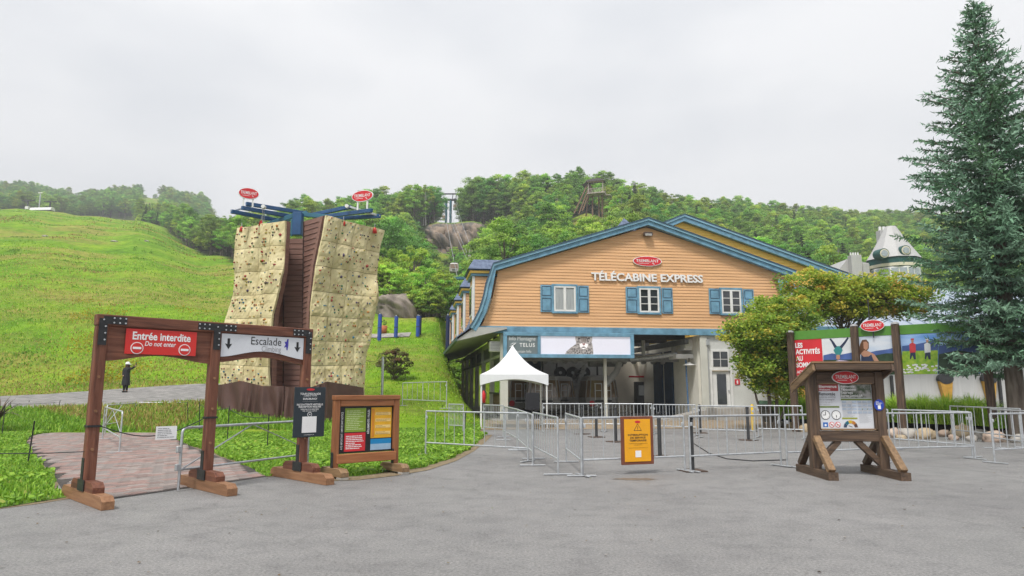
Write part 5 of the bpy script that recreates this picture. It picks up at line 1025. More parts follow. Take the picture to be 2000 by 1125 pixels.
# oval signs standing on the steel, each a thing of its own
def tower_sign(px, py, w, rot, Y, feet, label):
    c = AT(px, py, Y); o = thing('oval_sign', label, 'sign', (c.x, Y, c.z), rot); wv = w / F * Y * 1.03; oval_sign(o, (0, 0), wv / 2, .26, -.02, .06, 'sign_board'); 
    for s in (-.25, .25):
        b = MB(); b.bar((s * wv * .9, .03, -.20), (s * wv * .9, .03, -.62), .07, .05); b.build('leg', white, o)
    return o
tower_sign(486, 378, 38, R(28), 30.0, None, 'red oval resort sign on the left arms of the climbing tower')
tower_sign(708, 383, 48, R(-20), 29.6, None, 'red oval resort sign on the right arms of the climbing tower')
# ================================================================== entrance gate
fl0, fl1 = G(118, 966), G(226, 998); fr0, fr1 = G(537, 926), G(645, 951); fm0, fm1 = G(350, 945), G(463, 971)
Lp, Rp = (fl0 + fl1) / 2, (fr0 + fr1) / 2; Mp = (fm0 + fm1) / 2
ga = math.atan2((Rp - Lp).y, (Rp - Lp).x); GF = Frame((Lp.x, Lp.y), ga)
gt = thing('entrance_gate', 'tall brown timber gate with two openings on heavy wooden feet', 'gate', GF.o, ga)
def gp(px, py, n=0.0): return GF.px(px, py, n)
xR = (Rp - Lp).dot(GF.ex); xM = (Mp - Lp).dot(GF.ex); PWD = .16
posts = []
ztop = gp(200, 614)[1] ; ztr = gp(604, 643)[1]; ztop = (ztop + ztr) / 2
FL = .98
for k, x in enumerate((0, xM, xR)):
    box('post', gt, GW[2], (x, 0, (ztop - .17 + .30) / 2 + .0), (PWD, .14, ztop - .17 - .30), .012)
    for nm, m, L_, z, h, w in (('foot', FW, FL * 2, .09, .17, .16), ('foot_block', GW, FL * 1.08, .245, .14, .15)):
        b = MB(); half = L_ / 2; c = .09
        b.prism([(-half, z - h / 2), (half, z - h / 2), (half, z + h / 2 - c * .7), (half - c, z + h / 2), (-half + c, z + h / 2), (-half, z + h / 2 - c * .7)], x - w / 2, x + w / 2)
        b.v = [(v[1], v[0], v[2]) for v in b.v]; b.f = [tuple(reversed(f)) for f in b.f]; b.build(nm, m[1], gt)
    b = MB(); b.box((x - PWD / 2 - .006, 0, .46), (.01, .10, .34)); b.box((x - PWD / 2 - .008, 0, .25), (.012, .30, .16)); b.build('foot_bracket', iron, gt)
    for dz_ in (.55, 1.1, 1.6): tube('peg', gt, FW[2], [(x, -.065, dz_ + .2), (x, -.085, dz_ + .2)], .022, 8)
box('top_beam', gt, GW[0], (xR / 2, 0, ztop - .085), (xR + PWD + .02, .15, .17), .012)
# iron straps with bolts at the joints
for x, sides in ((0, (1,)), (xM, (-1, 1)), (xR, (-1,))):
    b = MB(); b.box((x, -.079, ztop - .26), (.115, .008, .40)); 
    for s in sides: b.box((x + s * .16, -.080, ztop - .085), (.32, .009, .115))
    so = b.build('iron_strap', iron, gt); bt = MB()
    for q in [(0, -.06), (0, -.16), (0, -.26), (0, -.36)] + [(s * t, -.03) for s in sides for t in (.14, .22, .30)] + [(s * t, -.10) for s in sides for t in (.14, .22, .30)]: bt.tube([(x + q[0] + (.03 if q[0] == 0 and q[1] < -.1 else 0), -.083, ztop - .02 + q[1]), (x + q[0] + (.03 if q[0] == 0 and q[1] < -.1 else 0), -.094, ztop - .02 + q[1])], .013, 6)
    bo = bt.build('bolts', steel, so); bo['kind'] = 'stuff'
def arch(x0, x1, zt_a, zb_side, rise, n=24, m=0): return [(x0, zt_a), (x1, zt_a)] + [(x1 + (x0 - x1) * i / n, zb_side + rise * (.5 - .5 * math.cos(2 * math.pi * i / n)) ** .8) for i in range(n + 1)]
zb_l = gp(215, 705)[1]; x0, x1 = PWD / 2, xM - PWD / 2
prism('arched_board', gt, GW[0], arch(x0, x1, ztop - .17, zb_l, .10), -.03, .03)
x2, x3 = xM + PWD / 2, xR - PWD / 2; zb_r = gp(590, 712)[1]
prism('arched_board', gt, GW[0], arch(x2, x3, ztop - .17, zb_r, .10), -.03, .03)
# red no-entry plate on the left board
a, c = gp(243, 633), gp(383, 697); rl, rr_ = gp(245, 640)[0], gp(383, 640)[0]; rt, rb_ = ztop - .19, gp(300, 693)[1]
plate = thing('no_entry_sign', 'red plate reading Entrée interdite with two no entry discs on the timber gate', 'sign', GF.w((rl + rr_) / 2, -.05, rb_), ga); pw, ph = rr_ - rl, rt - rb_
box('plate', plate, M('red_plate', (.62, .03, .025), .35, .05, 2), (0, 0, ph / 2), (pw, .012, ph))
text('Entrée interdite', plate, white_print, (0, -.009, ph * .74), h=.12, w=pw * .82, bold=.025); text('Do not enter', plate, white_print, (-.02, -.009, ph * .44), h=.075, w=pw * .44, bold=.012, shear=.22)
for x in (-pw * .34, pw * .33):
    e = MB(); e.prism(ellipse(x, ph * .24, .092, .092, 24), -.010, -.007); d = e.build('disc', white_print, plate); e = MB(); e.prism(ellipse(x, ph * .24, .080, .080, 24), -.013, -.0105); e.build('disc_face', MATS['red_plate'], d); box('disc_bar', d, white_print, (x, -.014, ph * .24), (.12, .004, .034))
# white climbing plate on the right board
wl_, wr_ = x2 + .01, x3 - .01; zb1 = gp(440, 697)[1]; zb2_ = gp(595, 703)[1]; wh = thing('climbing_sign', 'white arched plate reading Escalade Climbing on the timber gate', 'sign', GF.w((wl_ + wr_) / 2, -.04, zb1), ga); pw = wr_ - wl_; tp_z = ztop - .18 - zb1
prism('plate', wh, M('white_plate', (.66, .68, .72), .35, .02), arch(-pw / 2, pw / 2, tp_z, .0, .115), -.008, .006)
text('Escalade', wh, black_print, (pw * .21, -.011, tp_z * .77), h=.14, w=pw * .37, align='RIGHT'); text('Climbing', wh, grey_print, (pw * .21, -.011, tp_z * .43), h=.10, w=pw * .24, align='RIGHT')
for x in (-pw * .42, pw * .42): flat('arrow', wh, black_print, [(x - .022, tp_z * .80), (x + .022, tp_z * .80), (x + .022, tp_z * .55), (x + .062, tp_z * .58), (x, tp_z * .33), (x - .062, tp_z * .58), (x - .022, tp_z * .55)], -.011)
IND = M('indigo_print', (.05, .04, .36), .5, .05); flat('climber_mark', wh, IND, [(pw * .245, tp_z * .52), (pw * .265, tp_z * .66), (pw * .25, tp_z * .78), (pw * .275, tp_z * .80), (pw * .285, tp_z * .92), (pw * .30, tp_z * .92), (pw * .30, tp_z * .62), (pw * .292, tp_z * .40), (pw * .28, tp_z * .40), (pw * .275, tp_z * .55)], -.011)
# dark queue notice on the right post
nl, nt_, nrx, nbz = gp(571, 757)[0], gp(600, 756)[1], gp(631, 757)[0], gp(600, 853)[1]
nq = thing('climbing_notice', 'dark slate notice reading Tour d\'Escalade fixed to the gate post', 'sign', GF.w((nl + nrx) / 2, -.09, nbz), ga); pw, ph = nrx - nl, nt_ - nbz
SL = M('dark_slate_print', (.022, .032, .042), .4, .05); box('plate', nq, SL, (0, 0, ph / 2), (pw, .02, ph), .004)
e = MB(); e.prism(ellipse(0, ph * .95, pw * .13, ph * .022, 20), -.016, -.012); e.build('red_oval', red_print, nq)
text("TOUR D'ESCALADE", nq, white_print, (0, -.013, ph * .865), h=.036, w=pw * .66, bold=.02); text('CLIMBING TOWER', nq, white_print, (0, -.013, ph * .825), h=.02, w=pw * .44, bold=.01); text('EUROBUNGY', nq, white_print, (0, -.013, ph * .765), h=.034, w=pw * .46, bold=.02); box('rule', nq, grey_print, (0, -.0115, ph * .71), (pw * .5, .003, .003))
text("FILE D'ATTENTE VIRTUELLE", nq, white_print, (0, -.013, ph * .65), h=.032, w=pw * .84, bold=.02); text('INSCRIPTION REQUISE', nq, white_print, (0, -.013, ph * .605), h=.03, w=pw * .72, bold=.02); text('REGISTRATION REQUIRED', nq, white_print, (0, -.013, ph * .555), h=.024, w=pw * .58, bold=.006); text('FOR VIRTUAL QUEUE', nq, white_print, (0, -.013, ph * .52), h=.02, w=pw * .46, bold=.006)
e = MB(); e.prism(ellipse(0, ph * .45, .045, .045, 20), -.0125, -.0115); e.build('ring', white_print, nq); e = MB(); e.prism(ellipse(0, ph * .45, .036, .036, 20), -.0145, -.013); e.build('ring_face', SL, nq); flat('ring_mark', nq, white_print, [(-.015, ph * .44), (.015, ph * .44), (0, ph * .47)], -.016)
box('blank_panel', nq, white_print, (0, -.0125, ph * .25), (pw * .46, .004, pw * .46)); text('tremblant.ca', nq, white_print, (0, -.013, ph * .05), h=.02, w=pw * .32)
# rope with small paper notice across the left opening
rz = gp(180, 832)[1]; rzM = gp(412, 815)[1]; pts = [(PWD / 2 * (1 - t) + (xM - PWD / 2) * t, -.02, rz + (rzM - rz) * t - .22 * math.sin(math.pi * t)) for t in np.linspace(0, 1, 14)]
ro = thing('barrier_rope', 'thin black rope strung across the left opening of the gate', 'rope', GF.o, ga); tube('rope', ro, iron, pts, .008, 6)
for x in (0, xM): b = MB(); b.box((x, 0, rz if x == 0 else rzM), (PWD + .024, .164, .03)); b.build('rope_wrap', iron, ro)
a0, a1 = gp(304, 833), gp(343, 857); pn = thing('paper_notice', 'small white paper notice hanging from the gate rope', 'sign', GF.w((a0[0] + a1[0]) / 2, -.03, a1[1]), ga); pw, ph = a1[0] - a0[0], a0[1] - a1[1]; box('sheet', pn, white_print, (0, 0, ph / 2), (pw, .004, ph)); lines(pn, grey_print, -pw * .42, pw * .42, ph * .1, ph * .9, 6, -.004, .4, 5)['kind'] = 'stuff'
tube('side_rope', ro, iron, [(-PWD / 2, 0, gp(165, 882)[1])] + [tuple(GF.ex * 0) if False else (-PWD / 2 - t * 1.1, t * .9, gp(165, 882)[1] - .02 * math.sin(t * 3)) for t in (.4, .8, 1.2)], .007, 6)
# ================================================================== two-panel information board beside the gate
bl0, bl1 = G(652, 934), G(785, 922); ba = math.atan2((bl1 - bl0).y, (bl1 - bl0).x); IB = Frame((bl0.x, bl0.y), ba)
ib = thing('rules_board', 'low orange brown timber board with green, red, yellow and blue panels', 'information board', IB.o, ba)
xw = IB.px(772, 850)[0]; zt0 = (IB.px(645, 783)[1] + IB.px(780, 779)[1]) / 2; pz = IB.px(700, 890)[1]; fz = .27
for x in (0.0, xw):
    box('post', ib, OW[2], (x, 0, (zt0 + .16) / 2), (.12, .10, zt0 - .16), .01)
    b = MB(); b.prism([(-.42, .05), (.42, .05), (.42, .13), (.34, .19), (-.34, .19), (-.42, .13)], x - .08, x + .08); b.v = [(v[1], v[0], v[2]) for v in b.v]; b.f = [tuple(reversed(f)) for f in b.f]; b.build('foot', KT[1], ib)
    for yy in (-.34, .34): box('foot_pad', ib, CONC, (x, yy, .022), (.17, .16, .05), .008)
    b = MB(); b.box((x - .066, -.02, .30), (.008, .09, .34)); b.build('foot_bracket', iron, ib)
box('top_rail', ib, OW[0], (xw / 2, 0, zt0 + .045), (xw + .14, .13, .09), .01); box('upper_rail', ib, OW[0], (xw / 2, -.005, zt0 - .06), (xw - .125, .09, .115), .01)
zl = IB.px(710, 893)[1]; box('lower_rail', ib, OW[0], (xw / 2, -.03, zl), (xw - .02, .10, .17), .01)
z0, z1 = zl + .09, zt0 - .12; x0, x1 = .065, xw - .065; mid = (x0 + x1) / 2; BK = M('black_panel', (.012, .012, .013), .4, .1); box('panel', ib, BK, (mid, .02, (z0 + z1) / 2), (x1 - x0, .02, z1 - z0))
hh = z1 - z0; ww = (x1 - x0) / 2; GR = M('green_panel_print', (.22, .33, .035), .45, .05); YE = M('yellow_panel_print', (.72, .39, .02), .45, .05); CY = M('blue_panel_print', (.01, .22, .48), .45, .05); LB = M('pale_blue_print', (.30, .46, .62), .45, .05)
def card(m, a, c, lo_, hi_, y=.005): return box('print_panel', ib, m, ((a + c) / 2, y, (lo_ + hi_) / 2), (c - a, .006, hi_ - lo_))
card(GR, x0 + ww * .21, x0 + ww * .97, z0 + hh * .45, z0 + hh * .96); card(red_print, x0 + ww * .21, x0 + ww * .97, z0 + hh * .04, z0 + hh * .43); card(YE, mid + ww * .17, mid + ww * .95, z0 + hh * .30, z0 + hh * .97); card(CY, mid + ww * .17, mid + ww * .95, z0 + hh * .17, z0 + hh * .28); card(LB, mid + ww * .17, mid + ww * .95, z0 + hh * .04, z0 + hh * .17)
PALEG = M('pale_green_ink', (.48, .58, .28), .5, .02); PY = M('pale_yellow_ink', (.80, .58, .22), .5, .02)
for m, a, c, lo_, hi_, n in ((PALEG, .26, .92, .49, .92, 11), (white_print, .26, .92, .08, .38, 8)): lines(ib, m, x0 + ww * a, x0 + ww * c, z0 + hh * lo_, z0 + hh * hi_, n, .0005, .45, n)['kind'] = 'stuff'
for f in (.80, .66, .52, .38): box('pale_band', ib, PY, (mid + ww * .62, .0005, z0 + hh * (f + .03)), (ww * .58, .002, hh * .065)); lines(ib, M('brown_ink', (.30, .16, .02), .5), mid + ww * .35, mid + ww * .9, z0 + hh * (f + .0), z0 + hh * (f + .06), 2, -.002, .3, int(f * 100))['kind'] = 'stuff'
box('orange_band', ib, M('orange_ink', (.62, .24, .02), .5), (mid + ww * .24, .0005, z0 + hh * .63), (ww * .10, .002, hh * .62))
text('AVIS IMPORTANT / IMPORTANT NOTICE', ib, white_print, (x0 + ww * .11, .004, z0 + hh * .48), h=.042, w=hh * .80, rot=math.pi / 2, bold=.01); text('RÈGLEMENTS / RULES', ib, white_print, (mid + ww * .07, .004, z0 + hh * .66), h=.042, w=hh * .52, rot=math.pi / 2, bold=.01)
# ================================================================== welcome kiosk
kl, kr = Vector((5.78, 13.35, 0)), Vector((7.06, 13.35, 0)); ka_ = R(-1.5); KF = Frame((kl.x, kl.y), ka_); kk = thing('welcome_kiosk', 'dark timber welcome kiosk with shed roof, map panels and braced feet', 'information board', KF.o, ka_)
kx = (kr - kl).length; kzt = KF.px(1650, 722)[1]; kzb = KF.px(1650, 862)[1]
for x in (0, kx):
    box('post', kk, KW[2], (x, 0, (kzt - .04 + .13) / 2), (.17, .17, kzt - .04 - .13), .012)
    b = MB(); b.prism([(-.76, .0), (.76, .0), (.76, .14), (-.76, .14)], x - .09, x + .09); b.v = [(v[1], v[0], v[2]) for v in b.v]; b.f = [tuple(reversed(f)) for f in b.f]; b.build('foot', KW[1], kk)
    for sg in (-1, 1): bar('foot_brace', kk, KT[1] if sg < 0 else KW[1], (x, sg * .10, .72), (x, sg * .70, .15), .13, .11, .008, (0, sg, 1))
for (xa, xb) in ((kx * .36, .05), (kx * .62, kx - .05)): bar('cross_brace', kk, KW[0], (xa, .0, kzb + .02), (xb, .0, .22), .11, .11, .008, (0, 1, 0))
box('lower_rail', kk, KW[0], (kx / 2, -.02, kzb + .10), (kx - .17, .12, .20), .01); box('upper_rail', kk, KW[0], (kx / 2, -.01, kzt - .16), (kx - .17, .12, .22), .01); box('inner_post', kk, KW[2], (.105, -.01, (kzb + kzt) / 2 - .03), (.04, .11, kzt - kzb - .5), .008); box('inner_post', kk, KW[2], (kx - .105, -.01, (kzb + kzt) / 2 - .03), (.04, .11, kzt - kzb - .5), .008)
pz0, pz1 = kzb + .215, kzt - .28; px0, px1 = .13, kx - .13; bx_in = KT[0]
box('sill', kk, KT[0], ((px0 + px1) / 2, -.055, pz0 + .012), (px1 - px0, .07, .03), .004); box('panel_trim', kk, KT[0], ((px0 + px1) / 2, -.045, pz1 + .012), (px1 - px0, .05, .025), .004)
PAP = M('white_poster', (.62, .64, .68), .35, .03, 2); box('poster', kk, PAP, ((px0 + px1) / 2, .0, (pz0 + pz1) / 2 + .01), (px1 - px0, .02, pz1 - pz0 - .02)); kw, kh = px1 - px0, pz1 - pz0; y_ = -.0125
def kc(m, a, c, lo_, hi_, y=None, name='print_panel'): return box(name, kk, m, (px0 + kw * (a + c) / 2, y_ if y is None else y, pz0 + kh * (lo_ + hi_) / 2), (kw * (c - a), .003, kh * (hi_ - lo_)))
kc(M('maroon_print', (.36, .045, .05), .45, .1), .0, .38, .85, 1.0); text('Bienvenue', kk, white_print, (px0 + kw * .02, -.016, pz0 + kh * .955), h=.055, w=kw * .33, bold=.02, align='LEFT'); text('Welcome', kk, white_print, (px0 + kw * .02, -.016, pz0 + kh * .885), h=.038, w=kw * .21, bold=.01, align='LEFT')
text('Remontée', kk, black_print, (px0 + kw * .015, -.016, pz0 + kh * .79), h=.062, w=kw * .30, align='LEFT', bold=.008); text("jusqu'au sommet", kk, grey_print, (px0 + kw * .015, -.016, pz0 + kh * .725), h=.036, w=kw * .31, align='LEFT'); text('de la montagne', kk, grey_print, (px0 + kw * .015, -.016, pz0 + kh * .67), h=.036, w=kw * .28, align='LEFT'); PG_ = M('pale_grey_ink', (.42, .42, .43), .5); text('Lift to the top of', kk, PG_, (px0 + kw * .015, -.016, pz0 + kh * .61), h=.03, w=kw * .24, align='LEFT'); text('the mountain', kk, PG_, (px0 + kw * .015, -.016, pz0 + kh * .56), h=.03, w=kw * .20, align='LEFT')
OLV = M('olive_print', (.16, .22, .05), .5, .05); kc(OLV, .0, .38, .485, .52)
for cx_, hands in ((.11, ((-1, 0), (0, 1))), (.31, ((.05, -1), (.02, -.7)))):
    X, Z = px0 + kw * cx_, pz0 + kh * .325; e = MB(); e.prism(ellipse(X, Z, .090, .090, 28), -.0145, -.0115); d = e.build('clock', black_print, kk); e = MB(); e.prism(ellipse(X, Z, .079, .079, 28), -.0165, -.015); e.build('clock_face', white_print, d)
    for q in range(12): t = q * math.pi / 6; box('hour_mark', d, black_print, (X + .068 * math.cos(t), -.0175, Z + .068 * math.sin(t)), (.008, .001, .008))
    for (hx, hz_), L_ in zip(hands, (.048, .064)): bar('hand', d, black_print, (X, -.018, Z), (X + hx * L_, -.018, Z + hz_ * L_), .001, .012, 0, (0, 0, 1) if abs(hx) > .5 else (1, 0, 0))
kc(M('access_blue', (.02, .12, .42), .5), .055, .145, .065, .165); flat('wheelchair_mark', kk, white_print, ellipse(px0 + kw * .10, pz0 + kh * .105, .022, .022, 12), -.0150)
for cx_ in (.215, .33):
    X, Z = px0 + kw * cx_, pz0 + kh * .115; e = MB(); e.prism(ellipse(X, Z, .052, .052, 24), -.0145, -.0115); d = e.build('prohibition_ring', red_print, kk); e = MB(); e.prism(ellipse(X, Z, .042, .042, 24), -.0165, -.015); e.build('ring_face', white_print, d); bar('slash', d, red_print, (X - .034, -.0175, Z + .034), (X + .034, -.0175, Z - .034), .001, .010, 0, (1, 0, 1)); box('ring_mark', d, black_print, (X, -.0170, Z - .005), (.05, .001, .014))
PHO = M('trail_photo_print', (.05, .075, .04), .4, col2=(.34, .33, .32), scale=9, detail=9, lo=.42, hi=.62); kc(PHO, .415, .99, .70, 1.0)
for i, t in enumerate(('Remontée', 'Télécabine', 'Express', 'Express Gondola Lift')): text(t, kk, white_print, (px0 + kw * .425, -.016, pz0 + kh * (.955 - i * .068)), h=.045, w=kw * (.26, .28, .22, .40)[i], bold=.012, align='LEFT')
kc(OLV, .415, .99, .645, .685); kc(M('bright_olive', (.30, .34, .04), .5), .415, .70, .235, .27); kc(OLV, .72, .99, .44, .465)
tb = MB()
for r_ in range(4):
    for c_ in range(6):
        if rnd.random() < .8: X = px0 + kw * (.43 + c_ * .095); Z = pz0 + kh * (.61 - r_ * .075); tb.quad((X, -.0145, Z - .022), (X + kw * .08, -.0145, Z - .022), (X + kw * .08, -.0145, Z + .018), (X, -.0145, Z + .018))
tb.build('table_cells', M('pale_table_blue', (.46, .54, .66), .5, .15, 8), kk)['kind'] = 'stuff'
lines(kk, grey_print, px0 + kw * .43, px0 + kw * .69, pz0 + kh * .28, pz0 + kh * .62, 16, -.017, .22, 3)['kind'] = 'stuff'; lines(kk, grey_print, px0 + kw * .73, px0 + kw * .97, pz0 + kh * .15, pz0 + kh * .62, 24, -.017, .2, 4)['kind'] = 'stuff'
gcx, gcz = px0 + kw * .565, pz0 + kh * .055
for i, c in enumerate(((.03, .06, .12), (.02, .14, .20), (.55, .36, .03), (.50, .20, .04), (.10, .05, .04))):
    t0, t1 = math.pi * (1 - i / 5), math.pi * (1 - (i + 1) / 5) + .03; flat('gauge_segment', kk, M('gauge_%d' % i, c, .5), [(gcx + r_ * math.cos(t), gcz + r_ * math.sin(t)) for r_, tt in ((.135, (t0, (t0 + t1) / 2, t1)), (.075, (t1, (t0 + t1) / 2, t0))) for t in tt], -.0145)
bar('gauge_needle', kk, black_print, (gcx + .03, -.016, gcz + .01), (gcx - .04, -.016, gcz + .035), .001, .008)
oc = KF.px(1651, 737, -.1); oval_sign(kk, (oc[0], oc[1]), KF.px(1677, 737, -.1)[0] - oc[0], .125, -.10, .03)
# shed roof sloping down to the back, made of planks on two barge boards
rzf, rzb = KF.px(1650, 709, -.42)[1], KF.px(1650, 709, -.42)[1] - .42; x0, x1 = -.12, kx + .13
for i in range(7): t0, t1 = i / 7, (i + 1) / 7; ya_, yb_ = -.42 + 1.15 * t0, -.42 + 1.15 * t1; za, zb_ = rzf + (rzb - rzf) * t0, rzf + (rzb - rzf) * t1; b = MB(); b.add([(x0, ya_ + .004, za), (x1, ya_ + .004, za), (x1, yb_ - .004, zb_), (x0, yb_ - .004, zb_), (x0, ya_ + .004, za + .035), (x1, ya_ + .004, za + .035), (x1, yb_ - .004, zb_ + .035), (x0, yb_ - .004, zb_ + .035)], [(0, 3, 2, 1), (4, 5, 6, 7), (0, 1, 5, 4), (2, 3, 7, 6), (0, 4, 7, 3), (1, 2, 6, 5)]); b.build('roof_plank', KT[0], kk)
for x in (x0 + .03, x1 - .03): bar('barge_board', kk, KT[1] if x < 0 else KW[1], (x, -.42, rzf - .075), (x, .73, rzb - .075), .05, .14, .006)
box('front_fascia', kk, KW[0], ((x0 + x1) / 2, -.40, rzf - .07), (x1 - x0 - .13, .04, .11), .006)
sk_ = KF.px(1717, 791, -.10); b = MB(); b.prism(ellipse(sk_[0], sk_[1], .092, .105, 20), -.098, -.090); d = b.build('blue_sticker', M('blue_sticker_print', (.015, .05, .36), .4), kk); lines(d, white_print, sk_[0] - .06, sk_[0] + .06, sk_[1] + .0, sk_[1] + .07, 3, -.1, .4, 2)['kind'] = 'stuff'; box('sticker_square', d, white_print, (sk_[0], -.1, sk_[1] - .04), (.055, .002, .07))
# ================================================================== crowd barriers
def barrier(p0, p1, label, nbar=9, h=1.08, low=.30, group='steel crowd barriers', thick=4, feet=(1, 1), footlen=.55, r=.021, drop=(0, 0)):
    p0, p1 = Vector((p0[0], p0[1], 0)), Vector((p1[0], p1[1], 0)); d = p1 - p0; L_ = d.length; a = math.atan2(d.y, d.x); o = thing('crowd_barrier', label, 'barrier', (p0.x, p0.y, hgt_s(p0.x, p0.y)), a, group)
    tube('top_rail', o, steel, [(0, 0, h), (L_, 0, h)], r, 8); tube('bottom_rail', o, steel, [(0, 0, low), (L_, 0, low)], r * .9, 8)
    for i, x in enumerate((0, L_)):
        tube('end_post', o, steel, [(x, 0, .02), (x, 0, h - .01)], r * .98, 8)
        if feet[i]: bar('foot', o, steel, (x, -footlen / 2, .022), (x, footlen / 2, .022), .06, .022, .004)
    thin = None
    for i in range(1, nbar + 1):
        x = L_ * i / (nbar + 1); tk = thick and i % thick == 0
        if tk: tube('brace_bar', o, steel, [(x, 0, low), (x, 0, h)], .017, 6)
        else:
            if thin is None: q = MB(); q.tube([(0, 0, low), (0, 0, h)], .0085, 6, cap=False); thin = q.mesh('bar', steel)
            link('bar', thin, o, (x, 0, 0))
    for x in (.04, L_ - .04): box('hook', o, steel, (x, -.02, h * .86), (.05, .03, .07), .006)
    return o
def hgt_s(x, y): z = hz(x, y); return z if z > .0 else .0
def gz2(px, py, z): return G(px, py, z)
Bb = lambda px, py: G(px, py)
T = lambda px, py: G(px, py, 1.08)
barrier(Bb(831, 888), Bb(1031, 902), 'barrier standing half on the lawn at its worn edge', 9)
barrier(Bb(1042, 897), Bb(1090, 928), 'barrier turned side on beside the one crossing the lawn edge', 9, thick=0)
barrier(Bb(1106, 903), Bb(1136, 931), 'barrier turned side on next to the yellow service notice', 8, thick=0)
barrier(Bb(1138, 930), Bb(1338, 921), 'barrier carrying the framed yellow service notice', 9)
barrier(Bb(1349, 921), Bb(1526, 911), 'barrier between the yellow notice and the welcome kiosk', 9)
barrier(Bb(1538, 912), Bb(1712, 902), 'barrier partly hidden behind the welcome kiosk', 9)
barrier(Bb(1722, 902), Bb(1905, 897), 'barrier leading from the welcome kiosk toward the stone planter', 9)
barrier(Bb(1943, 905), G(2080, 897), 'barrier at the spruce side of the plaza', 9)
barrier(T(1742, 800), G(1900, 894), 'slanting barrier in front of the stone planter wall', 9)
barrier(T(1855, 793), T(1992, 798.5), 'barrier along the stone planter below the spruce', 7)
barrier(T(1934, 799), T(2060, 806), 'barrier behind the one at the spruce side of the plaza', 7)
barrier(T(1600, 793), T(1733, 800), 'barrier behind the kiosk near the tall grass planter', 8)
QL = 'waiting line barrier in front of the open station hall'
barrier(T(1060, 788.5), T(1175, 788.5), QL + ' below the video screen', 12, group='waiting line barriers'); barrier(T(1182, 788.5), T(1273, 789), QL + ' beside the white column', 12, group='waiting line barriers'); barrier(T(1276, 790), T(1358, 791), QL + ' below the blue panels', 12, group='waiting line barriers')
barrier(T(1363, 792.5), T(1472, 794), 'barrier in front of the concrete ramp of the white door', 16, thick=0, group='waiting line barriers'); barrier(T(1478, 792), T(1566, 793), 'barrier in front of the green waste bin', 9, group='waiting line barriers')
barrier(T(985, 794), T(1012, 800), 'barrier beside the white tent, closest to the station', 13, thick=0, group='waiting line barriers'); barrier(T(1012, 800.5), T(1040, 810), 'barrier joining the tent line to the lawn edge barrier', 12, thick=0, group='waiting line barriers'); barrier(T(945, 791), T(983, 792), 'barrier between the lawn tip and the white tent', 11, thick=0, group='waiting line barriers')
barrier(T(786, 784), T(872, 788), 'barrier beside the coloured rules board at the grass bank', 7, group='waiting line barriers'); barrier(T(877, 789.5), T(905, 790), 'short barrier in front of the left station columns', 9, thick=0, group='waiting line barriers')
# rounded gate barriers with diagonal braces
def brace_gate(p0, p1, label, h=1.0, low=.34, rot0=None, foot=(0, 0), X=False):
    p0, p1 = Vector((p0[0], p0[1], 0)), Vector((p1[0], p1[1], 0)); d = p1 - p0; L_ = d.length; o = thing('swing_gate', label, 'barrier', p0, math.atan2(d.y, d.x), 'tubular steel gates'); rr = .09
    arc0 = [(rr - rr * math.cos(t), 0, h - rr + rr * math.sin(t)) for t in np.linspace(0, math.pi / 2, 6)]; arc1 = [(L_ - rr + rr * math.sin(t), 0, h - rr + rr * math.cos(t)) for t in np.linspace(0, math.pi / 2, 6)]
    tube('frame', o, steel, [(0, 0, .02)] + arc0 + arc1 + [(L_, 0, .02)], .022, 8); tube('bottom_rail', o, steel, [(.0, 0, low), (L_, 0, low)], .019, 8); tube('diagonal', o, steel, [(.02, 0, low), (L_ * .5, 0, h - .01)], .013, 6)
    tube('diagonal', o, steel, [(L_ - .02, 0, low + .1), (L_ * .5, 0, h - .01)], .010, 6)
    for i, x in enumerate((0, L_)):
        if foot[i]: bar('foot', o, steel, (x, -.3, .02), (x, .3, .02), .05, .02, .004)
    for z in (low + .04, h * .66): box('latch', o, steel, (-.05, 0, z), (.07, .05, .10), .008)
    return o
brace_gate(G(348, 960), G(600, 921), 'tubular gate closing the right opening of the timber gate'); brace_gate(G(200, 858), G(233, 884), 'tubular gate standing open on the paved path', 1.05, .38, foot=(1, 1)); brace_gate(G(266, 832), G(362, 831), 'tubular gate across the far end of the paved path', 1.05, .35); brace_gate(G(205, 848), G(262, 834), 'tubular gate on the lawn side of the path end', 1.05, .35)
# yellow notice hung on the barrier
ya_, yb_ = Bb(1138, 930), Bb(1338, 921); yang = math.atan2((yb_ - ya_).y, (yb_ - ya_).x); YF = Frame((ya_.x, ya_.y), yang); l_, r_ = YF.px(1213, 860, -.06)[0], YF.px(1275, 860, -.06)[0]; t_, bt_ = YF.px(1244, 813, -.06)[1], YF.px(1244, 907, -.06)[1]
yn = thing('service_notice', 'yellow service interruption notice in a brown wooden frame on the barrier', 'sign', YF.w((l_ + r_) / 2, -.06, bt_), yang); pw, ph = r_ - l_, t_ - bt_
RB = M('red_brown_frame', (.17, .055, .03), .6, .15, 4); box('frame', yn, RB, (0, .0, ph / 2), (pw, .05, ph), .006); b = MB(); b.box((-.005, -.028, ph / 2), (pw * .82, .012, ph * .88), None, 0, .004); b.build('plate', M('amber_plate', (.78, .36, .012), .35, .03), yn); y0_ = -.036
e = MB(); e.prism(ellipse(0, ph * .885, .062, .025, 20), y0_ - .002, y0_); e.build('red_oval', red_print, yn)
for s, m, yy in ((.088, black_print, -.0355), (.072, MATS['amber_plate'], -.037)): flat('warning_triangle', yn, m, [(-s, ph * .755 - s * .58), (s, ph * .755 - s * .58), (0, ph * .755 + s)], yy)
box('exclamation', yn, black_print, (0, -.0385, ph * .765), (.009, .001, .055)); box('exclamation', yn, black_print, (0, -.0385, ph * .722), (.010, .001, .010))
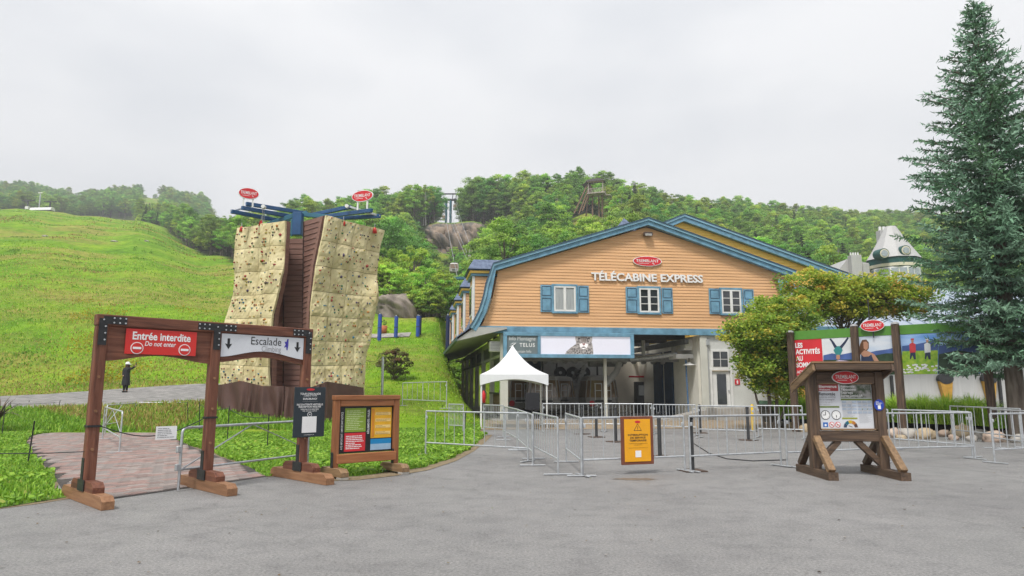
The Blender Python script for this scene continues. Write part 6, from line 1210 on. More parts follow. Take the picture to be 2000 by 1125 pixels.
for i, t in enumerate(('INTERRUPTION', 'DE SERVICE', 'TEMPORAIRE')): text(t, yn, black_print, (0, -.037, ph * (.615 - i * .058)), h=.036, w=pw * (.62, .48, .54)[i], bold=.022)
text('TEMPORARY INTERRUPTION', yn, black_print, (0, -.037, ph * .435), h=.015, w=pw * .58); text('OF SERVICE', yn, black_print, (0, -.037, ph * .405), h=.015, w=pw * .26); box('rule', yn, black_print, (0, -.037, ph * .345), (pw * .6, .001, .003)); box('blank_panel', yn, white_print, (0, -.0365, ph * .22), (.125, .001, .125))
# black queue posts
for px_, py_, lb in ((1137, 848, 'behind the side on barriers'), (1165, 854, 'left of the white station column'), (1203, 863, 'right of the white station column'), (1289, 892, 'behind the yellow service notice'), (1352, 920, 'against the barrier right of the yellow notice'), (1368, 846, 'before the concrete ramp'), (1462, 860, 'before the white door')):
    p = G(px_, py_); o = thing('queue_post', 'black queue post on a flat plate ' + lb, 'post', p, rnd.uniform(0, 3), 'queue posts'); tube('post', o, dark, [(0, 0, .02), (0, 0, 1.02)], .048, 12); b = MB(); b.box((0, 0, .012), (.46, .46, .024), None, 0, .004); b.build('base_plate', M('rusty_plate', (.09, .06, .045), .8, .3, 6), o); tube('cap', o, iron, [(0, 0, 1.02), (0, 0, 1.05), (0, 0, 1.075)], [.055, .055, .03], 12)
for k, pts in enumerate((((1355, 866), (1385, 885), (1420, 896), (1470, 900), (1535, 898)),)):
    o = tube('ground_cable', None, iron, [G(a, c, .012) for a, c in pts], .012, 6); tag(o, 'thin black cable lying on the asphalt behind the barriers', 'cable')
# rope stakes along the path
for i, (px_, t, bt, lean) in enumerate(((16, 785, 828, 0), (4, 793, 850, 0), (53, 782, 824, 0), (54, 822, 905, .03), (108, 782, 830, .06), (246, 780, 800, .06), (282, 782, 812, 0), (324, 778, 808, 0), (367, 784, 840, -.04), (390, 785, 846, -.04), (444, 792, 860, 0), (522, 808, 874, 0), (432, 784, 822, 0), (864, 791, 826, 0), (906, 795, 850, .04))):
    p = G(px_, bt, .03); Hh = AT(px_, t, p.y).z; o = tube('rope_stake', None, iron, [(p.x, p.y, -.05), (p.x + lean * 2, p.y, max(.7, Hh))], .016, 6)
    tag(o, 'thin black rope stake in the lawn ' + ('left of the paved path' if px_ < 230 else 'at the far end of the paved path' if px_ < 400 else 'in front of the climbing tower' if px_ < 560 else 'at the lawn tip by the station'), 'stake', 'rope stakes')
def rope(a, c, sag, label):
    pts = [Vector(a).lerp(Vector(c), t) - Vector((0, 0, sag * math.sin(math.pi * t))) for t in np.linspace(0, 1, 9)]; o = tube('fence_rope', None, iron, pts, .009, 5); tag(o, label, 'rope')
rope(AT(16, 788, G(16, 828).y), AT(108, 786, G(108, 830).y), .05, 'black rope between the stakes left of the path'); rope(AT(390, 790, G(390, 846).y), AT(444, 797, G(444, 860).y), .12, 'black rope between the stakes before the tower'); rope(AT(444, 797, G(444, 860).y), AT(522, 815, G(522, 874).y), .12, 'black rope reaching the stake behind the tubular gate'); rope(AT(282, 784, G(282, 812).y), AT(367, 786, G(367, 840).y), .05, 'black rope at the far end of the paved path')
# ================================================================== white peaked tent
q0, q1 = G(938, 836), G(1064, 836); te = thing('peaked_tent', 'white peaked canopy tent in front of the station', 'tent', ((q0.x + q1.x) / 2, 30.6, 0), R(3)); hw = (AT(1066, 745, 29.2).x - AT(933, 745, 29.2).x) / 2; ez = AT(1000, 731, 29.1).z; eb = AT(1000, 748, 29.1).z; pk = AT(998, 674, 30.6).z
b = MB(); n = 16; V = []
for j in range(n + 1):
    f = j / n; s = hw * (1 - f); z = ez + (pk - ez) * (f * .45 + .55 * f ** 2.6)
    for (sx, sy) in ((-1, -1), (1, -1), (1, 1), (-1, 1)):
        for i in range(6): t = i / 6; nx2, ny2 = {(-1, -1): (1, -1), (1, -1): (1, 1), (1, 1): (-1, 1), (-1, 1): (-1, -1)}[(sx, sy)]; V.append((s * (sx + (nx2 - sx) * t), s * (sy + (ny2 - sy) * t), z))
b.add(V, [(j * 24 + i, j * 24 + (i + 1) % 24, (j + 1) * 24 + (i + 1) % 24, (j + 1) * 24 + i) for j in range(n) for i in range(24)], 0, True); TENT = M('white_tent_vinyl', (.74, .75, .76), .45, .02); b.build('canopy', TENT, te)
for k in range(4):
    b = MB(); V = []
    for i in range(17): t = i / 16 * 2 - 1; V.append((t * hw * 1.004, -hw * 1.004, ez)); V.append((t * hw * 1.004, -hw * 1.004, ez - (ez - eb) - .10 + .26 * (1 - t * t)))
    b.add(V, [(2 * i, 2 * i + 1, 2 * i + 3, 2 * i + 2) for i in range(16)]); c_, s_ = math.cos(k * math.pi / 2), math.sin(k * math.pi / 2); b.v = [(v[0] * c_ - v[1] * s_, v[0] * s_ + v[1] * c_, v[2]) for v in b.v]; b.build('valance', TENT, te)
for sx in (-1, 1):
    for sy in (-1, 1): tube('leg', te, white, [(sx * hw * .96, sy * hw * .96, 0), (sx * hw * .96, sy * hw * .96, ez)], .035, 8); box('foot', te, steel, (sx * hw * .96, sy * hw * .96, .012), (.18, .18, .02))
for k in range(4): c_, s_ = math.cos(k * math.pi / 2), math.sin(k * math.pi / 2); a = (-hw * .96, -hw * .96); d_ = (hw * .96, -hw * .96); bar('eave_beam', te, white, (a[0] * c_ - a[1] * s_, a[0] * s_ + a[1] * c_, ez - .02), (d_[0] * c_ - d_[1] * s_, d_[0] * s_ + d_[1] * c_, ez - .02), .04, .05)
o = thing('notice_screen', 'black rectangular panel standing under the white tent', 'panel', G(1040, 838)); q = .75; box('panel', o, black_print, (0, 0, 1.15), (.62, .04, .72), .01); tube('stand', o, dark, [(0, 0.03, 0), (0, .03, .9)], .03, 8); box('base', o, dark, (0, 0.03, .02), (.5, .35, .03), .01)
# ================================================================== gondola cabins
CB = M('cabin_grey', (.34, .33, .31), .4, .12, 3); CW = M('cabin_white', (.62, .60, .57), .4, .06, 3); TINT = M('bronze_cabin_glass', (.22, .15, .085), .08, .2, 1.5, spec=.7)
def cabin(label, loc, rz, sc=1.0, hanger=True, dark_=False, group='gondola cabins'):
    o = thing('gondola_cabin', label, 'gondola', loc, rz, group); o.scale = (sc, sc, sc); w, d, h = 1.0, 1.0, 2.05; body = MB()
    def ring(z, f): return [(sx * w * f * a, sy * d * f * b_, z) for sx, sy, a, b_ in ((-1, -1, 1, .8), (-1, -1, .8, 1), (1, -1, .8, 1), (1, -1, 1, .8), (1, 1, 1, .8), (1, 1, .8, 1), (-1, 1, .8, 1), (-1, 1, 1, .8))]
    V = []; zs = ((.0, .80), (.12, .93), (.75, 1.0)); 
    for z, f in zs: V += ring(z, f)
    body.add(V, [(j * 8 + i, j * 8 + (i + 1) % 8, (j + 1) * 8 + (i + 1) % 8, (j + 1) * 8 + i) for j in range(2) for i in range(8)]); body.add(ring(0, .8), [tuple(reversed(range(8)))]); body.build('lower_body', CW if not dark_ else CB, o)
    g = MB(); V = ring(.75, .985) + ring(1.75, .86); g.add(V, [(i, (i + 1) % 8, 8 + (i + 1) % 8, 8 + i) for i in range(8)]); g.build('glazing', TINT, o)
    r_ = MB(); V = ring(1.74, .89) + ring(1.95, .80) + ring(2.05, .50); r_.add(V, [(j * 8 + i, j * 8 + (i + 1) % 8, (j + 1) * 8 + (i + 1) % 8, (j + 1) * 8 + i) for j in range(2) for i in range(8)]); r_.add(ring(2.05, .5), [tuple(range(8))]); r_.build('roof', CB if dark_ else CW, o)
    for a, c in zip(ring(.75, 1.0), ring(1.75, .875)): tube('window_post', o, CW if not dark_ else CB, [a, c], .035, 5)
    box('ski_rack', o, dark, (0, -d - .06, .55), (1.0, .12, .10), .02)
    if dark_:
        for s in (-.28, .28):
            for q in ((s, 1.55, .46, .05), (s, .45, .46, .05), (s - .2, 1.0, .05, 1.1), (s + .2, 1.0, .05, 1.1), (s, 1.15, .40, .04)): box('door_frame', o, white, (q[0], -d - .02 + .06 * (q[1] - .75), q[1]), (q[2], .03, q[3]))
        b = MB(); b.prism(ellipse(-.7, .40, .17, .17, 20), -d - .03, -d - .01); b.build('round_badge', red_print, o)
    if hanger: tube('hanger', o, dark, [(0, 0, 2.0), (0, 0, 2.9), (.12, 0, 3.5), (0, 0, 3.75)], .06, 8); box('grip', o, dark, (0, 0, 3.8), (.3, .9, .22), .03)
    return o
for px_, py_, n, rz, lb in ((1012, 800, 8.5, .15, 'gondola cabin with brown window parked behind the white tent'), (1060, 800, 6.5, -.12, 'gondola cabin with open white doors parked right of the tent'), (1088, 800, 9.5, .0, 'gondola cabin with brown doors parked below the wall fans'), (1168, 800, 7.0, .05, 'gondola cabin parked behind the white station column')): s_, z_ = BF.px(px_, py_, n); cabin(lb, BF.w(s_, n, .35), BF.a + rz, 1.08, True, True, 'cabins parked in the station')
for k in range(2): pass
# lift line: tower, cables, cabins
tb_ = AT(874, 434, 226.0); lt = thing('lift_tower', 'dark teal twin post lift tower on top of the rock cliff', 'lift tower', (tb_.x, 226, hz(tb_.x, 226) - .3)); base_z = hz(tb_.x, 226) - .3; topz = AT(874, 391, 226).z - base_z; s_ = 226 / F
for x in (-3 * s_, 6 * s_): tube('post', lt, TEAL, [(x, 0, 0), (x, 0, topz)], .42, 10)
box('crossarm', lt, dark, (1 * s_, 0, topz + .1), (34 * s_, .8, .55), .03); box('top_truss', lt, dark, (1 * s_, 0, topz + 2.2), (36 * s_, .6, .35), .03)
for x in (-15, -7, 9, 16): bar('truss_strut', lt, dark, (x * s_, 0, topz + .2), ((x + (-1.5 if x < 0 else 1.5)) * s_, 0, topz + 2.2), .25, .25)
for x in (-14, 15): box('sheave_train', lt, dark, (x * s_, 0, topz - .35), (.7, 4.5, .7), .05)
lz = base_z + topz - .6; cabR = [Vector((tb_.x + 15 * s_, 226, lz)), AT(932, 515, 150), AT(957, 552, 80)]; cabL = [Vector((tb_.x - 14 * s_ + 6 * s_, 226, lz - 1)), AT(886, 505, 150), AT(908, 592, 76)]
def cable(pts, label, r=.05):
    P = []
    for a, c in zip(pts, pts[1:]):
        for t in np.linspace(0, 1, 7)[:-1]: P.append(Vector(a).lerp(Vector(c), t) - Vector((0, 0, .6 * math.sin(math.pi * t))))
    P.append(Vector(pts[-1])); o = tube('lift_cable', None, steel, P, r, 5); tag(o, label, 'cable')
cable(cabR, 'thin steel lift cable running down to the station roof beside the first dormer'); cable(cabL, 'thin steel lift cable running down beside the far dormers'); cable([cabR[0] + Vector((-4, 0, 0)), AT(918, 520, 150), AT(935, 553, 90)], 'thin lift cable between the two outer cables', .04); cable([cabR[0] + Vector((-3, 0, 0)), AT(924, 520, 150), AT(943, 553, 90)], 'second thin lift cable between the two outer cables', .04)
def hang(px, py, Y, label, sc=1.0): q = AT(px, py, Y); cabin(label, (q.x, Y, q.z - 1.0), .1, sc * .95)
hang(887, 523, 138, 'white gondola cabin hanging lower on the cable above the far dormers'); hang(924, 496, 136, 'white gondola cabin hanging higher on the cable beside the cliff'); hang(857, 406, 236, 'small gondola cabin left of the lift tower posts'); hang(890, 404, 236, 'small gondola cabin right of the lift tower posts'); hang(867, 425, 262, 'small far gondola cabin seen between the lift tower posts')
q = AT(915, 556, 84); o = thing('station_mast', 'teal steel mast with crossarm behind the station dormers', 'mast', (q.x, 84, hz(q.x, 84))); zz = q.z - hz(q.x, 84); tube('post', o, TEAL, [(0, 0, 0), (0, 0, zz + 1)], .3, 10); box('crossarm', o, TEAL, (-.4, 0, zz + .8), (3.0, .4, .35), .03); box('sheave_train', o, dark, (-1.2, 0, zz - .8), (.8, 2.4, .6), .05)
# lookout platform in the wood
lk = AT(1165, 380, 182); lo = thing('lookout_platform', 'roofed timber lookout platform on slanted poles above the trees', 'lookout', (lk.x, 182, hz(lk.x, 182)), R(-18)); z0 = lk.z - hz(lk.x, 182); WB = M('weathered_timber', (.20, .12, .075), .8, .25, 2, stretch=(2, 2, .5)); GW_ = M('grey_timber', (.36, .31, .27), .8, .2, 2)
box('deck', lo, GW_, (.2, 0, z0), (4.8, 3.8, .35), .03); b = MB(); V = []
for i in range(9): t = math.pi * i / 8; V += [(2.6 * math.cos(t), -2.3, z0 + 3.2 + .75 * math.sin(t)), (2.6 * math.cos(t), 2.2, z0 + 3.2 + .75 * math.sin(t))]
b.add(V, [(2 * i, 2 * i + 1, 2 * i + 3, 2 * i + 2) for i in range(8)], 0, True); b.add(V[::2], [tuple(range(9))]); b.build('curved_roof', M('dark_roof_shell', (.10, .085, .085), .7), lo)
for x in (-1.9, 2.1):
    for y in (-1.7, 1.7): bar('roof_post', lo, GW_, (x, y, z0 + .1), (x, y, z0 + 3.3), .22, .22)
for y in (-1.75,):
    bar('railing', lo, GW_, (-1.9, y, z0 + 1.3), (2.1, y, z0 + 1.3), .12, .12)
    for i in range(11): bar('baluster', lo, GW_, (-1.8 + i * .38, y, z0 + .15), (-1.8 + i * .38, y, z0 + 1.3), .10, .10)
box('roof_beam', lo, M('pale_timber', (.42, .28, .19), .8), (.1, -1.85, z0 + 3.15), (4.6, .25, .35), .02)
for (a, c) in (((-2.2, -1.2, z0 + 2.8), (-6.0, -1.5, z0 - 5.2)), ((-1.6, -1.0, z0 + 2.6), (-4.8, -1.2, z0 - 5.5)), ((-2.0, .8, z0 + 2.6), (-3.2, .6, z0 - 6)), ((-1.2, -.6, z0 + 2.4), (-3.8, -1.0, z0 - 4.6)), ((-1.2, .5, z0), (-1.3, .3, 0)), ((1.5, .4, z0), (1.4, .4, 0)), ((.4, 1.2, z0), (.4, 1.2, 0))): bar('support_pole', lo, WB, a, c, .34, .34)
box('roof_extension', lo, M('dark_roof_shell', (.1, .085, .085)), (-2.9, 0, z0 + 3.0), (1.8, 3.6, .15), .02, Matrix.Rotation(R(-28), 3, 'Y')); box('stair_landing', lo, GW_, (3.2, .3, z0 - .6), (1.6, 2.2, .2), .02)
# ================================================================== right side: lodge, billboard, planter
LF = Frame((14.2, 36.5), R(2)); lodge = thing('side_lodge', 'long white walled lodge with low blue grey roof behind the photo billboard', 'building', LF.o, LF.a); le = LF.px(2150, 700)[0]; lz0 = LF.px(1600, 646)[1]
CORR = M('white_lodge_wall', (.60, .61, .60), .6, .05, 1.5, stretch=(6, 1, .3)); box('wall', lodge, CORR, (le / 2, .15, lz0 / 2), (le, .3, lz0)); MRB = M('blue_grey_metal_roof', (.36, .42, .50), .35, .1, 2, metal=.2)
npan = 22
for i in range(npan):
    a, c = -.8 + (le + 1) * i / npan, -.8 + (le + 1) * (i + 1) / npan; b = MB(); b.add([(a + .01, -1.3, lz0 + .1), (c - .01, -1.3, lz0 + .1), (c - .01, 6.5, lz0 + 3.4), (a + .01, 6.5, lz0 + 3.4), (a + .01, -1.3, lz0 + .02), (c - .01, -1.3, lz0 + .02)], [(0, 1, 2, 3), (4, 5, 1, 0)]); b.build('roof_panel', MRB, lodge); bar('roof_seam', lodge, MRB, (a, -1.3, lz0 + .13), (a, 6.5, lz0 + 3.43), .04, .06)
box('fascia', lodge, blue_trim, (le / 2 - .3, -1.34, lz0 - .02), (le + 1, .06, .26), .01); b = MB(); b.box((le / 2, -.6, lz0 - .1), (le, 1.3, .06)); b.build('soffit', M('varnished_soffit', (.36, .19, .07), .6, .15, 2, stretch=(4, .4, 1)), lodge)
SKI = M('yellow_bracket_paint', (.58, .33, .06), .5, .1)
for px_ in (1562, 1590, 1690, 1843, 1928): s_ = LF.px(px_, 760)[0]; prism('yellow_bracket', lodge, SKI, [(s_ - .36, lz0 - 2.6), (s_ + .36, lz0 - 2.6), (s_ + .12, .5), (s_ - .05, .4)], -.28, -.05); b = MB(); b.prism(ellipse(s_, lz0 - 2.55, .40, .28, 20), -.30, -.04); b.build('dark_bracket_cap', dark, lodge)
for px_ in (1708, 1740, 1950): s_ = LF.px(px_, 760)[0]; box('black_pipe', lodge, dark, (s_, -.12, 1.2), (.14, .14, 2.4), .02)
# gable end of the lodge seen over the maple: blue framed lean-to
q0, q1 = bx(1509, 546, ), bx(1575, 600); b = MB()
an = thing('glazed_annex', 'blue framed sloping annex roof joining the station and the lodge', 'annex', BF.w(bx(1509, 546)[0], -.6, 0), BF.a); zA = bx(1509, 548)[1]; b.add([(0, 0, zA), (.25, 0, zA), (7.0, 0, zA - 2.3), (6.7, 0, zA - 2.3), (0, 3, zA + .5), (.25, 3, zA + .5), (7, 3, zA - 1.8), (6.7, 3, zA - 1.8)], [(0, 1, 5, 4), (1, 2, 6, 5)]); b.build('roof', MRB, an); bar('rake_board', an, blue_trim, (0.0, -.05, zA - .12), (7.0, -.05, zA - 2.45), .1, .24, .01); bar('corner_board', an, blue_trim, (.05, -.04, zA - .1), (.3, -.04, zA - 2.2), .1, .2, .01); b = MB(); b.prism([(.2, zA - .35), (6.5, zA - 2.5), (6.5, zA - 2.9), (.4, zA - 2.6)], .05, .12); b.build('wall', SOFF, an)
# photo billboard on posts
P0, P1 = G(1553, 792), None; BB0 = AT(1546, 720, 27.6); BB1 = AT(1915, 720, 23.2); bba = math.atan2(BB1.y - BB0.y, BB1.x - BB0.x); BBF = Frame((BB0.x, BB0.y), bba); bw = math.hypot(BB1.x - BB0.x, BB1.y - BB0.y)
bbd = thing('photo_billboard', 'long activity billboard with red title panel and mountain photographs on dark posts', 'billboard', BBF.o, bba)
def bp_(px, py): return BBF.px(px, py)
for (px_, t) in ((1546, 650), (1670, 638), (1750, 634), (1922, 634)): s_, zt2 = bp_(px_, t); box('post', bbd, KW[2], (s_, -.15, zt2 / 2), (.24, .22, zt2), .015); b = MB(); b.lathe([(.14, 0), (.13, .05), (.05, .09), (0, .09)], 12, 0, (s_, -.15, zt2)); b.build('post_cap', grey_print, bbd)
zt3 = bp_(1552, 657)[1]; zb3 = bp_(1552, 738)[1]; zt3b = bp_(1760, 645)[1]; zt3 = (zt3 + zt3b) / 2; zb3 = bp_(1790, 731)[1]
GBM = M('green_band', (.09, .25, .035), .5, .05); s0, s1 = bp_(1551, 700)[0], bp_(1915, 700)[0]; box('green_band', bbd, GBM, ((s0 + s1) / 2, .0, zt3 + .02), (s1 - s0, .05, .34), .005); ztp = zt3 - .15
def panel(pxa, pxb, m, name='photo_panel'): a, c = bp_(pxa, 700)[0], bp_(pxb, 700)[0]; return box(name, bbd, m, ((a + c) / 2, .01, (ztp + zb3) / 2), (c - a - .006, .04, ztp - zb3)), a, c
ph_ = ztp - zb3
rp_, a, c = panel(1551, 1607, red_print, 'title_panel')
for i, t in enumerate(('LES', 'ACTIVITÉS', 'AU', 'SOMMET')): text(t, rp_, white_print, (a + .08, -.016, ztp - .22 - i * .26), h=.19, w=(c - a) * (.26, .85, .24, .70)[i], align='LEFT', bold=.035)
for i, t in enumerate(('ACTIVITIES', 'AT THE SUMMIT')): text(t, rp_, white_print, (a + .08, -.016, ztp - 1.28 - i * .17), h=.11, w=(c - a) * (.55, .68)[i], align='LEFT', bold=.02)
SKYP = M('photo_pale_sky', (.42, .52, .66), .35, col2=(.62, .66, .72), scale=1.3, stretch=(.6, 1, 2)); BLUEP = M('photo_blue_sky', (.05, .22, .62), .35, col2=(.40, .56, .80), scale=1.1, stretch=(.6, 1, 2)); MTN = M('photo_far_mountain', (.06, .11, .30), .4, .2, 2); FORP = M('photo_forest', (.02, .045, .02), .4, .4, 5); MEAD = M('photo_meadow', (.16, .36, .02), .4, col2=(.38, .52, .05), scale=7); SKIN = M('photo_skin', (.42, .22, .14), .5, .08); HAIR = M('photo_hair', (.12, .055, .025), .5, .2); TEALP = M('photo_teal', (.03, .22, .22), .5, .1); NAVY = M('photo_navy', (.02, .03, .07), .5, .1); SNOWP = M('photo_white_haze', (.66, .68, .70), .4, .08, 2); PINKP = M('photo_bright_cloth', (.30, .20, .40), .5, col2=(.55, .50, .62), scale=9)
def fl(parent, mat, pts, y, name='print_shape'): return flat(name, parent, mat, [bp_(*p) for p in pts], y)
def flz(parent, mat, pts, y, name='print_shape'): return flat(name, parent, mat, [(s_, min(max(z_, zb3), ztp)) for s_, z_ in (bp_(*p) for p in pts)], y)
p1_, a, c = panel(1607, 1667, SNOWP)
flz(p1_, MTN, ((1608, 694), (1625, 690), (1640, 693), (1666, 688), (1666, 704), (1608, 704)), -.0105); flz(p1_, FORP, ((1608, 703), (1666, 702), (1666, 740), (1608, 740)), -.012); flz(p1_, PINKP, ((1608, 712), (1640, 703), (1666, 706), (1666, 740), (1608, 740)), -.0135)
flz(p1_, TEALP, ((1628, 684), (1634, 676), (1642, 676), (1646, 684), (1641, 694), (1633, 694)), -.015); flz(p1_, NAVY, ((1630, 680), (1624, 668), (1620, 662), (1623, 661), (1628, 667), (1635, 677)), -.0165); flz(p1_, NAVY, ((1640, 677), (1649, 667), (1655, 658), (1658, 660), (1652, 670), (1644, 681)), -.0165); flz(p1_, SKIN, ((1634, 693), (1640, 693), (1641, 700), (1637, 703), (1633, 700)), -.018)
p2_, a, c = panel(1667, 1757, SKYP); flz(p2_, MTN, ((1690, 690), (1712, 685), (1735, 682), (1756, 676), (1756, 735), (1690, 735)), -.0105); flz(p2_, FORP, ((1700, 696), (1730, 690), (1756, 690), (1756, 740), (1700, 740)), -.012)
flz(p2_, HAIR, ((1680, 672), (1684, 664), (1692, 663), (1697, 669), (1697, 680), (1692, 687), (1684, 688), (1680, 694), (1677, 688)), -.0135); flz(p2_, SKIN, ((1686, 668), (1692, 667), (1696, 672), (1695, 681), (1691, 684), (1687, 680)), -.015); flz(p2_, SKIN, ((1682, 690), (1688, 684), (1696, 686), (1708, 692), (1716, 704), (1722, 718), (1712, 718), (1706, 702), (1682, 700)), -.0145); flz(p2_, NAVY, ((1682, 692), (1687, 697), (1697, 696), (1702, 692), (1706, 704), (1706, 735), (1682, 735)), -.0165)
p3_, a, c = panel(1757, 1832, BLUEP); flz(p3_, MTN, ((1762, 676), (1790, 672), (1810, 668), (1832, 662), (1832, 690), (1762, 690)), -.0105); flz(p3_, MEAD, ((1762, 686), (1832, 684), (1832, 740), (1762, 740)), -.012)
for (x_, m_) in ((1782, M('photo_red_shirt', (.50, .04, .05), .5)), (1811, SNOWP)):
    flz(p3_, m_, ((x_ - 6, 672), (x_, 669), (x_ + 6, 672), (x_ + 7, 688), (x_ - 5, 690)), -.0135); flz(p3_, SKIN, ((x_ - 2.5, 664), (x_ + 2.5, 664), (x_ + 2.5, 669), (x_ - 2, 669)), -.015); flz(p3_, m_, ((x_ - 4, 664), (x_ - 2, 661), (x_ + 3, 661), (x_ + 3, 664)), -.0165); flz(p3_, NAVY, ((x_ - 4, 689), (x_ + 6, 688), (x_ + 7, 702), (x_ + 3, 702), (x_, 694), (x_ - 3, 702), (x_ - 5, 701)), -.0145)
fd = MB()
for k in range(40): e = ellipse(*bp_(rnd.uniform(1764, 1831), rnd.uniform(712, 729)), .05, .03, 7); fd.add([(p[0], -.015, p[1]) for p in e], [tuple(range(7))])
fd.build('printed_flowers', white_print, p3_)['kind'] = 'stuff'
p4_, a, c = panel(1832, 1912, BLUEP); flz(p4_, MTN, ((1833, 676), (1870, 668), (1912, 664), (1912, 740), (1833, 740)), -.0105); flz(p4_, FORP, ((1833, 692), (1870, 684), (1912, 690), (1912, 740), (1833, 740)), -.012)
oc = BBF.px(1704, 636, -.12); so = thing('oval_sign', 'red oval resort sign on a thin rod above the photo billboard', 'sign', BBF.w(oc[0], -.12, oc[1]), bba); oval_sign(so, (0, 0), BBF.px(1728, 636, -.12)[0] - oc[0], .22, -.03, .04, 'sign_board'); tube('rod', so, dark, [(-.1, .03, .2), (-.1, .03, 1.0)], .02, 6); tube('rod', so, dark, [(0, .03, -.2), (0, .03, -.45)], .02, 6)
# planter: soil bed, stones, tall grass
SOIL = M('dark_soil', (.05, .037, .027), .95, .3, 4, bump=.6); pts = [G(1700, 838), G(1760, 842), G(1830, 848), G(1900, 854), G(2000, 860), G(2200, 872)]; front = [(p.x, p.y) for p in pts]; poly = [(G(1560, 827).x, G(1560, 827).y), (G(1640, 832).x, G(1640, 832).y)] + front + [(40, 22), (40, 35.8), (14.5, 35.8), (13.6, 31.2)]
b = MB(); V = [(x, y, .0) for x, y in poly]; n = len(V); b.add(V + [(x + (22 - x) * .03, y + .35, .42) for x, y, z in V], [(i, (i + 1) % n, n + (i + 1) % n, n + i) for i in range(n)] + [tuple(range(n, 2 * n))]); o = b.build('planter_bed', SOIL); o['kind'] = 'structure'
STN = [M('field_stone_%s' % n_, c, .85, col2=c2, scale=2.5, bump=.6, bscale=9) for n_, c, c2 in (('tan', (.34, .26, .16), (.50, .40, .27)), ('grey', (.30, .28, .25), (.46, .43, .39)), ('pink', (.38, .28, .22), (.52, .42, .34)))]
sl = [(1575, 838, 22), (1598, 836, 20), (1622, 842, 26), (1646, 838, 22), (1668, 845, 26), (1690, 842, 24), (1712, 850, 24), (1748, 832, 26), (1747, 848, 26), (1779, 836, 18), (1778, 848, 28), (1800, 836, 14), (1812, 850, 30), (1822, 836, 22), (1850, 848, 20), (1884, 846, 38), (1920, 850, 26), (1950, 856, 30), (1978, 850, 28), (2004, 862, 30), (2040, 862, 32), (1546, 832, 18), (1524, 830, 18), (1800, 853, 16), (1836, 842, 14), (1905, 858, 18), (1868, 856, 16), (1765, 856, 16)]
for k, (px_, py_, w_) in enumerate(sl):
    p = G(px_, min(py_ + w_ * .26, 866), 0); s_ = w_ / F * p.y * .66; zc = max(.05, AT(px_, py_, p.y).z); o = link('planter_stone', rock_mesh('planter_stone', s_, s_ * .75, s_ * .68, STN[k % 3], 3, .25, 40 + k), None, (p.x, p.y + .15, zc), (rnd.uniform(-.2, .2), rnd.uniform(-.2, .2), rnd.uniform(0, 6))); tag(o, ('tan field stone', 'grey field stone', 'pinkish field stone')[k % 3] + (' edging the tall grass planter' if px_ > 1700 else ' in the planter edge behind the welcome kiosk'), 'stone', 'planter stones')
n = 16000; P_ = rs.uniform(1520, 1935, n); yy = rs.uniform(0, 1, n); Y = np.interp(P_, [1520, 1640, 1760, 1935], [30, 28.5, 26.3, 23.5]) + yy * 2.6 - .2; x = (P_ - 1000) / F * .985 * Y; cl_ = np.sin(P_ * .13) * .15 + 1; h = rs.uniform(.45, 1.15, n) * cl_
o = blades('tall_planter_grass', np.stack([x, Y, np.full(n, .40)], 1), h, rs.uniform(.012, .024, n), gcols(n, [(.34, .56, .05), (.44, .64, .07), (.26, .46, .05), (.52, .64, .13)], (4, 4, 2, 1)), 1.1); tag(o, 'tall arching bright green grass filling the stone planter', 'grass', kind='stuff')
n = 3500; P_ = rs.uniform(1935, 2060, n); Y = rs.uniform(22.5, 25.5, n); x = (P_ - 1000) / F * .985 * Y; o = blades('planter_plants', np.stack([x, Y, np.full(n, .38)], 1), rs.uniform(.15, .5, n), rs.uniform(.015, .03, n), gcols(n, PALG, (4, 4, 2, 1, .5)), 1.0); tag(o, 'low green plants in the planter under the spruce', 'plants', kind='stuff')
# waste bin
p = G(1545, 816); wbn = thing('waste_bin', 'low green waste container beside the ornamental tree', 'bin', (AT(1545, 790, 33).x, 33.0, 0), R(5)); GB = M('green_bin_plastic', (.03, .085, .045), .4, .15, 3); b = MB(); b.prism([(-1.2, .1), (1.2, .1), (1.35, .95), (-1.35, .95)], -.5, .5); b.build('body', M('dark_bin_body', (.03, .04, .04), .5, .2), wbn); b = MB(); b.prism([(-1.45, .95), (1.45, .95), (1.3, 1.12), (-1.3, 1.12)], -.6, .6); b.build('lid', GB, wbn)
for s in (-1, 1): box('handle', wbn, dark, (s * 1.4, -.3, .8), (.12, .12, .12), .02)
p = G(1470, 836); o = thing('yellow_bollard', 'yellow steel bollard by the barrier before the waste bin', 'bollard', (AT(1469, 800, 27.5).x, 27.5, 0)); tube('post', o, M('yellow_paint', (.65, .42, .02), .5, .1), [(0, 0, 0), (0, 0, 1.0), (0, 0, 1.06)], [.07, .07, .03], 12); box('base_plate', o, dark, (0, 0, .01), (.25, .25, .02))
q = AT(945, 775, 37.2); ex = thing('fire_extinguisher', 'red fire extinguisher on the white station corner post', 'extinguisher', (q.x, 36.9, q.z)); b = MB(); b.lathe([(0, -.32), (.11, -.30), (.11, .15), (.06, .26), (.03, .34)], 14); b.build('cylinder', red_print, ex); box('valve', ex, dark, (0, 0, .37), (.14, .05, .07), .01); tube('hose', ex, iron, [(.05, 0, .36), (.15, -.02, .2), (.13, -.02, -.1)], .018, 6)
